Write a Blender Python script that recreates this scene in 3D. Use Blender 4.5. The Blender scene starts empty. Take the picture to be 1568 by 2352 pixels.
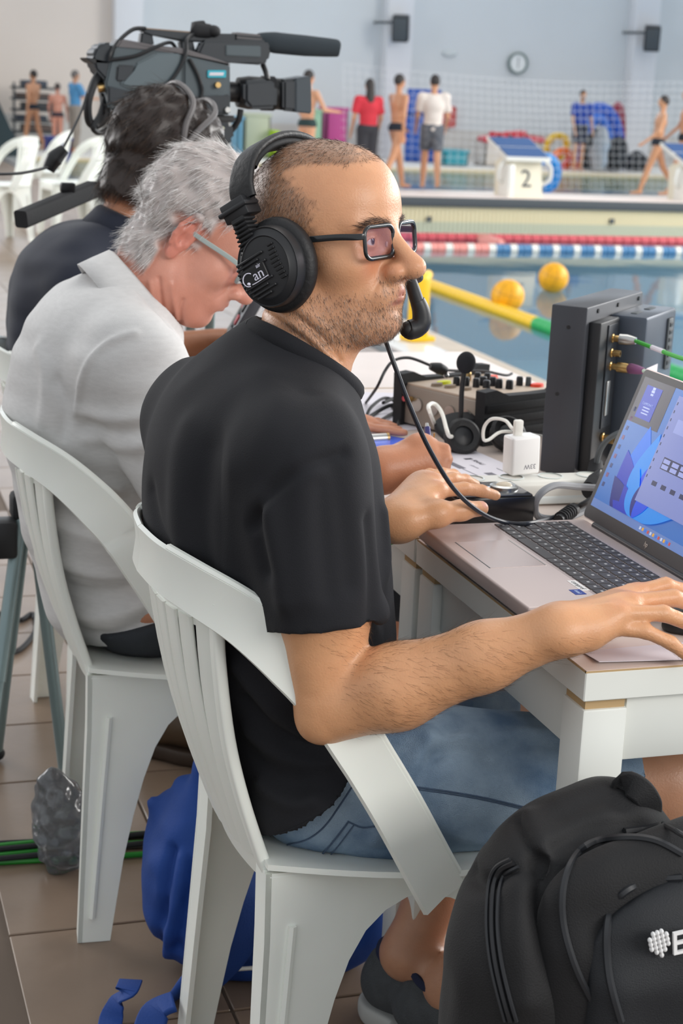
import bpy, bmesh, math, random
import numpy as np
from mathutils import Matrix, Vector
random.seed(7); RNG = np.random.default_rng(7)
C = bpy.context.scene.collection
SC = bpy.context.scene

# ------------------------------------------------------------------ camera
# world axes: X towards the pool, Y along the row of tables (away), Z up; metres
F_PX, CAM_H = 3800.0, 1.30
PITCH, ROLL, YAW = math.atan(981 / 3800.0), 0.045, math.radians(18)
_f0 = np.array([math.sin(YAW), math.cos(YAW), 0.0]); _r0 = np.array([math.cos(YAW), -math.sin(YAW), 0.0]); _u0 = np.array([0, 0, 1.0])
_fw = _f0 * math.cos(PITCH) - _u0 * math.sin(PITCH); _dn = -_f0 * math.sin(PITCH) - _u0 * math.cos(PITCH)
_R = math.cos(ROLL) * _r0 - math.sin(ROLL) * _dn; _D = math.sin(ROLL) * _r0 + math.cos(ROLL) * _dn
cd = bpy.data.cameras.new('camera'); cam = bpy.data.objects.new('camera', cd); C.objects.link(cam)
cd.sensor_fit = 'VERTICAL'; cd.sensor_height = 36.0; cd.lens = 36.0 * F_PX / 2352.0
cd.clip_start = 0.05; cd.clip_end = 200
M = Matrix.Identity(4)
for i in range(3):
    M[i][0] = _R[i]; M[i][1] = -_D[i]; M[i][2] = -_fw[i]
M[2][3] = CAM_H
cam.matrix_world = M
cd.dof.use_dof = True; cd.dof.focus_distance = 1.9; cd.dof.aperture_fstop = 9.5
SC.camera = cam
C0 = np.array([0, 0, CAM_H])
def ray(x, y): return _fw + _R * (x - 784) / F_PX + _D * (y - 1176) / F_PX
def _pl(x, y, i, v):
    r = ray(x, y); return C0 + r * ((v - C0[i]) / r[i])
def Zp(x, y, z): return _pl(x, y, 2, z)      # where the sight line meets height z
def Yp(x, y, Y): return _pl(x, y, 1, Y)      # ... or the vertical plane at Y
def Xp(x, y, X): return _pl(x, y, 0, X)

# ------------------------------------------------------------------ world, lamps, exposure
w = bpy.data.worlds.new('world'); SC.world = w; w.use_nodes = True
bg = w.node_tree.nodes['Background']; bg.inputs[0].default_value = (0.93, 0.965, 1.0, 1); bg.inputs[1].default_value = 0.78
def area(name, loc, aim, sx, sy, power, col=(1, 1, 1)):
    l = bpy.data.lights.new(name, 'AREA'); l.shape = 'RECTANGLE'; l.size = sx; l.size_y = sy; l.energy = power; l.color = col
    o = bpy.data.objects.new(name, l); C.objects.link(o); o.location = loc
    o.rotation_euler = (Vector(aim) - Vector(loc)).to_track_quat('-Z', 'Y').to_euler(); return o
area('window_light', (18.0, 9.0, 5.5), (0.0, 6.0, 0.5), 18, 4.5, 3000, (1.0, 0.98, 0.95))
area('camera_fill', (4.5, -4.5, 3.8), (0.6, 1.8, 0.7), 4, 2.5, 330, (1.0, 0.96, 0.91))  # unseen fill lamp, added to brighten the sides facing the camera
area('hall_lamp', (2.0, 5.0, 6.5), (0.6, 2.5, 0.5), 4, 4, 90, (1.0, 0.96, 0.9))
area('side_window', (-7.0, 14.0, 4.5), (1.0, 9.0, 0.0), 7, 3.5, 700, (1.0, 0.97, 0.95))
SC.view_settings.view_transform = 'Standard'; SC.view_settings.look = 'None'
SC.view_settings.gamma = 1.0; SC.view_settings.use_curve_mapping = False; SC.view_settings.exposure = 0.0

# ------------------------------------------------------------------ materials
def srgb(r, g, b):
    f = lambda c: c / 12.92 if c <= 0.04045 else ((c + 0.055) / 1.055) ** 2.4
    return (f(r / 255), f(g / 255), f(b / 255))
def mat(name, rgb=(200, 200, 200), rough=0.5, metal=0.0, var=0.0, vscale=8.0, bump=0.0, bscale=200.0, attr=None,
        sss=0.0, coat=0.0, trans=0.0, emit=None, alpha=1.0, spec=0.5, rand=0.0, rgb2=None, stretch=(1, 1, 1), ior=None, sheen=0.0, detail=3.0):
    m = bpy.data.materials.new(name); m.use_nodes = True; nt = m.node_tree; N = nt.nodes; L = nt.links
    p = N['Principled BSDF']; c = srgb(*rgb) + (1,)
    p.inputs['Base Color'].default_value = c; p.inputs['Roughness'].default_value = rough; p.inputs['Metallic'].default_value = metal
    p.inputs['Specular IOR Level'].default_value = spec
    if coat: p.inputs['Coat Weight'].default_value = coat; p.inputs['Coat Roughness'].default_value = 0.12
    if sheen: p.inputs['Sheen Weight'].default_value = sheen; p.inputs['Sheen Roughness'].default_value = 0.4
    if sss:
        p.inputs['Subsurface Weight'].default_value = sss; p.inputs['Subsurface Radius'].default_value = (1.0, 0.35, 0.2); p.inputs['Subsurface Scale'].default_value = 0.006
    if trans: p.inputs['Transmission Weight'].default_value = trans
    if ior: p.inputs['IOR'].default_value = ior
    if alpha < 1: p.inputs['Alpha'].default_value = alpha
    tc = N.new('ShaderNodeTexCoord'); mp = N.new('ShaderNodeMapping'); mp.inputs['Scale'].default_value = stretch
    L.new(tc.outputs['Object'], mp.inputs['Vector'])
    src = None
    if attr:
        a = N.new('ShaderNodeAttribute'); a.attribute_name = attr; src = a.outputs['Color']
    if var or rgb2:
        nz = N.new('ShaderNodeTexNoise'); nz.inputs['Scale'].default_value = vscale; nz.inputs['Detail'].default_value = detail
        L.new(mp.outputs[0], nz.inputs['Vector'])
        mx = N.new('ShaderNodeMix'); mx.data_type = 'RGBA'
        if rgb2:
            mx.inputs[6].default_value = c; mx.inputs[7].default_value = srgb(*rgb2) + (1,)
            cr = N.new('ShaderNodeMapRange'); cr.inputs[1].default_value = 0.35; cr.inputs[2].default_value = 0.65
            L.new(nz.outputs['Fac'], cr.inputs[0]); L.new(cr.outputs[0], mx.inputs[0])
        else:
            mx.blend_type = 'MULTIPLY'; mx.inputs[0].default_value = 1.0
            if src is not None: L.new(src, mx.inputs[6])
            else: mx.inputs[6].default_value = c
            cr = N.new('ShaderNodeMapRange'); cr.inputs[1].default_value = 0.3; cr.inputs[2].default_value = 0.7
            cr.inputs[3].default_value = 1 - var; cr.inputs[4].default_value = 1 + var * 0.6
            cb = N.new('ShaderNodeCombineColor')
            L.new(nz.outputs['Fac'], cr.inputs[0])
            for k in range(3): L.new(cr.outputs[0], cb.inputs[k])
            L.new(cb.outputs[0], mx.inputs[7])
        src = mx.outputs[2]
    if rand:
        oi = N.new('ShaderNodeObjectInfo'); h = N.new('ShaderNodeHueSaturation'); r = N.new('ShaderNodeMapRange')
        r.inputs[3].default_value = 1 - rand; r.inputs[4].default_value = 1 + rand
        L.new(oi.outputs['Random'], r.inputs[0]); L.new(r.outputs[0], h.inputs['Value'])
        if src is not None: L.new(src, h.inputs['Color'])
        else: h.inputs['Color'].default_value = c
        src = h.outputs[0]
    if src is not None: L.new(src, p.inputs['Base Color'])
    if bump:
        b = N.new('ShaderNodeBump'); b.inputs['Strength'].default_value = bump; b.inputs['Distance'].default_value = 0.002
        n2 = N.new('ShaderNodeTexNoise'); n2.inputs['Scale'].default_value = bscale; n2.inputs['Detail'].default_value = 4
        L.new(mp.outputs[0], n2.inputs['Vector']); L.new(n2.outputs['Fac'], b.inputs['Height']); L.new(b.outputs[0], p.inputs['Normal'])
    if emit:
        p.inputs['Emission Strength'].default_value = emit
        if src is not None: L.new(src, p.inputs['Emission Color'])
        else: p.inputs['Emission Color'].default_value = c
    return m

# ------------------------------------------------------------------ geometry helpers; all return (V, F) in world metres
def A(v): return np.asarray(v, float)
def join(*ms):
    V = []; F = []; n = 0
    for v, f in ms:
        V.append(np.asarray(v, float)); F += [tuple(int(i) + n for i in q) for q in f]; n += len(v)
    return np.concatenate(V), F
def xf(m, Mx=None, t=(0, 0, 0), s=1.0):
    V = A(m[0]) * s
    if Mx is not None: V = V @ A(Mx).T
    return V + A(t), m[1]
def Rz(a): c, s = math.cos(a), math.sin(a); return A([[c, -s, 0], [s, c, 0], [0, 0, 1]])
def Ry(a): c, s = math.cos(a), math.sin(a); return A([[c, 0, s], [0, 1, 0], [-s, 0, c]])
def Rx(a): c, s = math.cos(a), math.sin(a); return A([[1, 0, 0], [0, c, -s], [0, s, c]])
def box(lo, hi, bev=0.0, seg=2):
    lo, hi = A(lo), A(hi)
    V = A([[(lo, hi)[i][0], (lo, hi)[j][1], (lo, hi)[k][2]] for i in (0, 1) for j in (0, 1) for k in (0, 1)])
    F = [(0, 1, 3, 2), (4, 6, 7, 5), (0, 4, 5, 1), (2, 3, 7, 6), (0, 2, 6, 4), (1, 5, 7, 3)]
    if bev <= 0: return V, F
    bm = bmesh.new(); vs = [bm.verts.new(v) for v in V]
    for f in F: bm.faces.new([vs[i] for i in f])
    bmesh.ops.bevel(bm, geom=list(bm.edges), offset=bev, segments=seg, affect='EDGES', profile=0.5)
    bm.verts.index_update(); V = A([v.co[:] for v in bm.verts]); F = [tuple(v.index for v in f.verts) for f in bm.faces]; bm.free()
    return V, F
def cbox(c, size, bev=0.0, R=None, seg=2):
    s = A(size) / 2; m = box(-s, s, bev, seg); return xf(m, R, c)
def spline(P, res=8):
    P = A(P); n = len(P); out = []
    for i in range(n - 1):
        p0 = P[max(i - 1, 0)]; p1 = P[i]; p2 = P[i + 1]; p3 = P[min(i + 2, n - 1)]
        for t in np.arange(res) / res:
            out.append(0.5 * ((2 * p1) + (-p0 + p2) * t + (2 * p0 - 5 * p1 + 4 * p2 - p3) * t * t + (-p0 + 3 * p1 - 3 * p2 + p3) * t ** 3))
    out.append(P[-1]); return A(out)
def frames(P, up=None):
    T = np.gradient(P, axis=0); T /= np.linalg.norm(T, axis=1)[:, None] + 1e-12
    if up is not None:
        U = np.broadcast_to(A(up), P.shape); S = np.cross(T, U); S /= np.linalg.norm(S, axis=1)[:, None] + 1e-12
        return T, S, np.cross(S, T)
    S = np.zeros_like(P); a = A([0, 0, 1.0]) if abs(T[0][2]) < 0.9 else A([1.0, 0, 0])
    s = np.cross(T[0], a); s /= np.linalg.norm(s)
    for i in range(len(P)):
        s = s - T[i] * (s @ T[i]); s /= np.linalg.norm(s) + 1e-12; S[i] = s
    return T, S, np.cross(S, T)
def sweep(P, prof, up=None, caps=True, scale=None):
    """profile (k,2) swept along P; profile axis 0 = side, 1 = up"""
    P = A(P); T, S, U = frames(P, up); prof = A(prof); k = len(prof); n = len(P)
    sc = np.ones(n) if scale is None else np.broadcast_to(A(scale), (n,))
    V = (P[:, None, :] + S[:, None, :] * (prof[None, :, 0:1] * sc[:, None, None]) + U[:, None, :] * (prof[None, :, 1:2] * sc[:, None, None])).reshape(-1, 3)
    F = [(i * k + j, i * k + (j + 1) % k, (i + 1) * k + (j + 1) % k, (i + 1) * k + j) for i in range(n - 1) for j in range(k)]
    if caps: F += [tuple(range(k))[::-1], tuple((n - 1) * k + j for j in range(k))]
    return V, F
def circ(r, n=8, sx=1, sy=1): return [(r * sx * math.cos(2 * math.pi * i / n), r * sy * math.sin(2 * math.pi * i / n)) for i in range(n)]
def tube(P, r, n=8, res=6, smooth=True, up=None):
    P = A(P); rr = A(r) if np.ndim(r) else None
    if smooth and len(P) > 2:
        if rr is not None: rr = np.interp(np.linspace(0, len(P) - 1, (len(P) - 1) * res + 1), np.arange(len(P)), rr)
        P = spline(P, res)
    if rr is not None: return sweep(P, circ(1.0, n), up, True, rr)
    return sweep(P, circ(r, n), up)
def cyl(p0, p1, r0, r1=None, n=24):
    r1 = r0 if r1 is None else r1
    return sweep(A([p0, p1]), circ(1.0, n), None, True, A([r0, r1]))
def rrect(w, h, r, seg=4):
    out = []
    for cx, cy, a0 in ((w / 2 - r, h / 2 - r, 0), (-w / 2 + r, h / 2 - r, 90), (-w / 2 + r, -h / 2 + r, 180), (w / 2 - r, -h / 2 + r, 270)):
        for i in range(seg + 1):
            a = math.radians(a0 + 90 * i / seg); out.append((cx + r * math.cos(a), cy + r * math.sin(a)))
    return out
def lathe(prof, n=32, R=None, t=(0, 0, 0)):
    prof = A(prof); k = len(prof); V = []
    for i in range(n):
        a = 2 * math.pi * i / n; V.append(np.stack([prof[:, 0] * math.cos(a), prof[:, 0] * math.sin(a), prof[:, 1]], 1))
    V = np.concatenate(V)
    F = [(i * k + j, ((i + 1) % n) * k + j, ((i + 1) % n) * k + j + 1, i * k + j + 1) for i in range(n) for j in range(k - 1)]
    return xf((V, F), R, t)
def ball(c, r, nu=24, nv=14, R=None):
    th = np.linspace(0.001, math.pi - 0.001, nv); prof = np.stack([np.sin(th), np.cos(th)], 1)
    V, F = lathe(prof, nu); V = V * A(r); return xf((V, F), R, c)
def prism(poly, z0, z1, R=None, t=(0, 0, 0)):
    n = len(poly); V = [(x, y, z0) for x, y in poly] + [(x, y, z1) for x, y in poly]
    F = [tuple(range(n))[::-1], tuple(range(n, 2 * n))] + [(i, (i + 1) % n, n + (i + 1) % n, n + i) for i in range(n)]
    return xf((A(V), F), R, t)
XZ = A([[1, 0, 0], [0, 0, -1], [0, 1, 0]])       # polygon (x,y) -> world (x, -, z): prism depth runs to -Y
def surf(P, thick=None):
    """grid of points (nu,nv,3) -> sheet, with thickness along its normals if asked"""
    P = A(P); nu, nv = P.shape[:2]; V = P.reshape(-1, 3)
    q = lambda o, fl: [((o + i * nv + j), (o + i * nv + j + 1), (o + (i + 1) * nv + j + 1), (o + (i + 1) * nv + j))[::(-1 if fl else 1)] for i in range(nu - 1) for j in range(nv - 1)]
    if not thick: return V, q(0, False)
    N = np.cross(np.gradient(P, axis=0), np.gradient(P, axis=1)); N /= np.linalg.norm(N, axis=2)[..., None] + 1e-12
    V2 = (P + N * thick).reshape(-1, 3); o = nu * nv; F = q(0, False) + q(o, True)
    per = [i * nv for i in range(nu)] + [(nu - 1) * nv + j for j in range(1, nv)] + [i * nv + nv - 1 for i in range(nu - 2, -1, -1)] + [j for j in range(nv - 2, 0, -1)]
    F += [(per[i], per[(i + 1) % len(per)], per[(i + 1) % len(per)] + o, per[i] + o) for i in range(len(per))]
    return np.concatenate([V, V2]), F
def text(s, size, R, t, ext=0.0004, align='CENTER'):
    cu = bpy.data.curves.new('t', 'FONT'); cu.body = s; cu.size = size; cu.extrude = ext; cu.align_x = align; cu.align_y = 'CENTER'; cu.resolution_u = 3
    o = bpy.data.objects.new('t', cu); C.objects.link(o)
    me = bpy.data.meshes.new_from_object(o.evaluated_get(bpy.context.evaluated_depsgraph_get()))
    V = A([v.co[:] for v in me.vertices]); F = [tuple(p.vertices) for p in me.polygons]
    bpy.data.objects.remove(o); bpy.data.curves.remove(cu); bpy.data.meshes.remove(me)
    return xf((V, F), R, t)

# ------------------------------------------------------------------ objects
WL = {}
def _mesh(name, m, mt, smooth, col, ang):
    V, F = m; me = bpy.data.meshes.new(name)
    if isinstance(F, np.ndarray):
        k = F.shape[1]; me.vertices.add(len(V)); me.vertices.foreach_set('co', np.ascontiguousarray(V, np.float32).ravel())
        me.loops.add(F.size); me.loops.foreach_set('vertex_index', np.ascontiguousarray(F, np.int32).ravel())
        me.polygons.add(len(F)); me.polygons.foreach_set('loop_start', np.arange(0, F.size, k, dtype=np.int32)); me.update(calc_edges=True)
    else:
        me.from_pydata([tuple(v) for v in V], [], F)
        bm = bmesh.new(); bm.from_mesh(me); bmesh.ops.recalc_face_normals(bm, faces=bm.faces); bm.to_mesh(me); bm.free()
    if smooth:
        me.polygons.foreach_set('use_smooth', np.ones(len(me.polygons), bool))
        if ang: me.set_sharp_from_angle(angle=math.radians(ang))
    if col is not None:
        a = me.color_attributes.new('Col', 'FLOAT_COLOR', 'POINT'); c4 = np.ones((len(V), 4), np.float32); c4[:, :3] = col; a.data.foreach_set('color', c4.ravel())
    me.materials.append(mt); return me
def obj(name, m, mt, parent=None, smooth=True, col=None, ang=35, label=None, cat=None, group=None, kind=None):
    V = A(m[0]); lo, hi = V.min(0), V.max(0)
    org = A([(lo[0] + hi[0]) / 2, (lo[1] + hi[1]) / 2, lo[2]])
    me = _mesh(name, (V - org, m[1]), mt, smooth, col, ang)
    o = bpy.data.objects.new(name, me); C.objects.link(o)
    if parent is not None: o.parent = parent; o.location = org - WL[parent.name]
    else: o.location = org
    WL[o.name] = org
    if label: o['label'] = label
    if cat: o['category'] = cat
    if group: o['group'] = group
    if kind: o['kind'] = kind
    return o
def thing(name, label, cat, loc, group=None):
    o = bpy.data.objects.new(name, None); C.objects.link(o); o.location = loc; WL[o.name] = A(loc); o.empty_display_size = 0.05
    o['label'] = label; o['category'] = cat
    if group: o['group'] = group
    return o
def dup(root, loc, rz=0.0, label=None, group=None):
    def cp(o, par):
        c = o.copy(); C.objects.link(c); c.parent = par
        for ch in list(o.children): cp(ch, c)
        return c
    r = cp(root, None); r.location = loc; r.rotation_euler = (0, 0, rz); WL[r.name] = A(loc)
    if label: r['label'] = label
    if group: r['group'] = group
    return r

# ------------------------------------------------------------------ smooth-union volumes meshed by surface nets
class Vol:
    def __init__(s, lo, hi, h):
        s.lo = A(lo); s.h = h; s.n = np.ceil((A(hi) - s.lo) / h).astype(int) + 1
        s.d = np.full(s.n, 1.0, np.float32); s.ax = [(s.lo[i] + h * np.arange(s.n[i])).astype(np.float32) for i in range(3)]
    def op(s, f, lo, hi, k, mode):
        p = k + 3 * s.h
        a = np.clip(np.floor((A(lo) - p - s.lo) / s.h).astype(int), 0, s.n); b = np.clip(np.ceil((A(hi) + p - s.lo) / s.h).astype(int) + 1, 0, s.n)
        if np.any(b <= a): return s
        sl = tuple(slice(i, j) for i, j in zip(a, b))
        e = f(s.ax[0][sl[0]][:, None, None], s.ax[1][sl[1]][None, :, None], s.ax[2][sl[2]][None, None, :]); d = s.d[sl]
        if mode == 'u':
            q = np.minimum(d, e); 
            if k > 0: q = q - np.maximum(k - np.abs(d - e), 0) ** 2 / (4 * k)
        else:
            e = -e; q = np.maximum(d, e)
            if k > 0: q = q + np.maximum(k - np.abs(d - e), 0) ** 2 / (4 * k)
        s.d[sl] = q; return s
    def cap(s, a, b, ra, rb=None, k=0.01, mode='u', flat=None):
        a, b = A(a).astype(np.float32), A(b).astype(np.float32); rb = ra if rb is None else rb; ab = b - a; L2 = float(ab @ ab) + 1e-12; r = max(ra, rb)
        m = r * (max(1, flat[1]) if flat else 1)
        def f(X, Y, Z):
            x, y, z = X - a[0], Y - a[1], Z - a[2]
            t = np.clip((x * ab[0] + y * ab[1] + z * ab[2]) / L2, 0, 1)
            x, y, z = x - t * ab[0], y - t * ab[1], z - t * ab[2]
            if flat:
                n, q = A(flat[0]).astype(np.float32), flat[1]; n = n / np.linalg.norm(n); dd = (x * n[0] + y * n[1] + z * n[2]) * (1 / q - 1)
                x, y, z = x + n[0] * dd, y + n[1] * dd, z + n[2] * dd
            return np.sqrt(x * x + y * y + z * z) - (ra + (rb - ra) * t)
        return s.op(f, np.minimum(a, b) - m, np.maximum(a, b) + m, k, mode)
    def chain(s, P, R, k=0.01, flat=None):
        for i in range(len(P) - 1): s.cap(P[i], P[i + 1], R[i], R[i + 1], k, 'u', flat)
        return s
    def ell(s, c, r, k=0.01, mode='u', R=None):
        c = A(c).astype(np.float32); r = A(r).astype(np.float32); RR = None if R is None else A(R).astype(np.float32); m = float(r.max())
        ext = r if R is None else A([m, m, m])
        def f(X, Y, Z):
            x, y, z = X - c[0], Y - c[1], Z - c[2]
            if RR is not None:
                x, y, z = (x * RR[0, 0] + y * RR[1, 0] + z * RR[2, 0], x * RR[0, 1] + y * RR[1, 1] + z * RR[2, 1], x * RR[0, 2] + y * RR[1, 2] + z * RR[2, 2])
            k0 = np.sqrt((x / r[0]) ** 2 + (y / r[1]) ** 2 + (z / r[2]) ** 2); k1 = np.sqrt((x / r[0] ** 2) ** 2 + (y / r[1] ** 2) ** 2 + (z / r[2] ** 2) ** 2) + 1e-9
            return k0 * (k0 - 1) / k1
        return s.op(f, c - ext, c + ext, k, mode)
    def rbox(s, c, hf, rd, k=0.01, mode='u', R=None):
        c = A(c).astype(np.float32); b = (A(hf) - rd).astype(np.float32); RR = None if R is None else A(R).astype(np.float32); m = A(hf) if R is None else np.full(3, np.linalg.norm(hf))
        def f(X, Y, Z):
            x, y, z = X - c[0], Y - c[1], Z - c[2]
            if RR is not None: x, y, z = (x * RR[0, 0] + y * RR[1, 0] + z * RR[2, 0], x * RR[0, 1] + y * RR[1, 1] + z * RR[2, 1], x * RR[0, 2] + y * RR[1, 2] + z * RR[2, 2])
            x, y, z = np.abs(x) - b[0], np.abs(y) - b[1], np.abs(z) - b[2]
            return np.sqrt(np.maximum(x, 0) ** 2 + np.maximum(y, 0) ** 2 + np.maximum(z, 0) ** 2) + np.minimum(np.maximum(x, np.maximum(y, z)), 0) - rd
        return s.op(f, c - m, c + m, k, mode)
    def plane(s, p, n, k=0.0):
        """cut away everything on the side n points to"""
        n = A(n) / np.linalg.norm(n); p = A(p)
        d = ((s.ax[0] * n[0])[:, None, None] + (s.ax[1] * n[1])[None, :, None] + (s.ax[2] * n[2])[None, None, :] - p @ n).astype(np.float32)
        q = np.maximum(s.d, d)
        if k > 0: q = q + np.maximum(k - np.abs(s.d - d), 0) ** 2 / (4 * k)
        s.d = q; return s
    def inter(s, o): s.d = np.maximum(s.d, o.d); return s
    def minus(s, o, off=0.0): s.d = np.maximum(s.d, -(o.d + off)); return s
    def mesh(s, sm=2):
        d = s.d; ins = d < 0; nx, ny, nz = d.shape; c = np.zeros((nx - 1, ny - 1, nz - 1), np.int8)
        for i in (0, 1):
            for j in (0, 1):
                for k in (0, 1): c += ins[i:nx - 1 + i, j:ny - 1 + j, k:nz - 1 + k]
        mk = (c > 0) & (c < 8); I, J, K = np.nonzero(mk); idx = np.full(mk.shape, -1, np.int64); idx[I, J, K] = np.arange(len(I))
        P = np.zeros((len(I), 3)); W = np.zeros(len(I)); B = A([I, J, K]).T
        cor = [(i, j, k) for i in (0, 1) for j in (0, 1) for k in (0, 1)]
        for a in cor:
            for ax in range(3):
                if a[ax]: continue
                b = list(a); b[ax] = 1
                va = d[I + a[0], J + a[1], K + a[2]]; vb = d[I + b[0], J + b[1], K + b[2]]; x = (va < 0) != (vb < 0)
                t = va[x] / (va[x] - vb[x]); q = B[x] + A(a); q[:, ax] += t; P[x] += q; W[x] += 1
        P = P / W[:, None] * s.h + s.lo; Q = []
        for ax in range(3):
            o1, o2 = [(1, 2), (2, 0), (0, 1)][ax]
            sl0 = [slice(None)] * 3; sl1 = [slice(None)] * 3; sl0[ax] = slice(0, -1); sl1[ax] = slice(1, None)
            a, b = ins[tuple(sl0)], ins[tuple(sl1)]; x = a != b
            for fl in (False, True):
                G = A(np.nonzero(x & (a if not fl else b))).astype(int)
                ok = (G[o1] > 0) & (G[o2] > 0) & (G[o1] < s.n[o1] - 1) & (G[o2] < s.n[o2] - 1); G = G[:, ok]
                def at(u, v):
                    g = G.copy(); g[o1] -= u; g[o2] -= v; return idx[g[0], g[1], g[2]]
                q = np.stack([at(1, 1), at(0, 1), at(0, 0), at(1, 0)], 1); Q.append(q if not fl else q[:, ::-1])
        Q = np.concatenate(Q)
        for _ in range(sm): P = relax(P, Q)
        return P, Q
def relax(P, Q, w=0.5, n=1):
    for _ in range(n):
        S = np.zeros_like(P); W = np.zeros(len(P))
        for a, b in ((0, 1), (1, 2), (2, 3), (3, 0)):
            for u, v in ((a, b), (b, a)):
                for c in range(3): S[:, c] += np.bincount(Q[:, u], P[Q[:, v], c], len(P))
                W += np.bincount(Q[:, u], minlength=len(P))
        P = P + w * (S / np.maximum(W, 1)[:, None] - P)
    return P
def vnorm(P, Q):
    n = np.cross(P[Q[:, 2]] - P[Q[:, 0]], P[Q[:, 3]] - P[Q[:, 1]]); N = np.zeros_like(P)
    for k in range(4):
        for c in range(3): N[:, c] += np.bincount(Q[:, k], n[:, c], len(P))
    return N / (np.linalg.norm(N, axis=1)[:, None] + 1e-12)
def noise(P, sc, seed=0):
    p = A(P) * sc + seed * 17.31; i = np.floor(p).astype(np.int64); f = p - i; f = f * f * (3 - 2 * f)
    def h(a, b, c):
        n = (a * 374761393 + b * 668265263 + c * 2147483647 + seed * 974711) & 0x7fffffff
        n = ((n ^ (n >> 13)) * 1274126177) & 0x7fffffff; return ((n ^ (n >> 16)) & 0xffff) / 65535.0
    r = 0
    for a in (0, 1):
        for b in (0, 1):
            for c in (0, 1):
                r = r + h(i[:, 0] + a, i[:, 1] + b, i[:, 2] + c) * (f[:, 0] if a else 1 - f[:, 0]) * (f[:, 1] if b else 1 - f[:, 1]) * (f[:, 2] if c else 1 - f[:, 2])
    return r * 2 - 1
def sstep(a, b, x): t = np.clip((x - a) / (b - a), 0, 1); return t * t * (3 - 2 * t)
def seg_dist(P, pts):
    d = np.full(len(P), 9.0)
    for a, b in zip(pts[:-1], pts[1:]):
        a, b = A(a), A(b); ab = b - a; t = np.clip((P - a) @ ab / (ab @ ab), 0, 1); d = np.minimum(d, np.linalg.norm(P - a - t[:, None] * ab, axis=1))
    return d
def folds(P, N, lst):
    """cloth and skin folds: (polyline, width, height) raised (or sunk) along the surface"""
    off = np.zeros(len(P))
    for pts, wd, hh in lst: off += hh * np.exp(-(seg_dist(P, spline(pts, 5) if len(pts) > 2 else A(pts)) / wd) ** 2)
    return P + N * off[:, None]
def strands(name, roots, paths, width, mt, parent, cols):
    """paths (n,s,3): hairs as thin tapering three-sided tubes; one mesh"""
    n, s = paths.shape[:2]; T = np.gradient(paths, axis=1); T /= np.linalg.norm(T, axis=2)[..., None] + 1e-9
    a = RNG.normal(size=(n, 1, 3)); S = np.cross(T, a); S /= np.linalg.norm(S, axis=2)[..., None] + 1e-9; U = np.cross(T, S)
    wv = (width if np.ndim(width) else np.full(n, width))[:, None] * np.linspace(1, 0.15, s)[None, :]
    ring = [paths + (S * math.cos(q) + U * math.sin(q)) * wv[..., None] for q in (0, 2.09, 4.19)]
    V = np.stack(ring, 2).reshape(-1, 3); b = (np.arange(n) * s * 3)[:, None, None] + (np.arange(s - 1) * 3)[None, :, None] + np.arange(3)[None, None, :]
    b2 = (np.arange(n) * s * 3)[:, None, None] + (np.arange(s - 1) * 3)[None, :, None] + ((np.arange(3) + 1) % 3)[None, None, :]
    Q = np.stack([b, b2, b2 + 3, b + 3], -1).reshape(-1, 4)
    o = obj(name, (V, Q), mt, parent, col=np.repeat(cols, s * 3, 0), ang=None); o['kind'] = 'stuff'; return o
def onpx(P, Q, pts, n=10, off=.0012):
    """a line drawn on the near side of a surface, given by where it is seen in the photograph"""
    N = vnorm(P, Q); q = P - C0; zc = q @ _fw; u = 784 + F_PX * (q @ _R) / zc; v = 1176 + F_PX * (q @ _D) / zc; ok = (N * q).sum(1) < 0
    P_, N_, u, v, zc = P[ok], N[ok], u[ok], v[ok], zc[ok]; S = spline([(a, b, 0) for a, b in pts], n) if len(pts) > 2 else A([(pts[0][0] + (pts[1][0] - pts[0][0]) * t, pts[0][1] + (pts[1][1] - pts[0][1]) * t, 0) for t in np.linspace(0, 1, n)]); out = []
    for x, y, _ in S:
        d = (u - x) ** 2 + (v - y) ** 2; near = d < max(d.min() * 1.5, 120); i = np.nonzero(near)[0]; k = i[np.argmin(zc[i])]
        r = ray(x, y); out.append(C0 + r * (((P_[k] - C0) @ N_[k]) / (r @ N_[k]) if abs(r @ N_[k]) > .15 and d[k] < 400 else zc[k] / (r @ _fw)) + N_[k] * off)
    out = A(out)
    for _ in range(2): out[1:-1] = (out[:-2] + 2 * out[1:-1] + out[2:]) / 4
    return out
def pxfolds(P, Q, lst):
    return folds(P, vnorm(P, Q), [(list(onpx(P, Q, p, 3, 0)), w_, h_) for p, w_, h_ in lst])
def pick(P, Q, wgt, n):
    """n random points on the surface, weighted; returns points and their source vertices"""
    ar = np.linalg.norm(np.cross(P[Q[:, 2]] - P[Q[:, 0]], P[Q[:, 3]] - P[Q[:, 1]]), axis=1) * wgt[Q].mean(1); ar = np.maximum(ar, 0); ar /= ar.sum()
    f = RNG.choice(len(Q), n, p=ar); u, v = RNG.random((2, n, 1)); q = P[Q[f]]
    return (q[:, 0] * (1 - u) + q[:, 1] * u) * (1 - v) + (q[:, 3] * (1 - u) + q[:, 2] * u) * v, Q[f, 0]
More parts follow.
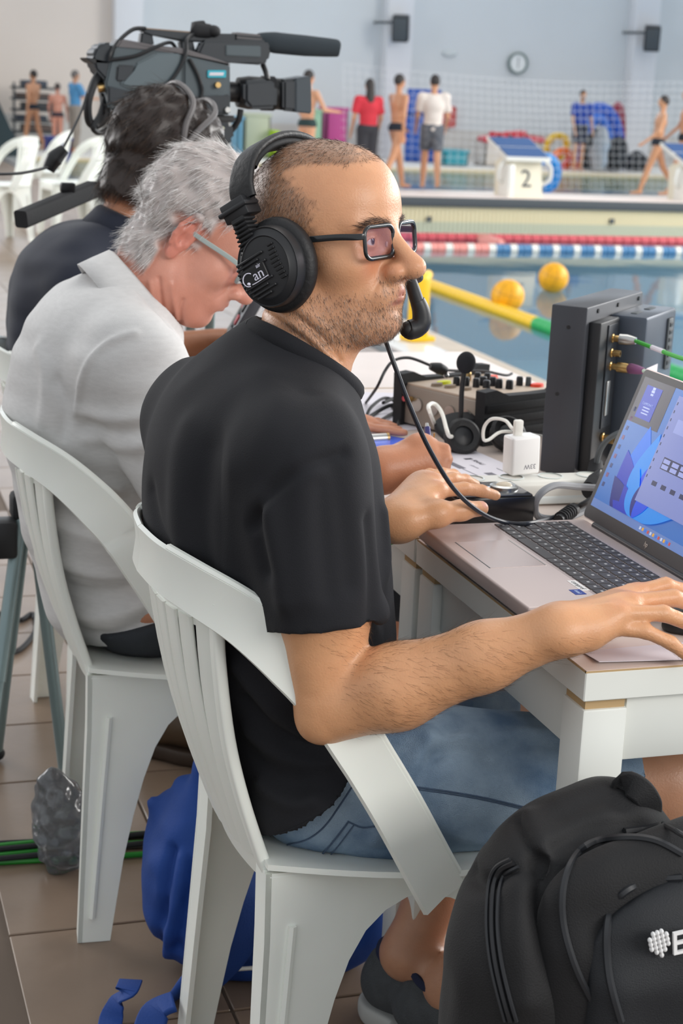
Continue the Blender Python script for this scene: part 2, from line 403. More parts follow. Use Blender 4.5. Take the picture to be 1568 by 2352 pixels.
# ------------------------------------------------------------------ shared materials
M_ = {}
M_['tile'] = mat('floor_tile', (132, 113, 97), 0.30, var=0.16, vscale=5, bump=0.15, bscale=60, rand=0.07)
M_['grout'] = mat('grout', (96, 82, 70), 0.8)
M_['coping_glare'] = mat('coping_glare', (225, 225, 222), 0.16, var=0.05)  # wet glare along the deck edge put into this white
M_['ledge'] = mat('ledge', (190, 176, 158), 0.5, var=0.08, vscale=6)
M_['wall'] = mat('wall_paint', (214, 219, 222), 0.85, var=0.03, vscale=0.7)
M_['wallwarmlit'] = mat('wall_warm_light', (226, 216, 207), 0.85, var=0.03, vscale=0.7)  # warm light on the left wall section put into its colour
M_['pillar'] = mat('pillar_paint', (226, 228, 232), 0.7)
M_['cream'] = mat('cream_panel', (232, 222, 184), 0.6)
M_['creamgreen'] = mat('cream_green', (202, 206, 182), 0.5)  # greener and slightly darker than the cream panel
M_['dkgrey'] = mat('dark_grey', (78, 84, 88), 0.6)
M_['poolfloor'] = mat('pool_floor', (176, 216, 232), 0.8, var=0.05, vscale=0.6)
M_['poolwall'] = mat('pool_wall', (165, 205, 220), 0.6)
M_['laneline'] = mat('lane_line', (112, 128, 140), 0.8)
M_['pool2'] = mat('shallow_floor', (70, 178, 236), 0.7, rgb2=(120, 204, 240), vscale=1.5)
M_['white'] = mat('white_plastic', (226, 232, 230), 0.35, var=0.04, vscale=5)
M_['black'] = mat('black_plastic', (26, 27, 30), 0.45)
M_['rubber'] = mat('black_rubber', (30, 31, 34), 0.75, bump=0.2, bscale=150)
M_['gunmetal'] = mat('gunmetal', (62, 64, 70), 0.42, metal=0.3, var=0.05)
M_['steel'] = mat('steel', (190, 190, 188), 0.3, metal=1.0)
M_['brass'] = mat('brass', (196, 164, 110), 0.3, metal=1.0)
M_['yellow'] = mat('yellow_plastic', (250, 200, 8), 0.4)
M_['green'] = mat('green_plastic', (16, 168, 84), 0.4)
M_['red'] = mat('red_plastic', (200, 78, 88), 0.5)
M_['pink'] = mat('pink_plastic', (235, 150, 140), 0.45)
M_['blue'] = mat('blue_plastic', (70, 126, 172), 0.4)
M_['navy'] = mat('navy_plastic', (38, 62, 120), 0.5)
M_['offwhite'] = mat('off_white_plastic', (232, 230, 222), 0.4)
M_['bagblue'] = mat('blue_cloth', (20, 64, 140), 0.75, var=0.12, vscale=12, bump=0.25, bscale=260)
def water_mat(name, tint, wave, scale, ior=1.33):
    m = bpy.data.materials.new(name); m.use_nodes = True; nt = m.node_tree; N = nt.nodes; L = nt.links; N.clear()
    out = N.new('ShaderNodeOutputMaterial'); mx = N.new('ShaderNodeMixShader'); tr = N.new('ShaderNodeBsdfTransparent'); gl = N.new('ShaderNodeBsdfGlossy')
    tr.inputs[0].default_value = tint + (1,); gl.inputs['Roughness'].default_value = 0.04
    fr = N.new('ShaderNodeFresnel'); fr.inputs[0].default_value = ior
    tc = N.new('ShaderNodeTexCoord'); mp = N.new('ShaderNodeMapping'); mp.inputs['Scale'].default_value = scale; nz = N.new('ShaderNodeTexNoise'); nz.inputs['Scale'].default_value = 1.0; nz.inputs['Detail'].default_value = 2
    b = N.new('ShaderNodeBump'); b.inputs['Strength'].default_value = wave; b.inputs['Distance'].default_value = 0.05
    L.new(tc.outputs['Object'], mp.inputs[0]); L.new(mp.outputs[0], nz.inputs['Vector']); L.new(nz.outputs['Fac'], b.inputs['Height'])
    L.new(b.outputs[0], gl.inputs['Normal']); L.new(b.outputs[0], fr.inputs['Normal'])
    L.new(fr.outputs[0], mx.inputs[0]); L.new(tr.outputs[0], mx.inputs[1]); L.new(gl.outputs[0], mx.inputs[2]); L.new(mx.outputs[0], out.inputs[0]); return m
M_['water'] = water_mat('pool_water', (0.86, 0.94, 0.97), 0.06, (1.6, 1.6, 1))
M_['water2'] = water_mat('shallow_water', (0.75, 0.92, 1.0), 0.5, (3, 3, 1), 1.14)

# ------------------------------------------------------------------ setting: deck floor of tiles
PX0 = 3.09                                    # pool edge
floor = obj('floor', join(box((-9, -3, -0.12), (PX0 - 0.26, 31, -0.004)), box((PX0 - 0.26, 27.0, -0.12), (40, 31, -0.004))), M_['grout'], smooth=False, kind='structure')
def on_screen(p, mx=90):
    q = A(p) - C0; z = q @ _fw
    if z < 0.3: return False
    x = 784 + F_PX * (q @ _R) / z; y = 1176 + F_PX * (q @ _D) / z
    return -mx < x < 1568 + mx and -mx < y < 2352 + 2 * mx
TP = 0.288; cand = []
for i in range(-34, 9):
    for j in range(-10, 85):
        cx, cy = 0.54 + (i + 0.5) * TP, 2.93 + (j + 0.5) * TP
        if cx + TP / 2 < PX0 - 0.24 and cy < 26.9 and on_screen((cx, cy, 0)): cand.append((cx * cx + cy * cy, cx, cy))
cand.sort(); t0 = None
tv = box((-TP / 2 + 0.0025, -TP / 2 + 0.0025, 0), (TP / 2 - 0.0025, TP / 2 - 0.0025, 0.012), 0.0015, 1)
for k, (_, cx, cy) in enumerate(cand[:298]):
    if t0 is None:
        t0 = obj('tile', xf(tv, None, (cx, cy, -0.0125)), M_['tile'], floor); tile_z = t0.location.z
    else:
        t = t0.copy(); C.objects.link(t); t.location = A([cx, cy, -0.0125]) - WL[floor.name]
ft = box((-TP / 2 + 0.0025, -TP / 2 + 0.0025, -0.0125), (TP / 2 - 0.0025, TP / 2 - 0.0025, -0.0005))
if len(cand) > 298: obj('far_tiles', join(*[xf(ft, None, (cx, cy, 0)) for _, cx, cy in cand[298:]]), M_['tile'], floor, smooth=False, kind='stuff')
obj('trim_1', box((PX0 - 0.26, -3, -0.14), (PX0, 27, 0.0), 0.008), M_['coping_glare'], kind='structure')
obj('trim_2', box((PX0, -3, -0.45), (PX0 + 0.42, 18.7, -0.10), 0.01), M_['ledge'], kind='structure')
obj('trim_3', join(box((2.72, 2.0, -0.01), (2.80, 26, 0.0015))), M_['dkgrey'], smooth=False, kind='structure')
# pool basins
obj('pool_basin', join(box((PX0 + 0.3, -3, -2.0), (40, 18.73, -1.9)), box((PX0 + 0.3, -3, -1.95), (PX0 + 0.4, 18.73, -0.45)), box((PX0 + 0.3, 18.73, -1.95), (40, 18.83, -0.5))), M_['poolfloor'], smooth=False, kind='structure')
for k in range(8):
    obj('lane_line', box((6.3 + k * 2.5, -3, -1.899), (6.55 + k * 2.5, 17.5, -1.896)), M_['laneline'], smooth=False, kind='structure')
obj('pool_water', (A([[PX0 + 0.40, -3, -0.40], [40, -3, -0.40], [40, 18.74, -0.40], [PX0 + 0.40, 18.74, -0.40]]), [(0, 1, 2, 3)]), M_['water'], smooth=False, kind='structure')
obj('shallow_basin', box((PX0, 20.4, -0.7), (40, 27, -0.6)), M_['pool2'], smooth=False, kind='structure')
obj('shallow_water', (A([[PX0, 20.38, -0.06], [40, 20.38, -0.06], [40, 27.02, -0.06], [PX0, 27.02, -0.06]]), [(0, 1, 2, 3)]), M_['water2'], smooth=False, kind='structure')
M_['fardeck'] = mat('far_deck', (222, 220, 214), 0.6)
obj('far_floor', box((PX0, 26.95, -0.5), (40, 31, 0.0)), M_['fardeck'], smooth=False, kind='structure')
obj('trim_4', box((PX0, 26.75, -0.3), (40, 26.95, -0.03)), mat('edge_tan', (214, 190, 140), 0.6), smooth=False, kind='structure')
# bulkhead between the two pools
bh = obj('bulkhead', box((PX0, 18.75, -0.6), (40, 20.4, 0.03)), mat('bulkhead_top', (228, 218, 210), 0.55), smooth=False, kind='structure')
obj('bulkhead_rim', box((PX0, 18.66, -0.055), (40, 18.80, 0.055), 0.01), M_['dkgrey'], bh)
obj('rim_cap', box((PX0, 18.72, 0.03), (40, 19.3, 0.062), 0.008), mat('rim_cap', (236, 222, 214), 0.5), bh)
ribs = [box((PX0 + 0.055 * k, 18.70, -0.235), (PX0 + 0.055 * k + 0.040, 18.76, -0.055)) for k in range(280)]
obj('upper_rib', join(*ribs), M_['cream'], bh, smooth=False, kind='stuff')
ribs = [box((PX0 + 0.055 * k, 18.70, -0.45), (PX0 + 0.055 * k + 0.040, 18.76, -0.235)) for k in range(280)]
obj('lower_rib', join(*ribs), M_['creamgreen'], bh, smooth=False, kind='stuff')
for x, y in ((985, 503), (1405, 508)):
    p = Yp(x, y, 18.69); obj('drain_cap', cbox(p, (0.06, 0.03, 0.06), 0.008), M_['dkgrey'], bh)
# far wall and its pillars
obj('wall_back', box((5.2, 30.4, -0.1), (60, 30.7, 4.3)), M_['wall'], smooth=False, kind='structure')
obj('wall_back_left', box((-16, 30.4, -0.1), (5.2, 30.69, 4.3)), M_['wallwarmlit'], smooth=False, kind='structure')
for k in range(-2, 6):
    obj('pillar', box((0.14 + 5.05 * k, 30.05, -0.05), (0.64 + 5.05 * k, 30.42, 6.4), 0.02), M_['pillar'], kind='structure')
obj('baseboard_back', box((-16, 30.36, -0.05), (60, 30.41, 0.55)), mat('wall_tile', (206, 204, 200), 0.4), smooth=False, kind='structure')

M_['daylight'] = mat('daylight_glass', (235, 244, 255), .1, emit=4.5)
win = obj('window_1', box((-16, 30.42, 4.28), (60, 30.66, 4.42), .01), M_['pillar'], kind='structure')
for k in range(-3, 12):
    for j in range(2):
        x_ = .64 + 5.05 * k + 2.2 * j; obj('pane', box((x_ + .06, 30.50, 4.45), (x_ + 2.12, 30.53, 6.2)), M_['daylight'], win, smooth=False)
        obj('mullion', box((x_ - .02, 30.44, 4.42), (x_ + .06, 30.58, 6.25)), M_['pillar'], win, smooth=False)
obj('wall_back_upper', box((-16, 30.40, 6.25), (60, 30.69, 7.4)), M_['wall'], smooth=False, kind='structure')
# things on the far wall
def speaker(px, py, label):
    p = Yp(px, py, 29.75); t = thing('wall_speaker', label, 'speaker', p - A([0, 0, 0.25]), 'speakers on the far wall')
    R = Rz(math.radians(-25)) @ Rx(math.radians(12))
    obj('cabinet', cbox(p, (0.30, 0.26, 0.46), 0.02, R), M_['black'], t)
    obj('grille', cbox(p + R @ A([0, -0.135, 0]), (0.25, 0.02, 0.40), 0.008, R), M_['dkgrey'], t)
    obj('bracket', tube([p + A([-0.1, 0.1, 0.1]), p + A([-0.25, 0.35, 0.1]), p + A([-0.30, 0.64, 0.1])], 0.022, 8), M_['dkgrey'], t)
speaker(920, 65, 'black speaker on the pillar to the left of the clock')
speaker(1497, 88, 'black speaker on the pillar to the right of the clock')
p = Yp(1188, 145, 30.36); t = thing('wall_clock', 'round white clock with a grey rim on the far wall', 'clock', p)
RY = Rx(math.radians(90))
obj('clock_rim', lathe([(0.15, 0.0), (0.20, 0.0), (0.205, 0.05), (0.17, 0.06), (0.165, 0.03)], 40, RY, p), mat('clock_rim', (110, 128, 126), 0.4), t)
obj('clock_face', lathe([(0.0, 0.03), (0.17, 0.03)], 40, RY, p), mat('clock_face', (236, 240, 240), 0.4), t)
obj('hand', cbox(p + A([0, -0.036, 0.05]), (0.014, 0.004, 0.12)), M_['dkgrey'], t); obj('hand', cbox(p + A([0.0, -0.036, -0.05]), (0.012, 0.004, 0.09)), M_['dkgrey'], t)
p = Yp(1032, 123, 30.38)
obj('wall_lamp', xf(ball((0, 0, 0), (0.15, 0.05, 0.07)), None, p), mat('lamp_cover', (205, 212, 214), 0.3), label='pale oval wall lamp to the left of the clock', cat='lamp')

# ------------------------------------------------------------------ pool things
def rope(name, label, cat, pts_fn, n, mats, length, r, names, group='lane ropes in the pool'):
    a0 = pts_fn(0); t = thing(name, label, cat, a0, group); base = {}
    for k in range(n):
        p, d = pts_fn(k), pts_fn(k + 1) - pts_fn(k); mt = mats(k)
        if mt not in base:
            L = np.linalg.norm(d) * length; u = d / np.linalg.norm(d)
            prof = [(0.006, -L / 2), (r * 0.9, -L / 2), (r, -L * 0.3), (r * 0.86, 0), (r, L * 0.3), (r * 0.9, L / 2), (0.006, L / 2)]
            z = u; x = np.cross(z, [0, 0, 1.0]); x /= np.linalg.norm(x); R = np.stack([x, np.cross(z, x), z], 1)
            base[mt] = obj(names(k), lathe(prof, 14, R, p), M_[mt], t)
            base[mt]['_p'] = 1; base[mt + '_off'] = base[mt].location - Vector(p - a0)
        else:
            o = base[mt].copy(); C.objects.link(o); o.location = Vector(p - a0) + base[mt + '_off']
    obj('line', tube([pts_fn(0), pts_fn(n)], 0.006, 6, smooth=False), M_['black'], t)
    return t
Xl = Yp(930, 575, 17.04)[0]
def seq(k): x = 5.35 + k * 0.085; return A([x, 17.04, -0.385])
def lanemat(k):
    x = 5.35 + k * 0.085
    return 'offwhite' if k % 3 == 0 else ('pink' if x < Yp(1130, 577, 17.04)[0] else 'blue')
rope('lane_rope', 'lane rope of blue and white floats, pink and white at its left end', 'lane rope', seq, 84, lanemat, 0.94, 0.062, lambda k: 'float')
rope('lane_rope', 'red lane rope close in front of the cream bulkhead', 'lane rope', lambda k: A([5.2 + k * 0.12, 18.28, -0.385]), 62, lambda k: 'red', 0.9, 0.06, lambda k: 'float')
rope('lane_rope', 'thick yellow and green rope of floats along the near edge of the pool', 'lane rope', lambda k: A([5.19, 14.1 - k * 0.105, -0.385]), 72,
     lambda k: 'yellow' if k < 26 else 'green', 1.0, 0.056, lambda k: 'float')
obj('rope_knot', tube([Zp(1105, 548, -0.37), Zp(1125, 552, -0.36), Zp(1150, 562, -0.36), Zp(1128, 560, -0.37), Zp(1108, 556, -0.37)], 0.06, 8), M_['pink'], label='pink tangle of rope floats beside the red lane rope', cat='rope')
def polo_ball(px, py, label):
    p = Zp(px, py, -0.40); c = p + A([0, 0, 0.112]); o = thing('polo_ball', label, 'ball', p, 'water polo balls')
    b = obj('skin', ball(c, (0.135, 0.135, 0.135), 32, 20), mat('ball_yellow', (248, 178, 20), 0.45, bump=0.2, bscale=300), o)
    sm = []
    for k in range(3):
        for q in (-0.33, 0.33):
            ring = [(math.sqrt(1 - q * q) * math.cos(a), math.sqrt(1 - q * q) * math.sin(a), q) for a in np.linspace(0, 6.283, 40)]
            R = [np.eye(3), A([[0, 0, 1], [1, 0, 0], [0, 1, 0]]), A([[0, 1, 0], [0, 0, 1], [1, 0, 0]])][k] @ Rz(0.4) @ Rx(0.3)
            sm.append(tube(c + (A(ring) @ R.T) * 0.1345, 0.0018, 5, smooth=False))
    obj('seam', join(*sm), mat('ball_seam', (150, 96, 14), 0.6), o)
polo_ball(1163, 712, 'nearer yellow water polo ball floating by the yellow rope')
polo_ball(1268, 667, 'farther yellow water polo ball floating out in the open water')
p = Zp(957, 782, 0); t = thing('goal_anchor', 'yellow post on the pool edge at the start of the rope', 'post', p)
obj('post', xf(box((-0.046, -0.04, 0.02), (0.046, 0.04, 0.33), 0.012), Rz(0.2), p), M_['yellow'], t)
obj('foot', xf(box((-0.075, -0.07, 0), (0.075, 0.07, 0.03), 0.01), Rz(0.2), p), M_['yellow'], t)
q1 = Yp(968, 640, 8.3); q2 = Yp(1060, 676, 9.3)
obj('arm', tube([p + A([0, 0, 0.31]), p + A([0.08, 0.12, 0.325]), p + A([0.2, 0.42, 0.30])], 0.028, 10), M_['yellow'], t)

# starting blocks on the bulkhead
M_['blockbody'] = mat('block_body', (228, 220, 198), 0.5); M_['blocktop'] = mat('block_top', (44, 84, 138), 0.6); M_['numeral'] = mat('numeral', (46, 56, 66), 0.6)
def start_block(px, py, num, label):
    p = Zp(px, py, 0.055); p[1] = 19.22; t = thing('starting_block', label, 'starting block', p, 'starting blocks')
    W = 0.23
    poly = [(-0.30, 0), (0.12, 0), (0.16, 0.42), (-0.20, 0.50)]       # side view: y forward, z
    m = prism(poly, -W, W); V = m[0]; V = np.stack([V[:, 2], -V[:, 0] * -1, V[:, 1]], 1)
    obj('body', (V + p, m[1]), M_['blockbody'], t, smooth=False)
    sl = [(-0.34, 0.44), (0.34, 0.66), (0.34, 0.70), (-0.34, 0.485)]
    m = prism(sl, -0.29, 0.29); V = np.stack([m[0][:, 2], m[0][:, 0], m[0][:, 1]], 1); obj('platform', (V + p, m[1]), M_['offwhite'], t, smooth=False)
    for a, b in ((-0.32, -0.03), (0.02, 0.30)):
        z = lambda y: 0.486 + (y + 0.34) / 0.68 * 0.215
        V = A([(-0.27, a, z(a)), (0.27, a, z(a)), (0.27, b, z(b)), (-0.27, b, z(b)), (-0.27, a, z(a) + .012), (0.27, a, z(a) + .012), (0.27, b, z(b) + .012), (-0.27, b, z(b) + .012)])
        obj('tread', (V + p, box((0, 0, 0), (1, 1, 1))[1] and [(0, 3, 2, 1), (4, 5, 6, 7), (0, 1, 5, 4), (1, 2, 6, 5), (2, 3, 7, 6), (3, 0, 4, 7)]), M_['blocktop'], t, smooth=False)
    for s in (-1, 1):
        obj('handle', tube([p + A([s * 0.26, -0.2, 0.16]), p + A([s * 0.34, -0.24, 0.22]), p + A([s * 0.34, -0.26, 0.36]), p + A([s * 0.27, -0.24, 0.44])], 0.02, 8), M_['offwhite'], t)
    obj('side_fin', xf(box((-0.05, -0.36, 0), (0.03, -0.1, 0.40), 0.01), Rz(0.1), p + A([-W - 0.01, 0, 0])), M_['offwhite'], t)
    obj('numeral', text(num, 0.30, Rx(math.radians(78.7)), p + A([0.02, -0.260, 0.22])), M_['numeral'], t, smooth=False)
    return t
start_block(1190, 452, '2', 'starting block marked 2 standing on the bulkhead')
start_block(1590, 462, '3', 'starting block cut off by the right edge, beside the walking swimmers')
q = Yp(1252, 398, 21.2)
t = thing('inflatable_tube', 'blue curved inflatable tube standing behind the starting block', 'float', q + A([0, 0, -0.2]))
arc = [q + A([0.17 * math.cos(a) * 1.0 - 0.02, 0, 0.20 * math.sin(a)]) for a in np.linspace(2.5, -1.7, 14)]
obj('tube', tube(arc, 0.085, 16), mat('float_blue', (24, 140, 216), 0.35), t); obj('end_cap', ball(arc[-1], (0.086, 0.086, 0.086), 16, 10), M_['blue'], t); obj('end_cap', ball(arc[0], (0.085, 0.085, 0.085), 16, 10), M_['blue'], t)

# white safety net hung behind the starting blocks
na = Yp(795, 150, 20.7); nb = Yp(1640, 150, 20.7); x0, x1 = na[0], nb[0]; cords = []
def netp(u, v): return A([x0 + (x1 - x0) * u, 20.72 + 0.12 * math.sin(9 * u + 2 * v), 0.06 + (1.50 - 0.10 * math.sin(math.pi * u)) * v])
nu_, nv_ = 52, 15
for i in range(nu_ + 1): cords.append(tube([netp(i / nu_ + 0.02 * (1 - v), v) for v in np.linspace(0, 1, 7)], 0.0018, 4, smooth=False))
for j in range(nv_ + 1): cords.append(tube([netp(u, j / nv_) for u in np.linspace(0, 1, 40)], 0.0018, 4, smooth=False))
obj('safety_net', join(*cords), mat('net_cord', (236, 238, 240), 0.8), label='white knotted safety net hung across the hall behind the starting blocks', cat='net', kind='stuff')
# ------------------------------------------------------------------ pool gear along the far wall
def gp(x, y, Y=28.6): return Yp(x, y, Y)
K = 0.0079                                     # metres per photo pixel out there
def gbox(name, x0, y0, x1, y1, m, label, cat, Y=28.6, d=0.5, group=None, slats=True):
    a, b = gp(x0, y1, Y), gp(x1, y0, Y); t = thing(name, label, cat, A([(a[0] + b[0]) / 2, Y + d / 2, 0.0]), group)
    lo = A([a[0], Y, 0.0]); hi = A([b[0], Y + d, b[2]]); th = 0.03
    obj('side', join(box(lo, (hi[0], lo[1] + th, hi[2]), 0.006), box((lo[0], hi[1] - th, lo[2]), hi, 0.006), box(lo, (lo[0] + th, hi[1], hi[2]), 0.006), box((hi[0] - th, lo[1], lo[2]), hi, 0.006), box(lo, (hi[0], hi[1], lo[2] + th), 0.006)), m, t)
    obj('rim', box((lo[0] - .015, lo[1] - .02, hi[2] - .05), (hi[0] + .015, lo[1] + .02, hi[2]), .006), m, t); obj('rim', box((lo[0] - .015, hi[1] - .02, hi[2] - .05), (hi[0] + .015, hi[1] + .02, hi[2]), .006), m, t)
    return t, lo, hi
c_ = lambda n, rgb, r=0.55: mat(n, rgb, r)
mint, lime, pinkm, tealm = c_('mint', (150, 190, 160)), c_('lime', (170, 205, 40)), c_('magenta', (190, 70, 140)), c_('teal', (50, 150, 165))
gbox('storage_crate', 560, 262, 622, 352, c_('pale_green', (190, 196, 170)), 'pale green crate by the wall under the camera lens', 'crate')
gbox('storage_crate', 626, 300, 640, 350, lime, 'narrow lime green crate by the far wall', 'crate', Y=28.3)
gbox('storage_crate', 712, 252, 742, 345, mint, 'mint green crate at the far wall, left of the magenta one', 'crate')
gbox('storage_crate', 748, 248, 800, 345, pinkm, 'magenta crate at the far wall, left of the woman in red', 'crate', Y=28.9)
gbox('storage_crate', 545, 268, 560, 350, c_('sky', (110, 170, 200)), 'slim light blue crate under the camera lens', 'crate', Y=28.2)
gbox('storage_crate', 1018, 345, 1076, 388, tealm, 'low teal crate to the right of the man in white', 'crate', Y=27.6)
gbox('gear_box', 1112, 322, 1242, 388, c_('cream_box', (214, 206, 196)), 'long cream box against the wall with red kickboards on top', 'box', Y=27.9)
for k, (x, y, r) in enumerate(((1125, 318, 0.1), (1150, 313, -0.2), (1180, 308, 0.15), (1222, 318, -0.1))):
    p = gp(x, y, 28.0); obj('kickboard', xf(prism(rrect(0.36, 0.10, 0.04), -0.16, 0.16), Rx(math.radians(90)) @ Rz(r), p), c_('kick_red', (206, 60, 72)), label='red kickboard %s on the long cream box' % ['at the left end', 'second from the left', 'lying highest', 'at the right end'][k], cat='kickboard', group='red kickboards')
p = gp(1025, 268, 30.31); obj('kickboard', xf(prism(rrect(0.34, 0.40, 0.06), -0.06, 0.06), Rx(math.radians(90)), p), c_('item_red', (190, 70, 66)), label='dark red item of unclear kind placed against the wall right of the man in white', cat='kickboard')  # unclear red item, seemingly hand-held; shaped as a board and moved onto the wall
# blue mats and arches
def arch(name, cx, cy, rx, ry, r, m, label, Y=28.4, a0=-0.2, a1=3.34, cat='mat'):
    P = [gp(cx + rx * math.cos(a), cy - ry * math.sin(a), Y) for a in np.linspace(a0, a1, 14)]; P = [A([P[0][0], Y, .01])] + P + [A([P[-1][0], Y, .01])]
    return obj(name, tube(P, r, 14), m, label=label, cat=cat)
arch('foam_arch', 1375, 330, 42, 78, 0.14, mat('mat_blue', (28, 84, 186), 0.6), 'tall blue foam arch leaning on the far wall', 28.5)
arch('foam_arch', 1372, 345, 26, 72, 0.10, mat('mat_blue2', (44, 104, 200), 0.6), 'smaller blue foam arch inside the tall one', 28.2)
arch('foam_roll', 1418, 300, 8, 55, 0.09, c_('dark_red', (150, 50, 70)), 'dark red foam roll beside the blue arch', 28.8)
a = gp(972, 260, 28.8); t = thing('foam_mat', 'blue foam mat propped up behind the man in white', 'mat', a)
obj('mat_body', xf(box((-0.33, -0.05, -a[2]), (0.33, 0.05, 0.42), 0.03), Rz(0.1), a), mat('mat_blue3', (40, 84, 170), 0.6), t); obj('strap', xf(box((-0.36, -0.06, -0.05), (0.36, 0.06, 0.0), 0.01), Rz(0.1), a), M_['navy'], t)
def ring(x, y, R, r, m, label, Y):
    p = gp(x, y, Y); obj('swim_ring', tube([p + A([R * math.cos(a), -0.25 * R * math.sin(a), R * math.sin(a)]) for a in np.linspace(0, 6.283, 25)], r, 12, 2), m, label=label, cat='swim ring', group='swim rings')
ring(1278, 338, 0.20, 0.065, c_('ring_yellow', (238, 196, 60)), 'yellow swim ring leaning on the gear heap', 27.9)
ring(1290, 368, 0.16, 0.07, c_('ring_orange', (236, 116, 50)), 'orange swim ring under the yellow one', 27.6)
ring(1308, 382, 0.12, 0.05, c_('ring_red', (190, 60, 54)), 'small red swim ring under the orange one', 27.4)
def sack(x0, y0, x1, y1, m, label, Y=27.8, mm=mat('sack_black', (40, 44, 48), 0.8, bump=0.4, bscale=9)):
    a, b = gp(x0, y1, Y), gp(x1, y0, Y); c = (a + b) / 2; r = (b - a) / 2; z0 = max(0.0, a[2])
    v = Vol((c[0] - r[0] - .1, Y - .4, z0 - .05), (c[0] + r[0] + .1, Y + .4, b[2] + .15), 0.035)
    h = b[2] - z0; v.ell((c[0], Y, z0 + h * .42), (r[0], .28, h * .5), .05); v.ell((c[0] + r[0] * .2, Y, z0 + h * .72), (r[0] * .6, .2, h * .34), .12); v.ell((c[0] - r[0] * .4, Y, z0 + h * .3), (r[0] * .6, .26, h * .35), .1); v.plane((0, 0, z0), (0, 0, -1))
    P, Q = v.mesh(2); P = P + vnorm(P, Q) * (noise(P, 6)[:, None] * 0.03); P[:, 2] = np.maximum(P[:, 2], z0)
    return obj('equipment_bag', (P, Q), mm, label=label, cat='bag', group='bags at the far wall')
sack(1335, 300, 1400, 392, None, 'tall black bag of gear under the blue arch')
sack(1392, 315, 1436, 392, None, 'black bag of gear to the right of the tallest bag', 27.3)
sack(1436, 352, 1484, 392, None, 'low black bag beside the right pillar', 27.9)
sack(1366, 296, 1390, 392, None, 'grey and white bag between the black bags', 27.1, mat('sack_grey', (170, 176, 180), 0.8))
# dark racks and covers at the far left
a, b = gp(-60, 345, 26.5), gp(46, 190, 26.5)
V = A([[a[0], 26.5, 0], [b[0] + .05, 26.5, 0], [b[0] - .45, 26.6, b[2]], [a[0], 26.6, b[2]], [a[0], 27.3, 0], [b[0], 27.3, 0], [b[0] - .45, 27.1, b[2]], [a[0], 27.1, b[2]]])
obj('pool_cover', (V, [(0, 1, 2, 3), (4, 7, 6, 5), (0, 4, 5, 1), (1, 5, 6, 2), (2, 6, 7, 3), (3, 7, 4, 0)]), mat('cover_dark', (34, 52, 56), 0.7), smooth=False, label='dark green folded cover standing at the far left edge', cat='cover')
a, b = gp(30, 345, 29.4), gp(128, 192, 29.4); t = thing('wire_rack', 'grey wire rack full of dark gear behind the left swimmers', 'rack', (a[0], 29.4, 0))
for k in range(6):
    z = b[2] * (k + .5) / 6; obj('shelf', box((a[0], 29.2, z - .02), (b[0], 29.8, z + .02)), M_['dkgrey'], t, smooth=False)
    obj('load', box((a[0] + .05 + .1 * (k % 2), 29.25, z + .02), (b[0] - .08 * (k % 3), 29.7, z + .10 + .03 * (k % 2)), .02), c_('load%d' % k, [(70, 74, 78), (96, 84, 80), (60, 70, 84)][k % 3]), t)
for x in (a[0], b[0]): obj('post', box((x - .02, 29.2, 0), (x + .02, 29.24, b[2]), .004), M_['dkgrey'], t)
a, b = gp(112, 350, 26.0), gp(162, 316, 26.0)
gbox('storage_crate', 112, 316, 165, 350, c_('deep_blue', (44, 52, 120)), 'deep blue crate behind the white plastic chairs', 'crate', Y=25.0)
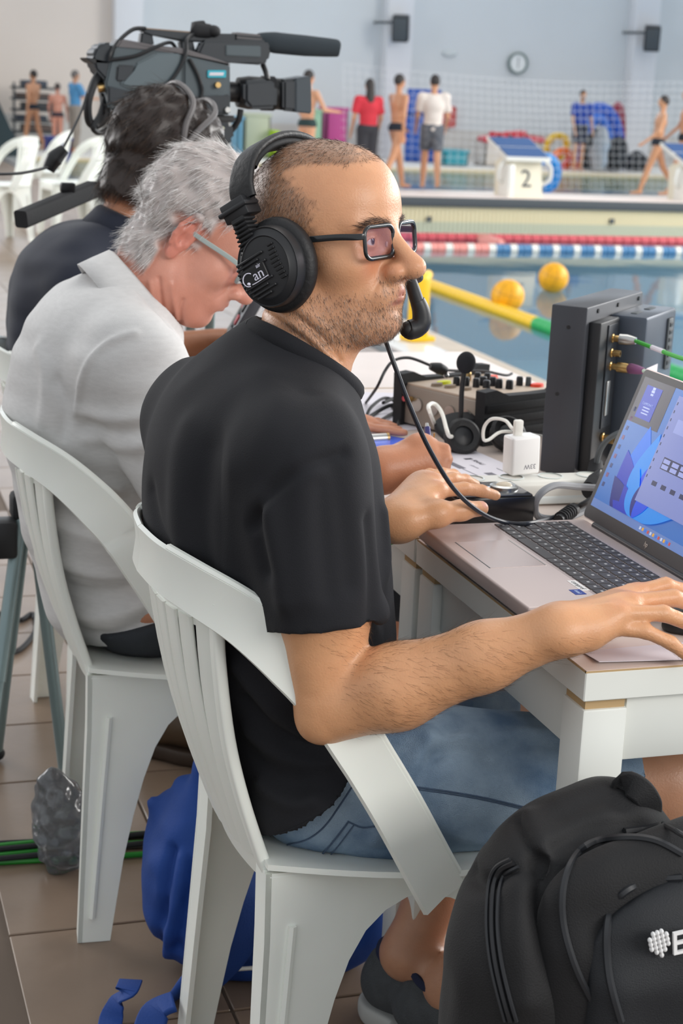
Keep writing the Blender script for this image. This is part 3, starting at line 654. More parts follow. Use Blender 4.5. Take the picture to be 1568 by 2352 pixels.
# ------------------------------------------------------------------ people: anatomy helpers
M_['skin'] = mat('skin', (200, 150, 120), 0.38, attr='Col', var=0.05, vscale=45, bump=0.22, bscale=420, sss=0.12, spec=0.45)
M_['hair'] = mat('hair', (60, 50, 44), 0.6, attr='Col', spec=0.25)
M_['eye'] = mat('eye', (230, 226, 220), 0.08, attr='Col')
def lin(*c): return A(srgb(*c))
def head_mesh(nb, nr=0.057, ears=True, nose=1.0, droop=0.0, h=0.0018, cran=1.0, fold=True, bulb=1.0):
    """a head in its own axes: x forward, y to its left, z up; origin midway between the ear canals"""
    lo = np.minimum(A([-.125, -.105, -.15]), A(nb) - nr - .01); hi = np.maximum(A([.15, .105, .148]), A(nb) + nr + .01)
    v = Vol(lo, hi, h)
    v.ell((-.006, 0, .046), (.095 * cran, .0765, .086), .02); v.ell((.044, 0, .05), (.051, .060, .060), .03)
    v.ell((.034, 0, -.02), (.053, .060, .068), .03); v.ell((.030, 0, -.062), (.055, .050, .042), .03)
    for s in (-1, 1):
        v.cap((-.014, s * .055, -.030), (.000, s * .054, -.070), .016, .016, .022); v.cap((.000, s * .054, -.070), (.060, s * .022, -.098), .016, .015, .022)
        v.ell((.052, s * .044, -.018), (.026, .021, .021), .02)
        v.cap((.083, s * .009, .027), (.068, s * .046, .029), .0115, .010, .014)
    v.ell((.073, 0, -.093), (.021, .024, .018), .018); v.ell((.030, 0, -.088), (.046, .040, .028), .03)
    nk = A(nb); v.cap(nk, (-.022, 0, -.045), nr, nr * .95, .03)
    for s in (-1, 1): v.cap((-.022, s * .052, -.035), nk + A([.035, s * .022, .01]), .014, .013, .02)
    for s in (-1, 1):
        v.ell((.095, s * .031, .008), (.019, .019, .0125), .012, 'c'); v.ell((.0735, s * .031, .008), (.0148, .0158, .0138), .003)
        v.ell((.0885, s * .031, .0065), (.0100, .0125, .0042), .0015, 'c')
    n = nose
    v.cap((.088, 0, .020), (.088 + .021 * n, 0, -.016), .008, .0108, .012); v.ell((.089 + .025 * n, 0, -.027), A([.0150, .0138, .0128]) * bulb, .008)
    v.ell((.094, 0, -.029), (.020 * n, .016, .012), .008)
    for s in (-1, 1):
        v.ell((.091 + .009 * n, s * .0145 * bulb, -.0315), A([.0125, .0085, .0095]) * bulb, .006); v.ell((.091 + .015 * n, s * .0075, -.0420), (.0068, .0036, .0058), .002, 'c')
    v.ell((.078, 0, -.058), (.024, .031, .024), .016); d = droop
    for s in (-1, 1):
        v.cap((.0985, s * .003, -.0545), (.0825, s * .024, -.0590 - d), .0056, .0032, .005); v.cap((.0955, s * .002, -.0645), (.0825, s * .022, -.0612 - d), .0064, .0034, .005)
        v.cap((.1045, 0, -.0593), (.084, s * .026, -.0608 - d), .0011, .001, .003, 'c')
    v.cap((.100, -.012, -.0755), (.100, .012, -.0755), .0038, k=.012, mode='c')
    if ears:
        for s in (-1, 1):
            R = Rz(-s * 0.38) @ Ry(0.16); e = A([-.012, s * .080, .000]); T = lambda q: e + R @ A(q)
            v.ell(T((.002, 0, 0)), (.0165, .0055, .030), .006, R=R)
            hx = [(.012, 0, .006), (.014, s * .002, .018), (.008, s * .004, .029), (-.004, s * .005, .033), (-.014, s * .006, .026), (-.0175, s * .006, .012), (-.0155, s * .005, -.004), (-.010, s * .003, -.018)]
            v.chain([T(q) for q in hx], [.0034] * 8, .003)
            v.chain([T(q) for q in ((-.005, s * .004, .020), (-.009, s * .0045, .008), (-.006, s * .004, -.010), (.002, s * .004, -.016))], [.0028] * 4, .004)
            v.ell(T((.001, s * .0065, -.001)), (.0075, .006, .0115), .003, 'c', R); v.ell(T((.003, 0, -.030)), (.0090, .0050, .0095), .005, R=R)
            v.ell(T((.012, s * .002, -.006)), (.0045, .004, .006), .003, R=R)
    P, Q = v.mesh(2)
    N = vnorm(P, Q)
    if fold:
        L = []
        for s in (-1, 1):
            L += [([(.098, s * .019, -.026), (.086, s * .030, -.044), (.076, s * .034, -.062)], .0035, -.0018), ([(.086, s * .012, -.004), (.074, s * .036, -.012)], .003, -.0010)]
        P = folds(P, N, L)
    return P, Q
def eyes(par, T, R, s_, col_iris):
    for s in (-1, 1):
        V, F = ball((0, 0, 0), (.0126, .0126, .0126), 28, 20, Ry(math.pi / 2)); r = np.hypot(V[:, 1], V[:, 2]); c = np.tile(lin(226, 218, 210), (len(V), 1)).astype(float)
        f = V[:, 0] > 0; c[f & (r < .0060)] = lin(*col_iris); c[f & (r < .0026)] = lin(8, 8, 8)
        V = (V + A([.0735, s * .031, .008])) * s_ @ R.T + T; obj('eye', (V, F), M_['eye'], par, col=c, ang=None)
def hand_fingers(v, mcps, tips, bends, radii, k=.004):
    """fingers as chains knuckle > middle joint > end joint > tip"""
    for m, t, b, r in zip(mcps, tips, bends, radii):
        m, t = A(m), A(t); d = t - m; up = A(b)
        p1 = m + d * .45 + up; p2 = m + d * .75 + up * .8
        v.chain([m, p1, p2, t], [r, r * .93, r * .86, r * .74], k)
def skincol(P, base, N=None, red=None, seed=1):
    c = np.tile(lin(*base), (len(P), 1)); n = noise(P, 22, seed) * .5 + noise(P, 60, seed + 3) * .3 + noise(P, 150, seed + 5) * .2
    return c * (1 + n[:, None] * A([.07, .11, .13]))

# ================================================================== man with the headset
person1 = None
HC1 = Yp(748, 570, 1.86); HS1 = .945
HR1 = Rz(math.radians(-48)) @ Ry(math.radians(-7)) @ Rx(math.radians(1))
NB1 = A([.545, 1.845, .985])                       # base of the neck
def to_head(p, c, R, s): return (R.T @ (A(p) - c)) / s
hp, hq = head_mesh(to_head(NB1, HC1, HR1, HS1), .060, ears=False, nose=1.22, droop=.004, bulb=1.14)
hl = hp.copy(); nl = vnorm(hl, hq)
x, y, z = hl.T; ay = np.abs(y)
# neck creases from the turned head
hp2 = hl
# regions in head axes
hairline = np.where(z < .055, .022 - .10 * np.maximum(0, .0 - z), .022 - .9 * (z - .055)); top = sstep(.066, .040, ay) * sstep(.080, .104, z)
hairline = np.maximum(hairline, -.030) + top * .095
buzz = sstep(.018, -.014, x - hairline + noise(hl, 180, 4) * .010 + noise(hl, 60, 9) * .006) * sstep(-.075, -.045, z) * np.where(x > -.02, sstep(-.03, -.005, z), 1)
cheek = sstep(.006, -.006, z - (-.050 + .30 * np.maximum(0, .02 - x) - .10 * (x - .03)) + noise(hl, 120, 6) * .008)
beard = cheek * (.35 + .65 * sstep(-.055, -.095, z)) * sstep(-.128, -.108, z) * sstep(-.035, .0, x)
stache = sstep(-.030, -.038, z) * sstep(-.064, -.058, z) * sstep(.032, .024, ay) * sstep(.070, .078, x)
lipd = np.minimum(seg_dist(hl, [(.0825, -.024, -.063), (.100, 0, -.0545), (.0825, .024, -.063)]), seg_dist(hl, [(.0825, -.022, -.065), (.098, 0, -.0645), (.0825, .022, -.065)]))
lips = sstep(.0088, .0058, lipd) * sstep(.078, .084, x)
beard = np.clip(np.maximum(beard * .9, stache * .35), 0, 1) * (1 - lips)
brow = np.zeros(len(hl))
for s in (-1, 1): brow = np.maximum(brow, sstep(.0050, .0018, seg_dist(hl * A([.15, 1, 1]), [(.0925 * .15, s * .012, .0270), (.087 * .15, s * .030, .0325), (.072 * .15, s * .050, .026)])) * (x > .05))
c1 = skincol(hl, (214, 158, 120))
c1 = c1 * (1 - .16 * sstep(.03, .0, np.hypot(ay - .035, z + .02))[:, None] * A([0, 1, 1]))
mix = lambda c, m, col: c * (1 - m[:, None]) + lin(*col) * m[:, None]
c1 = mix(c1, sstep(.016, .004, np.linalg.norm(hl - A([.118, 0, -.028]), axis=1)) * .35, (200, 122, 100))
c1 = mix(c1, lips * .75, (176, 112, 100)); c1 = mix(c1, buzz * .60, (86, 68, 57)); c1 = mix(c1, beard * (.30 + .18 * noise(hl, 260, 8)), (104, 92, 84)); c1 = mix(c1, brow * .45, (84, 62, 52))
for q in ((.062, -.058, -.028), (.06, -.052, -.062), (.03, -.072, .06), (.055, -.055, .085), (.02, -.07, .075)):
    c1 = mix(c1, sstep(.0022, .0008, np.linalg.norm(hl - A(q) * .98, axis=1) - .004 * 0), (120, 76, 60))
hw = (hl * HS1) @ HR1.T + HC1
nw = vnorm(hw, hq)
hw = pxfolds(hw, hq, [([(596, 700), (650, 745), (700, 780), (745, 825)], .0032, -.0034), ([(640, 695), (700, 740), (750, 785), (785, 830)], .0032, -.0034), ([(616, 698), (672, 742), (722, 785), (765, 828)], .0050, .0022), ([(662, 690), (720, 730), (775, 780)], .0050, .0018)])

# near arm and hand
EL1, WR1, SH1 = A([.518, 1.605, .642]), Zp(1285, 1447, .762), A([.495, 1.662, .905])
av = Vol((.40, 1.38, .56), (1.06, 1.76, .96), .0026)
av.cap(SH1, A([.512, 1.625, .76]), .046, .050, .01); av.cap(A([.512, 1.625, .76]), EL1 + A([0, 0.006, .02]), .050, .040, .02)
fm = EL1 + (WR1 - EL1) * .30
av.cap(EL1, fm, .036, .0435, .010); av.cap(fm, EL1 + (WR1 - EL1) * .68, .0435, .034, .02); av.cap(EL1 + (WR1 - EL1) * .68, WR1, .034, .0262, .02)
av.ell(EL1 + A([-.012, .0, -.012]), (.022, .02, .022), .015)
mc = [Zp(1462, 1362, .776), Zp(1442, 1385, .782), Zp(1418, 1410, .778), Zp(1392, 1440, .765)]           # index .. little knuckle
tp = [Zp(1600, 1385, .757), Zp(1660, 1430, .748), Zp(1640, 1475, .742), Zp(1585, 1512, .732)]
for m, r in zip(mc, (.0135, .0135, .013, .0125)): av.cap(WR1 + (m - WR1) * .05, m, .018, r, .016, flat=((0, 0, 1), .9))
av.cap(WR1, (mc[0] + mc[3]) / 2, .026, .022, .02, flat=((0, 0, 1), .75)); av.cap(WR1, mc[3] + A([-.02, 0, -.006]), .021, .015, .018)
hand_fingers(av, mc, tp, [(0, 0, .014), (0, 0, .016), (0, 0, .015), (0, 0, .011)], [.0098, .0100, .0095, .0086])
th0 = WR1 + A([.02, .03, -.008]); av.chain([th0, th0 + A([.045, .03, -.002]), th0 + A([.075, .035, -.012])], [.016, .0115, .0095], .01)
ap, aq = av.mesh(2)
an = vnorm(ap, aq); mid = lambda a, b, t: a + (b - a) * t
tend = [([mid(WR1, m, .25) + A([0, 0, .015]), m + A([-.01, 0, .012])], .0035, .0014) for m in mc]
ap = folds(ap, an, tend + [([WR1 + A([.003, -.03, 0]), WR1 + A([.004, -.015, .02])], .002, -.0012), ([WR1 + A([.010, -.03, 0]), WR1 + A([.010, -.015, .02])], .002, -.0010),
                           ([EL1 + A([.06, -.02, .045]), EL1 + A([.055, -.045, .02])], .006, -.003)])
ac = skincol(ap, (216, 160, 118), seed=3)
for m in mc: ac = mix(ac, sstep(.018, .004, np.linalg.norm(ap - m - A([0, 0, .01]), axis=1)) * .22, (196, 118, 92))
# far arm and hand
W2, E2 = Zp(912, 1198, .762), A([.55, 2.09, .72])
lv = Vol((.36, 1.84, .64), (.98, 2.2, 1.0), .0026)
lv.cap((.46, 2.0, .885), (.505, 2.06, .78), .046, .046, .01); lv.cap((.505, 2.06, .78), E2, .046, .040, .02); lv.cap(E2, E2 + (W2 - E2) * .4, .041, .040, .02); lv.cap(E2 + (W2 - E2) * .4, W2, .038, .028, .02, flat=((0, 0, 1), .88))
lm = [Zp(1003, 1128, .792), Zp(990, 1112, .794), Zp(972, 1106, .790), Zp(955, 1108, .782)]
lt = [Zp(1138, 1138, .776), Zp(1092, 1114, .780), Zp(1062, 1102, .776), Zp(1020, 1100, .770)]
for m, r in zip(lm, (.0138, .0135, .013, .012)): lv.cap(W2 + (m - W2) * .05, m, .019, r, .016)
lv.cap(W2, (lm[0] + lm[3]) / 2, .027, .023, .02, flat=((0, 0, 1), .8))
hand_fingers(lv, lm, lt, [(0, 0, .006), (0, 0, .008), (0, 0, .01), (0, 0, .01)], [.0096, .0096, .009, .0082])
t0_ = Zp(945, 1195, .768); t1_ = Zp(1005, 1180, .776); t2_ = Zp(1060, 1172, .778); t3_ = Zp(1104, 1168, .776)
lv.chain([t0_, t1_, t2_, t3_], [.020, .0145, .0118, .0102], .012); lv.cap(t1_, mid(W2, lm[0], .6), .012, .014, .015)
lp, lq = lv.mesh(2); lc = skincol(lp, (214, 158, 116), seed=4)
for m in lm: lc = mix(lc, sstep(.016, .004, np.linalg.norm(lp - m - A([0, 0, .01]), axis=1)) * .25, (190, 110, 84))
lc = mix(lc, sstep(.008, .005, np.linalg.norm(lp - (t3_ + A([.002, -.004, .006])), axis=1)) * .6, (214, 150, 136))
# trunk and legs
KN, KF = A([.965, 1.66, .495]), A([.955, 2.0, .475]); AN, AF = Zp(1035, 2265, .11), Zp(935, 2190, .13)
gv = Vol((.30, 1.50, .0), (1.08, 2.18, 1.02), .0065)
gv.ell((.57, 1.83, .51), (.08, .13, .07), .03); gv.ell((.54, 1.83, .68), (.085, .135, .15), .04); gv.ell((.51, 1.84, .84), (.085, .14, .11), .04); gv.cap((.495, 1.71, .90), (.48, 1.96, .89), .038, .038, .03); gv.cap((.515, 1.84, .9), NB1, .05, .055, .03)
for s, K_, An in ((1.70, KN, AN), (1.93, KF, AF)):
    gv.cap((.62, s, .505), K_, .066, .056, .03); gv.cap(K_, K_ + (An - K_) * .35 + A([-.015, 0, 0]), .056, .056, .03); gv.cap(K_ + (An - K_) * .35 + A([-.015, 0, 0]), An, .054, .034, .03); gv.ell(K_ + A([.012, 0, .012]), (.05, .05, .045), .03)
    gv.cap(An, An + A([.10, -.02, -.055]), .036, .025, .02)
gp_, gq_ = gv.mesh(2); gc = skincol(gp_, (188, 140, 112), seed=5)
def catm(*ms):
    P = []; Q = []; c = []; n = 0
    for p, q, cc in ms: P.append(p); Q.append(q + n); c.append(cc); n += len(p)
    return (np.concatenate(P), np.concatenate(Q)), np.concatenate(c)
bm_, bc_ = catm((hw, hq, c1), (ap, aq, ac), (lp, lq, lc), (gp_, gq_, gc))
man1 = obj('person', bm_, M_['skin'], col=bc_, ang=None, label='man in a black T-shirt and headset sitting nearest, one hand on the table', cat='person')
eyes(man1, HC1, HR1, HS1, (92, 66, 46))
# hair: clipped sides, beard, brows, forearm hairs
def hairs(name, P, Q, wgt, n, length, wd, dirf, colf, par, segs=3, lift=.5, base=0.0, curl=0.0, jit=.2):
    r, iv = pick(P, Q, wgt, n); N = vnorm(P, Q)[iv]; D = dirf(r, N); D = D - N * (D * N).sum(1)[:, None]; D /= np.linalg.norm(D, axis=1)[:, None] + 1e-9
    L = length * (.6 + .8 * RNG.random(n)); t = np.linspace(0, 1, segs)[None, :, None]; J = RNG.normal(size=(n, 3)) * jit; D = D + J
    pth = (r + N * base)[:, None, :] + (D[:, None, :] * t + N[:, None, :] * (lift * t - lift * .6 * t * t)) * L[:, None, None]
    if curl: pth = pth + (RNG.normal(size=(n, 1, 3)) * (t ** 2)) * curl
    return strands(name, r, pth, wd, M_['hair'], par, colf(r, n))
hd = lambda v: (lambda r, N: np.tile(HR1 @ A(v), (len(r), 1)))
def greymix(d, g, p): return lambda r, n: np.where(RNG.random((n, 1)) < p, lin(*g), lin(*d)) * (.7 + .6 * RNG.random((n, 1)))
hairs('clipped_hair', hw, hq, buzz, 9000, .0050, .00016, hd((-.35, 0, -1)), greymix((84, 68, 58), (176, 166, 156), .25), man1)
hairs('beard', hw, hq, beard, 4200, .0050, .00015, hd((.35, 0, -1)), greymix((96, 84, 74), (190, 182, 174), .36), man1)
for s in (-1, 1):
    bw = brow * (np.sign(y) == s); hairs('eyebrow', hw, hq, bw, 260, .009, .00022, hd((-.6, s * .8, .15)), greymix((84, 64, 54), (130, 110, 98), .15), man1, lift=.12)
fa = sstep(.03, .09, np.linalg.norm(ap - (WR1 + (mc[1] - WR1) * .9), axis=1)) * sstep(.02, .06, (ap - EL1) @ ((WR1 - EL1) / np.linalg.norm(WR1 - EL1))) + .15 * sstep(.5, .55, ap[:, 0]); fa = np.clip(fa, 0, 1) * sstep(.72, .69, ap[:, 2] - .05)
ad = (WR1 - EL1) / np.linalg.norm(WR1 - EL1)
hairs('arm_hair', ap, aq, fa, 2400, .013, .00009, lambda r, N: np.tile(ad * .7 + A([0, 0, -.5]), (len(r), 1)), greymix((84, 60, 42), (130, 100, 72), .3), man1, segs=4, lift=.25)

# black T-shirt
M_['tee'] = mat('black_jersey', (19, 20, 26), 0.9, var=0.10, vscale=9, bump=0.25, bscale=700)
tv_ = Vol((.30, 1.50, .40), (.76, 2.20, 1.10), .0040)
tv_.ell((.556, 1.83, .476), (.114, .226, .122), .06); tv_.ell((.525, 1.83, .66), (.130, .185, .16), .06); tv_.ell((.502, 1.84, .79), (.138, .198, .14), .06); tv_.ell((.495, 1.85, .88), (.120, .182, .122), .06)
tv_.cap((.500, 1.695, .912), (.470, 1.975, .895), .055, .055, .06); tv_.cap((.51, 1.76, .925), (.525, 1.845, .950), .050, .060, .05); tv_.cap((.525, 1.845, .950), (.49, 1.93, .915), .060, .050, .05); tv_.cap((.49, 1.86, .945), (.522, 1.862, .985), .055, .054, .04)
tv_.plane((.467, 1.7, .450), (.70, 0, -.71), .004)
for S, E, r0, r1, t in ((SH1 + A([.004, 0, 0]), EL1 + A([.006, 0, 0]), .065, .0665, .655), (A([.452, 1.995, .89]), A([.505, 2.065, .76]), .062, .058, 1.0)):
    sv = Vol((.30, 1.50, .40), (.76, 2.20, 1.10), .0040); d = (E - S) / np.linalg.norm(E - S); hem = S + (E - S) * t
    sv.cap(S, hem + d * .03, r0, r1, .0); sv.plane(hem, d); iv_ = Vol((.30, 1.50, .40), (.76, 2.20, 1.10), .0040); iv_.cap(hem - d * .05, hem + d * .05, r1 - .013, r1 - .010, 0); sv.minus(iv_)
    k = .05; q = np.minimum(tv_.d, sv.d); tv_.d = q - np.maximum(k - np.abs(tv_.d - sv.d), 0) ** 2 / (4 * k)
ndir = HC1 - NB1; tv_.cap(NB1 - A([0, 0, .03]), NB1 + ndir * .8, .058, .066, .012, 'c')
tp_, tq_ = tv_.mesh(2); tn = vnorm(tp_, tq_)
wr = noise(tp_ * A([1, 1, .6]), 14, 3); tp_ = tp_ + tn * (np.abs(wr) ** 1.5 * -.006 + noise(tp_, 5, 9) * .005)[:, None]
F = lambda *q: [A(p) for p in q]
tp_ = pxfolds(tp_, tq_, [([(575, 1210), (620, 1130), (700, 1070), (790, 1040)], .007, -.006), ([(590, 1190), (598, 1250), (612, 1310)], .012, -.007), ([(615, 1180), (640, 1290), (655, 1380)], .016, .008),
    ([(700, 1090), (690, 1230), (705, 1370)], .016, .005), ([(770, 1080), (790, 1200), (800, 1340)], .014, -.005), ([(735, 1120), (745, 1250), (755, 1360)], .012, -.004),
    ([(430, 980), (400, 1120), (420, 1280)], .022, .005), ([(480, 1040), (455, 1180), (480, 1330)], .022, -.006), ([(530, 1080), (510, 1220), (540, 1380)], .020, .005), ([(345, 1130), (370, 1240), (430, 1300)], .014, -.006),
    ([(545, 1530), (620, 1620), (700, 1690)], .012, .008), ([(560, 1610), (640, 1690), (740, 1720)], .012, -.009), ([(575, 1680), (660, 1745), (750, 1750)], .012, .008), ([(590, 1745), (640, 1790), (690, 1800)], .012, -.005), ([(600, 1800), (660, 1850), (720, 1840)], .010, .007),
    ([(600, 860), (560, 960), (520, 1050)], .024, .003), ([(700, 900), (640, 1000), (600, 1100)], .020, -.004), ([(880, 1180), (890, 1300), (880, 1420)], .014, .006), ([(850, 1200), (860, 1330), (855, 1440)], .012, -.007)])
shirt1 = obj('t_shirt', (tp_, tq_), M_['tee'], man1, ang=None)
ring = []; dirn = ndir / np.linalg.norm(ndir); a1 = np.cross(dirn, [0, 1.0, 0]); a1 /= np.linalg.norm(a1); a2 = np.cross(dirn, a1)
for q in np.linspace(0, 2 * math.pi, 33): ring.append(NB1 + A([-.002, 0, -.006]) + a1 * .0685 * math.cos(q) + a2 * .072 * math.sin(q) + dirn * (.006 - .026 * (A([1, 0, 0]) @ (a1 * math.cos(q) + a2 * math.sin(q)))))
obj('collar', sweep(A(ring), circ(1.0, 10, .009, .012), dirn, False), M_['tee'], shirt1, ang=None)
# denim shorts
M_['denim'] = mat('denim', (86, 114, 144), 0.8, rgb2=(158, 180, 200), vscale=11, bump=0.9, bscale=800, detail=12)
M_['seam'] = mat('denim_seam', (70, 88, 112), 0.85, var=.2, vscale=120)
dv = Vol((.38, 1.50, .34), (1.04, 2.2, .72), .0045)
dv.ell((.562, 1.83, .515), (.108, .178, .098), .05)
for s, K_, r in ((1.705, KN, .088), (1.935, KF, .088)): dv.cap((.640, s, .510), K_ + A([-.02, 0, .0]), r, .074, .04)
dv.cap((.547, 1.728, .482), (.64, 1.71, .487), .064, .074, .03); dv.plane((.905, 1.68, .5), (1, .06, -.05)); hv = Vol((.38, 1.50, .34), (1.04, 2.2, .72), .0045)
for K_ in (KN, KF): hv.cap(K_ - A([.10, 0, 0]), K_, .056, .061, 0)
dv.minus(hv); dv.plane((.455, 1.7, .535), (-.62, 0, .78)); dv.plane((0, 0, .415), (0, 0, -1), .02)
dp, dq = dv.mesh(2); dn_ = vnorm(dp, dq); dp = dp + dn_ * (noise(dp * A([.6, 1, 1]), 18, 5) * .005)[:, None]
dp = pxfolds(dp, dq, [([(890, 1900), (945, 1790), (980, 1690)], .012, .007), ([(925, 1830), (1000, 1730), (1050, 1665)], .010, -.008), ([(990, 1710), (1080, 1690), (1125, 1745)], .009, .008), ([(1010, 1735), (1090, 1720), (1130, 1780)], .010, -.007), ([(1090, 1765), (1160, 1715), (1250, 1700)], .012, -.005), ([(1150, 1700), (1210, 1680), (1280, 1690)], .010, .005), ([(870, 1760), (885, 1850), (860, 1930)], .010, .006), ([(990, 1880), (1080, 1930), (1180, 1930)], .012, .005), ([(1180, 1780), (1240, 1800), (1290, 1790)], .010, -.004), ([(660, 1985), (720, 1970), (790, 1990)], .010, -.005)])
jeans = obj('denim_shorts', (dp, dq), M_['denim'], man1, ang=None)
def snap(pts, P=dp, N=None, off=.002):
    o = []
    for p in pts: o.append(P[np.argmin(((P - p) ** 2).sum(1))])
    return A(o)
def seamline(pts, r, name='seam', n=8):
    q = onpx(dp, dq, pts, n, .0005); obj(name, tube(q, r, 6, smooth=False), M_['seam'], jeans)
seamline([(935, 1805), (1010, 1815), (1100, 1830), (1180, 1848), (1280, 1872)], .0011); seamline([(935, 1810), (1010, 1820), (1100, 1835), (1180, 1853), (1280, 1877)], .0008)
seamline([(800, 1887), (775, 1920), (752, 1948), (735, 1966)], .0012, 'pocket_edge'); seamline([(812, 1895), (790, 1925), (768, 1953), (752, 1970)], .0008, 'pocket_edge'); seamline([(798, 1886), (830, 1900), (860, 1898)], .0010, 'pocket_edge')
seamline([(660, 1940), (705, 1928), (745, 1898), (780, 1850), (808, 1808)], .0010, 'waistband')

# shoes
M_['knit'] = mat('shoe_knit', (70, 74, 78), 0.8, bump=0.6, bscale=420, var=.15, vscale=60); M_['sole'] = mat('shoe_sole', (176, 178, 176), 0.6); M_['lining'] = mat('shoe_lining', (24, 32, 62), 0.8)
def shoe(An, yaw, label, group, mk, ml, ms, dirz=0.0, length=.27):
    R = Rz(yaw); b = A([An[0], An[1], 0]); T = lambda q: b + R @ A(q)
    t = thing('shoe', label, 'shoe', b, group)
    v = Vol(b - .22, b + A([.3, .3, .2]), .0036); zs = .028
    v.chain([T((-.055, 0, zs + .035)), T((.02, 0, zs + .045)), T((.11, .004, zs + .025)), T((.175, .008, zs + .012))], [.040, .042, .036, .026], .02); v.cap(T((-.05, 0, zs + .03)), T((-.045, 0, .105)), .036, .034, .02); v.cap(T((-.02, 0, .07)), T((.01, 0, .10)), .036, .034, .02)
    v.plane((0, 0, zs), (0, 0, -1)); v.plane(T((-.03, 0, .118)), R @ A([-.25, 0, 1.0])); v.cap(T((-.03, 0, .075)), T((-.03, 0, .16)), .029, .033, .004, 'c')
    obj('upper', v.mesh(2), mk, t, ang=None)
    v = Vol(b - A([.22, .22, .03]), b + A([.3, .3, .08]), .0036); v.chain([T((-.055, 0, .02)), T((.02, 0, .02)), T((.11, .004, .02)), T((.18, .008, .022))], [.044, .042, .046, .030], .02); v.plane((0, 0, .032), (0, 0, 1), .004); v.plane((0, 0, .001), (0, 0, -1), .004)
    obj('sole', v.mesh(1), ms, t, ang=None)
    obj('collar_lining', tube([T((-.03 + .034 * math.cos(a), .034 * math.sin(a), .112 - .010 * math.cos(a))) for a in np.linspace(0, 6.283, 17)], .007, 8, 2), ml, t)
    for k in range(4): obj('lace', tube([T((.035 + .022 * k, -.026, .083 - .008 * k)), T((.035 + .022 * k + .004, 0, .094 - .010 * k)), T((.035 + .022 * k, .028, .083 - .008 * k))], .0028, 6, 4), ml if k % 2 else mk, t)
    return t
shoe(AF + A([.02, 0, 0]), math.radians(-62), 'grey knit trainer of the crossed foot, left of the black backpack', 'shoes of the nearest man', M_['knit'], M_['lining'], M_['sole'])
shoe(AN + A([.01, .0, 0]), math.radians(-50), 'grey knit trainer half hidden by the black backpack', 'shoes of the nearest man', M_['knit'], M_['lining'], M_['sole'])
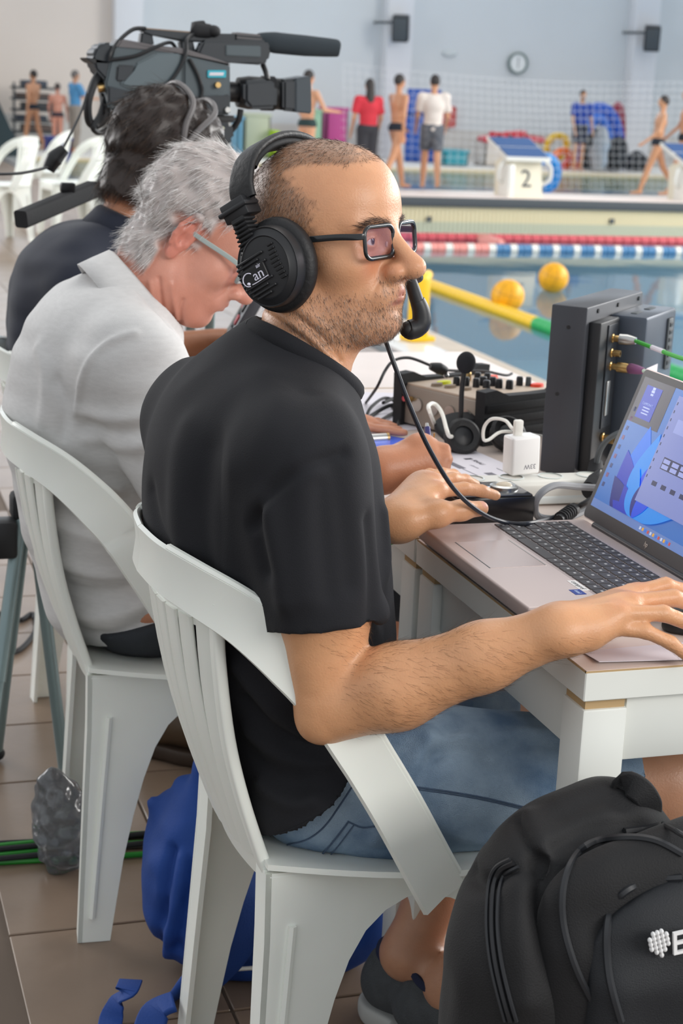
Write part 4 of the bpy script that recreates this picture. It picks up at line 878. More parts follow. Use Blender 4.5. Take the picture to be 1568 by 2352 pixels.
# ================================================================== headset and glasses of the nearest man
H1 = lambda q: HC1 + HR1 @ (A(q) * HS1)
HB_ = lambda *a, **k: xf(box(*a, **k), HR1 * HS1, HC1)
def hl_(m): return xf(m, HR1 * HS1, HC1)
M_['leatherette'] = mat('leatherette', (28, 28, 30), .55, bump=.5, bscale=130); M_['cup'] = mat('cup_plastic', (36, 37, 40), .42); M_['cupdk'] = mat('cup_dark', (22, 22, 24), .5); M_['logo'] = mat('logo_print', (226, 224, 240), .5)
hs = thing('headset', 'black broadcast headset with a boom microphone worn by the nearest man', 'headset', H1((-.01, 0, -.06)))
CUPR = Rx(math.radians(90)) @ Rz(0)                         # lathe axis to the wearer's right (-y)
for s in (-1, 1):
    cx = -.014; cz = -.013
    def cupm(prof, n=40, ex=.90): m = lathe(prof, n); V = m[0] * A([ex, 1, 1]); V = np.stack([V[:, 0] + cx, s * V[:, 2], V[:, 1] + cz], 1); return hl_((V, m[1]))
    pad = [(.026, .071), (.032, .068), (.044, .070), (.0545, .078), (.0575, .086), (.0555, .094), (.050, .097), (.026, .097)]
    m = cupm(pad, 64); obj('ear_pad', m, M_['leatherette'], hs, ang=None)
    obj('cup', cupm([(.0, .118), (.020, .118), (.036, .1165), (.0375, .1180), (.0395, .1160), (.0455, .1120), (.0470, .1130), (.0485, .1080), (.0490, .0955), (.030, .0950)], 56), M_['cup'], hs)
    if s < 0:
        a = math.radians(24); ca, sa = math.cos(a), math.sin(a)
        def fb(u0, v0, u1, v1, y0, y1, bev=.0006):         # bar on the cup face, u along the ribs
            V, F = box((u0, v0, y0), (u1, v1, y1), bev, 1); X = cx + V[:, 0] * ca - V[:, 1] * sa; Z = cz + V[:, 0] * sa + V[:, 1] * ca; return hl_((np.stack([X * .97, -V[:, 2], Z], 1), F))
        for k in range(10):
            v0 = -.030 + k * .0052; hw2 = math.sqrt(max(.0405 ** 2 - v0 ** 2, 0)); 
            if -.012 < v0 < .004: obj('rib', fb(-hw2, v0, -.030, v0 + .0024, .117, .1205), M_['cup'], hs); continue
            obj('rib', fb(-hw2, v0, -.004 + .010 * (k % 2), v0 + .0028, .117, .1208), M_['cup'], hs)
        obj('badge', fb(-.036, -.013, .002, .0075, .117, .1212, .001), M_['cupdk'], hs)
        for k in range(9): obj('vent_slot', fb(.010 + .0012 * abs(4 - k), -.022 + k * .0052, .0235, -.0196 + k * .0052, .117, .1190), M_['cupdk'], hs)
        TR = HR1 @ np.stack([A([ca, 0, sa]), A([-sa, 0, ca]), A([0, -1.0, 0])], 1)
        lg = lambda u, v, y=.1214: H1((cx + (u * ca - v * sa) * .97, -y, cz + u * sa + v * ca))
        obj('logo_text', text('an', .0165, TR, lg(-.0105, -.0035), .0002), M_['logo'], hs, smooth=False); obj('logo_text', text('air', .0065, TR, lg(-.006, .0058), .0002), M_['logo'], hs, smooth=False)
        obj('logo_arc', tube([lg(-.0265 + .0085 * math.cos(q), -.0035 + .0078 * math.sin(q)) for q in np.linspace(.7, 4.6, 12)], .0007, 6, 2), M_['logo'], hs)
        obj('logo_arc', tube([lg(-.024, -.0108), lg(-.016, -.0112), lg(.002, -.0105)], .0006, 6, 2), M_['logo'], hs)
        obj('logo_arc', ball(lg(-.0285, -.0078), (.0022, .0022, .0018), 10, 8), M_['logo'], hs)
    # sliding arm: block and bellows ribs
    blk = lambda lo, hi, bv=.002: xf(box(lo, hi, bv), HR1 @ Ry(math.radians(-24)) * HS1, H1((cx, 0, cz)))
    ly = lambda a, b: sorted((s * a, s * b))
    def yb(x0, x1, a, b, z0, z1): q = ly(a, b); return blk((x0, q[0], z0), (x1, q[1], z1))
    obj('slider', yb(-.030, .006, .080, .110, .068, .092), M_['cup'], hs)
    obj('slider_lip', yb(-.034, .010, .084, .114, .078, .084), M_['cup'], hs)
    for k in range(8): obj('arm_rib', yb(-.026 + .001 * k, .002, .092, .1165, .026 + .0052 * k, .0294 + .0052 * k), M_['rubber'], hs)
    obj('arm_core', yb(-.022, -.002, .094, .112, .02, .07), M_['cupdk'], hs)
bp = [H1((cx - .040 * q[0], q[1], q[2])) for q in ((.9, -.097, .066), (1.0, -.094, .086), (1.02, -.078, .113), (1.0, -.045, .130), (1.0, 0, .136), (1.0, .045, .130), (1.02, .078, .113), (1.0, .094, .086), (.9, .097, .066))]
P = spline(A(bp), 6); cen = H1((-.05, 0, .03)); out = P - cen; T = np.gradient(P, axis=0); T /= np.linalg.norm(T, axis=1)[:, None]
xax = HR1 @ A([math.cos(.35), 0, math.sin(.35)]); up_ = np.cross(T, np.tile(xax, (len(P), 1))); up_ /= np.linalg.norm(up_, axis=1)[:, None]; up_ *= np.sign((up_ * out).sum(1))[:, None]
pr = A(rrect(.034, .0085, .004)); V = (P[:, None, :] + xax[None, None, :] * pr[None, :, :1] + up_[:, None, :] * pr[None, :, 1:]).reshape(-1, 3); k = len(pr)
obj('headband', (V, [(i * k + j, i * k + (j + 1) % k, (i + 1) * k + (j + 1) % k, (i + 1) * k + j) for i in range(len(P) - 1) for j in range(k)]), M_['leatherette'], hs, ang=50)
pr = A(rrect(.026, .008, .0038)); q = slice(10, -10); P2 = P[q] - up_[q] * .007; V = (P2[:, None, :] + xax[None, None, :] * pr[None, :, :1] + up_[q][:, None, :] * pr[None, :, 1:]).reshape(-1, 3)
obj('headband_pad', (V, [(i * k + j, i * k + (j + 1) % k, (i + 1) * k + (j + 1) % k, (i + 1) * k + j) for i in range(len(P2) - 1) for j in range(k)]), M_['rubber'], hs, ang=50)
mY = 1.812
obj('boom', tube([H1((-.005, .115, -.02)), H1((.05, .100, -.05)), H1((.095, .062, -.045)), Yp(938, 622, mY), Yp(950, 668, mY), Yp(963, 708, mY)], [.0035, .004, .0045, .0062, .0080, .0088], 14), M_['cup'], hs)
obj('microphone', tube([Yp(958, 690, mY), Yp(966, 712, mY), Yp(968, 738, mY), Yp(958, 752, mY), Yp(940, 758, mY), Yp(934, 757, mY)], [.0088, .0105, .0118, .0120, .0118, .0085], 18, 4), M_['cup'], hs)
obj('mic_grille', ball(Yp(936, 757, mY), (.0098, .0098, .0098), 16, 10), M_['cupdk'], hs)
obj('cord', tube([H1((-.01, .10, -.05)), H1((.02, .07, -.12)), Yp(878, 768, 1.865), Yp(905, 836, 1.85), Yp(940, 930, 1.85), Yp(985, 1030, 1.86), Yp(1040, 1120, 1.88), Yp(1100, 1175, 1.90), Zp(1160, 1200, .7485), Zp(1215, 1202, .7485), Yp(1270, 1188, 2.03), Zp(1330, 1166, .735), Zp(1420, 1120, .7245)], .0030, 8), mat('cord_dark', (38, 42, 50), .45), hs)

M_['lens'] = None
def lens_mat():
    m = bpy.data.materials.new('lens_glass'); m.use_nodes = True; nt = m.node_tree; N = nt.nodes; L = nt.links; N.clear()
    out = N.new('ShaderNodeOutputMaterial'); mx = N.new('ShaderNodeMixShader'); tr = N.new('ShaderNodeBsdfTransparent'); gl = N.new('ShaderNodeBsdfGlossy'); gl.inputs['Roughness'].default_value = .02
    gl.inputs[0].default_value = (.75, .55, .95, 1); tr.inputs[0].default_value = (.93, .90, .94, 1); mx.inputs[0].default_value = .055
    L.new(tr.outputs[0], mx.inputs[1]); L.new(gl.outputs[0], mx.inputs[2]); L.new(mx.outputs[0], out.inputs[0]); return m
M_['lens'] = lens_mat(); M_['acetate'] = mat('acetate', (22, 26, 30), .18, coat=.4)
def glasses(label, HC, HR, HS, mfr, mtm, lx=.0985, lz=.0065, lw=.055, lhh=.037, rim=.0024, tz=.015, group=None):
    Hf = lambda q: HC + HR @ (A(q) * HS); g = thing('glasses', label, 'glasses', Hf((lx, 0, lz)))
    pad_ = mat('nose_pad', (206, 168, 146), .3)
    for s in (-1, 1):
        wr = s * .14; LR = HR @ Rz(wr)
        c = Hf((lx - .003, s * .0345, lz)); rr = rrect(lw, lhh, .010, 5); ring = [c + LR @ (A([0, p, q]) * HS) for p, q in rr]; ring.append(ring[0])
        obj('rim', sweep(A(ring), circ(rim, 8, 1.0, 1.25), None, False), mfr, g, ang=None)
        obj('lens', xf((np.stack([prism(rrect(lw - .001, lhh - .001, .0095, 5), -.0005, .0005)[0][:, i] for i in (2, 0, 1)], 1), prism(rrect(lw - .001, lhh - .001, .0095, 5), -.0005, .0005)[1]), LR * HS, c), M_['lens'], g, smooth=False)
        P = [Hf(q) for q in ((lx - .006, s * .0625, tz), (lx - .014, s * .069, tz), (.060, s * .0735, tz + .001), (.02, s * .0775, tz), (-.012, s * .080, tz - .001), (-.028, s * .080, tz - .012))]
        obj('temple', sweep(spline(P, 5), rrect(.0026, .0072, .001), HR @ A([0, 0, 1.0])), mtm, g, ang=50)
        obj('nose_pad', ball(Hf((lx - .006, s * .0105, lz - .004)), (.002, .0015, .004), 8, 8), pad_, g)
    obj('bridge', tube([Hf((lx - .001, -.0085, lz + .009)), Hf((lx + .0012, 0, lz + .0105)), Hf((lx - .001, .0085, lz + .009))], .0024, 8), mfr, g); return g
glasses('black framed glasses of the nearest man, lenses tinted by reflections', HC1, HR1, HS1, M_['acetate'], M_['acetate'])
wb = []; wd = (E2 - W2) / np.linalg.norm(E2 - W2); b1 = np.cross(wd, [0, 0, 1.0]); b1 /= np.linalg.norm(b1); b2 = np.cross(wd, b1)
wc = W2 + wd * .012
obj('wristband', sweep(A([wc + b1 * .0335 * math.cos(q) + b2 * .0285 * math.sin(q) for q in np.linspace(0, 2 * math.pi, 29)]), rrect(.0016, .009, .0006, 2), wd, False), mat('band_green', (70, 190, 60), .5), label='bright green wristband on the left wrist of the nearest man', cat='wristband', ang=None)

# ================================================================== man in the white polo
HC2 = Yp(442, 548, 2.5); HS2 = .98; HR2 = Rz(math.radians(-17)) @ Ry(math.radians(33)) @ Rx(math.radians(-2)); NB2 = Yp(300, 690, 2.5)
p2, q2 = head_mesh(to_head(NB2, HC2, HR2, HS2), .060, ears=True, nose=1.12, h=.0021)
n2 = vnorm(p2, q2); x, y, z = p2.T; ay = np.abs(y)
ear_d = np.linalg.norm(p2 - np.stack([np.full(len(p2), -.010), np.sign(y) * .082, np.full(len(p2), .0)], 1), axis=1); ear = sstep(.040, .034, ear_d) * sstep(.070, .075, ay)
front = .070 + .02 * sstep(.03, .0, ay); hm = np.where(z > .055, sstep(.008, -.008, x - front + (z < .075) * (.075 - z) * 1.6), sstep(.006, -.006, x - (.020 - .05 * np.maximum(0, .03 - z) * 10 * .1)))
hm = hm * np.where(x > -.028, sstep(-.012, .004, z), sstep(-.088, -.066, z)) * (1 - sstep(.044, .036, ear_d) * sstep(.066, .072, ay) * sstep(.035, .03, z)); hm = np.clip(hm, 0, 1)
c2 = skincol(p2, (210, 150, 130), seed=11); c2 = mix(c2, ear * .45, (206, 110, 96)); c2 = mix(c2, sstep(.02, .006, np.linalg.norm(p2 - A([.115, 0, -.028]), axis=1)) * .4, (196, 100, 88)); c2 = mix(c2, sstep(-.03, -.08, z) * .35, (190, 120, 100))
lipd = np.minimum(seg_dist(p2, [(.0825, -.024, -.059), (.100, 0, -.0545), (.0825, .024, -.059)]), seg_dist(p2, [(.0825, -.022, -.0615), (.098, 0, -.0645), (.0825, .022, -.0615)])); c2 = mix(c2, sstep(.0088, .0058, lipd) * sstep(.078, .084, x) * .6, (176, 96, 90))
c2 = mix(c2, hm * .9, (178, 174, 172))
streak = noise(p2 * A([.5, 1, .6]), 120, 4) * .004 + noise(p2 * A([.6, 1, .7]), 50, 5) * .005
p2 = p2 + n2 * (hm * (.010 + .006 * sstep(.05, .11, z) + streak))[:, None]; w2_ = (p2 * HS2) @ HR2.T + HC2
w2_ = pxfolds(w2_, q2, [([(365, 640), (372, 700), (382, 745)], .0035, -.0035), ([(395, 655), (400, 700), (408, 735)], .005, .003), ([(345, 650), (352, 700), (365, 735)], .005, .003), ([(420, 690), (412, 720), (416, 745)], .0035, -.003)])
SH2, EL2, WR2 = A([.435, 2.34, .895]), A([.535, 2.265, .675]), Zp(872, 1082, .772)
av = Vol((.34, 2.02, .60), (.92, 2.46, .98), .0034)
av.cap(SH2, EL2, .05, .040, .01); av.cap(EL2, EL2 + (WR2 - EL2) * .4, .042, .043, .02); av.cap(EL2 + (WR2 - EL2) * .4, WR2, .041, .028, .02, flat=((0, 0, 1), 1.1))
HD = [Zp(975, 1026, .806), Zp(985, 1045, .796), Zp(985, 1066, .784), Zp(978, 1086, .770)]
for m, r in zip(HD, (.016, .0155, .015, .0145)): av.cap(WR2 + (m - WR2) * .1, m, .024, r, .018)
for m, r, (a, b) in zip(HD, (.0105, .0105, .010, .0095), (((1018, 1034), (1008, 1064)), ((1022, 1055), (1006, 1082)), ((1018, 1078), (1000, 1096)), ((1010, 1094), (992, 1104)))):
    av.chain([m, Yp(a[0], a[1], m[1] - .01), Yp(b[0], b[1], m[1] - .02)], [r * 1.1, r, r * .85], .004)
av.chain([WR2 + A([.03, .03, .012]), Zp(960, 1020, .81), Zp(992, 1020, .806)], [.018, .013, .010], .012)
ap2, aq2 = av.mesh(2); ac2 = skincol(ap2, (200, 138, 104), seed=13)
gv = Vol((.22, 2.16, .0), (1.0, 2.86, 1.02), .0075)
gv.ell((.46, 2.53, .52), (.10, .15, .08), .04); gv.ell((.425, 2.53, .68), (.10, .15, .15), .05); gv.ell((.41, 2.52, .84), (.095, .155, .12), .05); gv.cap((.435, 2.37, .90), (.42, 2.69, .90), .045, .045, .04); gv.cap((.43, 2.51, .9), NB2, .05, .055, .03)
KN2 = [A([.86, 2.42, .50]), A([.86, 2.66, .50])]
for s, K_ in zip((2.43, 2.63), KN2): gv.cap((.48, s, .505), K_, .07, .055, .03); gv.cap(K_, K_ + A([-.10, 0, -.40]), .052, .034, .03)
fa2 = A([.42, 2.70, .895]); gv.cap(fa2, (.56, 2.76, .68), .048, .04, .02); gv.cap((.56, 2.76, .68), (.80, 2.62, .755), .04, .028, .02); gv.cap((.80, 2.62, .755), (.88, 2.60, .752), .03, .02, .02, flat=((0, 0, 1), .6))
for k in range(4): gv.cap((.86, 2.635 - .022 * k, .750), (.94, 2.64 - .026 * k, .738), .0105, .0085, .003)
g2, gq2 = gv.mesh(2); bm_, bc_ = catm((w2_, q2, c2), (ap2, aq2, ac2), (g2, gq2, skincol(g2, (196, 136, 106), seed=14)))
man2 = obj('person', bm_, M_['skin'], col=bc_, ang=None, label='grey-haired man in a white polo shirt bending over his notes', cat='person')
eyes(man2, HC2, HR2, HS2, (90, 100, 110))
def flow2(r, N):
    q = ((r - HC2) @ HR2) / HS2; d = np.stack([-.9 + .3 * noise(q, 18, 3), q[:, 1] * 4 + .35 * noise(q, 25, 5), -.35 - 3.0 * np.maximum(0, -q[:, 0] - .02) - 2 * (np.abs(q[:, 1]) > .06)], 1); return d @ HR2.T
hairs('grey_hair', w2_, q2, hm ** 2, 6500, .024, .00036, flow2, lambda r, n: np.where(RNG.random((n, 1)) < .25, lin(150, 142, 138), lin(244, 242, 240)) * (.75 + .4 * RNG.random((n, 1))), man2, segs=6, jit=.08, lift=.05, base=-.001, curl=.003)
bwm = np.zeros(len(p2))
for s in (-1, 1): bwm = np.maximum(bwm, sstep(.0062, .0035, seg_dist(p2 * A([.15, 1, 1]), [(.0139, s * .013, .0275), (.013, s * .030, .0345), (.0108, s * .050, .030)])) * (p2[:, 0] > .05))
hairs('eyebrow', w2_, q2, bwm, 500, .010, .0003, lambda r, N: np.tile(HR2 @ A([-.6, 0, .2]), (len(r), 1)), greymix((150, 140, 132), (210, 206, 200), .5), man2, lift=.2)
M_['polo'] = mat('white_pique', (208, 207, 206), .8, var=.05, vscale=60, bump=.3, bscale=500, stretch=(1, 1, 4))
def shirt(parts, sleeves, hem, NB, ndir, lo, hi, h=.005, nr=.064, nlen=.8, wob=.006, foldl=(), wsc=12):
    v = Vol(lo, hi, h)
    for kind, *a in parts: (v.ell if kind == 'e' else v.cap)(*a)
    if hem: v.plane(*hem, .004)
    for S, E, r0, r1, t in sleeves:
        sv = Vol(lo, hi, h); d = (E - S) / np.linalg.norm(E - S); hm_ = S + (E - S) * t; sv.cap(S, hm_ + d * .04, r0, r1, 0); sv.plane(hm_, d); iv = Vol(lo, hi, h); iv.cap(hm_ - d * .05, hm_ + d * .05, r1 - .013, r1 - .010, 0); sv.minus(iv)
        k = .03; q = np.minimum(v.d, sv.d); v.d = q - np.maximum(k - np.abs(v.d - sv.d), 0) ** 2 / (4 * k)
    if NB is not None: v.cap(NB - A([0, 0, .03]), NB + ndir * nlen, nr - .006, nr, .012, 'c')
    P, Q = v.mesh(2); n = vnorm(P, Q); P = P + n * (noise(P * A([1, 1, .6]), wsc, 3) * wob + noise(P * A([.5, .5, 1.6]), wsc * 2, 7) * wob * .5)[:, None]
    return pxfolds(P, Q, foldl), Q
nd2 = HC2 - NB2
sp, sq = shirt([('e', (.46, 2.53, .49), (.125, .17, .10), .06), ('e', (.425, 2.53, .64), (.130, .182, .15), .06), ('e', (.402, 2.53, .78), (.133, .19, .14), .06), ('e', (.415, 2.52, .885), (.118, .185, .115), .06), ('c', (.43, 2.37, .905), (.415, 2.68, .905), .060, .060, .05), ('c', (.43, 2.44, .915), tuple(NB2 - A([.004, 0, .034])), .052, .060, .05), ('c', tuple(NB2 - A([.004, 0, .034])), (.40, 2.62, .915), .060, .052, .05)],
    [(SH2, EL2, .080, .074, .74), (fa2, A([.56, 2.76, .68]), .078, .07, .75)], ((.40, 2.5, .438), (.25, 0, -.97)), NB2, nd2, (.20, 2.14, .38), (.66, 2.92, 1.06), .005, nr=.066, wob=.005,
    foldl=[([(60, 1020), (170, 1085), (270, 1125)], .012, .009), ([(70, 1060), (180, 1120), (285, 1150)], .010, -.007), ([(80, 1095), (185, 1155), (300, 1190)], .012, .009), ([(100, 1140), (200, 1190), (300, 1220)], .010, -.007), ([(110, 1190), (215, 1235), (310, 1250)], .012, .008), ([(140, 1290), (230, 1320), (320, 1310)], .013, .009), ([(150, 1345), (230, 1365), (320, 1350)], .011, -.008), ([(165, 1405), (240, 1420), (330, 1390)], .013, .010), ([(190, 1450), (260, 1460), (340, 1420)], .010, -.006),
           ([(190, 945), (280, 965), (360, 950)], .011, .006), ([(195, 980), (290, 995), (350, 985)], .010, -.005), ([(175, 950), (190, 860), (240, 790), (310, 765)], .006, .005), ([(200, 1010), (290, 1030), (345, 1020)], .011, .005), ([(90, 800), (110, 870), (100, 960)], .014, .006), ([(130, 880), (150, 930), (140, 1000)], .012, -.006), ([(290, 640), (340, 690), (390, 745)], .008, -.004)])
polo = obj('polo_shirt', (sp, sq), M_['polo'], man2, ang=None)
d2 = nd2 / np.linalg.norm(nd2); e1 = np.cross(d2, [0, 1.0, 0]); e1 /= np.linalg.norm(e1); e2 = np.cross(d2, e1)
fw2 = e1 if e1[0] > 0 else -e1
rows_ = []
for q in np.linspace(-2.75, 2.75, 34):                          # open at the front
    u = (-fw2) * math.cos(q) + e2 * math.sin(q); fr = abs(q) / 2.75
    rows_.append([NB2 + u * .067 + d2 * (.020 - .012 * fr), NB2 + u * .070 + d2 * (.034 - .014 * fr), NB2 + u * .077 + d2 * (.031 - .016 * fr), NB2 + u * (.086 + .004 * fr) + d2 * (.006 - .036 * fr ** 2), NB2 + u * (.094 + .008 * fr) + d2 * (-.018 - .046 * fr ** 2)])
obj('collar', surf(A(rows_), .0025), M_['polo'], polo, ang=None)
M_['darkcloth'] = mat('dark_cloth', (44, 48, 54), .85, var=.1, vscale=14, bump=.2, bscale=600)
dv = Vol((.28, 2.26, .36), (.98, 2.84, .66), .0065); dv.ell((.465, 2.53, .51), (.118, .172, .10), .05)
for s, K_ in zip((2.43, 2.63), KN2): dv.cap((.48, s, .51), K_, .088, .066, .04)
dv.plane((0, 0, .40), (0, 0, -1), .02); dv.plane((.40, 2.5, .47), (-.30, 0, .95)); P_, Q_ = dv.mesh(2); trousers = obj('trousers', (P_ + vnorm(P_, Q_) * (noise(P_, 16, 2) * .005)[:, None], Q_), M_['darkcloth'], man2, ang=None)
glasses('glasses with pale grey temples worn by the grey-haired man', HC2, HR2, HS2, mat('frame_grey', (140, 150, 150), .3), mat('temple_grey', (160, 172, 170), .35), tz=.014)
pn0, pn1 = Yp(986, 1040, 2.175), Yp(980, 972, 2.20); t = thing('pen', 'dark blue pen held upright in the fist of the grey-haired man', 'pen', pn0)
obj('barrel', tube([pn0 - (pn1 - pn0) * 1.0, pn1 - (pn1 - pn0) * .14], .0046, 14, smooth=False), mat('pen_blue', (44, 40, 110), .25, coat=.5), t); obj('button', tube([pn1 - (pn1 - pn0) * .14, pn1], [.0034, .0022], 12, smooth=False), M_['steel'], t); obj('clip', tube([pn0 + A([.004, -.004, .03]), pn0 + A([.0045, -.0045, .0])], .0012, 6, smooth=False), M_['brass'], t)

# ================================================================== man in navy with dark hair
HC3 = Yp(362, 385, 3.15); HS3 = 1.0; HR3 = Rz(math.radians(18)) @ Ry(math.radians(24)); NB3 = Yp(292, 545, 3.15)
p3, q3 = head_mesh(to_head(NB3, HC3, HR3, HS3), .058, ears=True, h=.0026); n3 = vnorm(p3, q3); x, y, z = p3.T; ay = np.abs(y)
ear_d = np.linalg.norm(p3 - np.stack([np.full(len(p3), -.010), np.sign(y) * .082, np.zeros(len(p3))], 1), axis=1)
hm = sstep(.010, -.010, x - np.where(z > .05, .075, .028)) * np.where(x > -.028, sstep(-.012, .004, z), sstep(-.100, -.078, z)) * (1 - sstep(.042, .034, ear_d) * (ay > .068) * (z < .02)); hm = np.clip(hm, 0, 1)
c3 = mix(skincol(p3, (186, 128, 96), seed=21), hm * .97, (26, 22, 21)); p3 = p3 + n3 * (hm * (.018 + .006 * noise(p3, 40, 3) + .003 * noise(p3 * A([.6, 1, .7]), 90, 6)))[:, None]; w3 = (p3 * HS3) @ HR3.T + HC3
gv = Vol((.26, 2.82, .0), (1.0, 3.62, 1.06), .0075)
gv.ell((.53, 3.17, .52), (.10, .15, .08), .04); gv.ell((.49, 3.17, .70), (.10, .155, .16), .05); gv.ell((.485, 3.16, .88), (.095, .16, .12), .05); gv.cap((.475, 3.02, .91), (.485, 3.31, .91), .045, .045, .04); gv.cap((.50, 3.16, .93), NB3, .05, .055, .03)
for s in (3.07, 3.27): gv.cap((.55, s, .505), (.92, s + .02, .51), .07, .055, .03); gv.cap((.92, s + .02, .51), (.74, s - .05, .08), .052, .034, .03)
gv.cap((.485, 3.33, .90), (.58, 3.41, .73), .046, .04, .02); gv.cap((.58, 3.41, .73), (.84, 3.455, .752), .042, .030, .02); gv.cap((.84, 3.455, .752), (.92, 3.46, .745), .030, .02, .02, flat=((0, 0, 1), .6))
for k in range(4): gv.cap((.90, 3.485 - .02 * k, .744), (.98, 3.495 - .024 * k, .735), .0105, .0085, .003)
gv.cap((.48, 2.995, .90), (.56, 2.94, .71), .046, .04, .02); gv.cap((.56, 2.94, .71), (.78, 3.10, .752), .042, .03, .02); gv.cap((.78, 3.10, .752), (.86, 3.16, .745), .03, .02, .02, flat=((0, 0, 1), .6))
for k in range(4): gv.cap((.84, 3.13 + .02 * k, .744), (.91, 3.165 + .024 * k, .735), .0105, .0085, .003)
g3, gq3 = gv.mesh(2); bm_, bc_ = catm((w3, q3, c3), (g3, gq3, skincol(g3, (184, 124, 90), seed=22)))
man3 = obj('person', bm_, M_['skin'], col=bc_, ang=None, label='dark-haired man in a navy polo sitting under the video camera', cat='person'); eyes(man3, HC3, HR3, HS3, (60, 44, 36))
def flow3(r, N):
    q = (r - HC3) @ HR3; d = np.stack([-.5 + .5 * noise(q, 20, 3), q[:, 1] * 3 + .4 * noise(q, 22, 5), -.9 - 2.0 * np.maximum(0, -q[:, 0])], 1); return d @ HR3.T
hairs('dark_hair', w3, q3, hm ** 2, 4200, .036, .00050, flow3, lambda r, n: np.where(RNG.random((n, 1)) < .2, lin(92, 76, 64), lin(44, 38, 36)) * (.6 + .8 * RNG.random((n, 1))), man3, segs=6, jit=.08, lift=.05, base=-.002, curl=.003)
nd3 = HC3 - NB3
M_['navycloth'] = mat('navy_jersey', (26, 32, 48), .85, var=.08, vscale=9, bump=.2, bscale=500, sheen=.1)
sp, sq = shirt([('e', (.53, 3.17, .50), (.12, .17, .10), .06), ('e', (.49, 3.17, .65), (.125, .182, .15), .06), ('e', (.475, 3.17, .79), (.130, .192, .14), .06), ('e', (.478, 3.16, .90), (.122, .188, .125), .06), ('c', (.475, 3.02, .918), (.48, 3.31, .918), .060, .060, .06), ('c', (.475, 3.07, .945), tuple(NB3 - A([0, 0, .03])), .050, .060, .05), ('c', tuple(NB3 - A([0, 0, .03])), (.49, 3.26, .945), .060, .050, .05)],
    [(A([.48, 2.995, .905]), A([.56, 2.94, .71]), .068, .066, .8), (A([.485, 3.33, .905]), A([.58, 3.41, .73]), .068, .066, .8)], ((.40, 3.1, .45), (.3, 0, -.95)), NB3, nd3, (.24, 2.80, .38), (.72, 3.56, 1.12), .006, nr=.064, wob=.006)
navy = obj('polo_shirt', (sp, sq), M_['navycloth'], man3, ang=None)
d3 = nd3 / np.linalg.norm(nd3); e1 = np.cross(d3, [0, 1.0, 0]); e1 /= np.linalg.norm(e1); e2 = np.cross(d3, e1); fw3 = e1 if e1[0] > 0 else -e1; rows_ = []
for q in np.linspace(-2.7, 2.7, 26):
    u = (-fw3) * math.cos(q) + e2 * math.sin(q); fr = abs(q) / 2.7; rows_.append([NB3 + u * .066 + d3 * .030, NB3 + u * .070 + d3 * .036, NB3 + u * .076 + d3 * .030, NB3 + u * .090 + d3 * (-.004 - .03 * fr ** 2)])
obj('collar', surf(A(rows_), .0025), M_['navycloth'], navy, ang=None)
dv = Vol((.34, 2.9, .36), (1.0, 3.46, .66), .008); dv.ell((.535, 3.17, .51), (.118, .172, .10), .05)
for s in (3.07, 3.27): dv.cap((.55, s, .51), (.90, s + .02, .515), .086, .068, .04)
dv.plane((0, 0, .41), (0, 0, -1), .02); obj('trousers', dv.mesh(2), M_['darkcloth'], man3, ang=None)
shoe(A([.66, 2.985, .1]), math.radians(-40), 'brown leather shoe on the floor behind the white chair legs', 'shoes of the man in navy', mat('brown_leather', (84, 66, 48), .45, var=.15, vscale=12, bump=.3, bscale=90), mat('shoe_inside', (50, 40, 32), .8), mat('brown_sole', (60, 46, 36), .6))
H3 = lambda q: HC3 + HR3 @ A(q)
t = thing('headset', 'headset with a forked grey band on the dark-haired man', 'headset', H3((0, 0, .10))); gb = mat('band_grey', (96, 92, 92), .4)
for a in (.030, -.022): obj('headband', tube([H3((-.02, -.100, .035)), H3((-.02 + a * .5, -.098, .075)), H3((a, -.072, .128)), H3((a * 1.4, 0, .158)), H3((a, .072, .128)), H3((-.02 + a * .5, .098, .075)), H3((-.02, .10, .035))], .0058, 8), gb, t)
for s in (-1, 1): obj('ear_cup', xf(ball((0, 0, 0), (.040, .018, .044), 24, 14), HR3, H3((-.014, s * .104, .0))), M_['cup'], t)

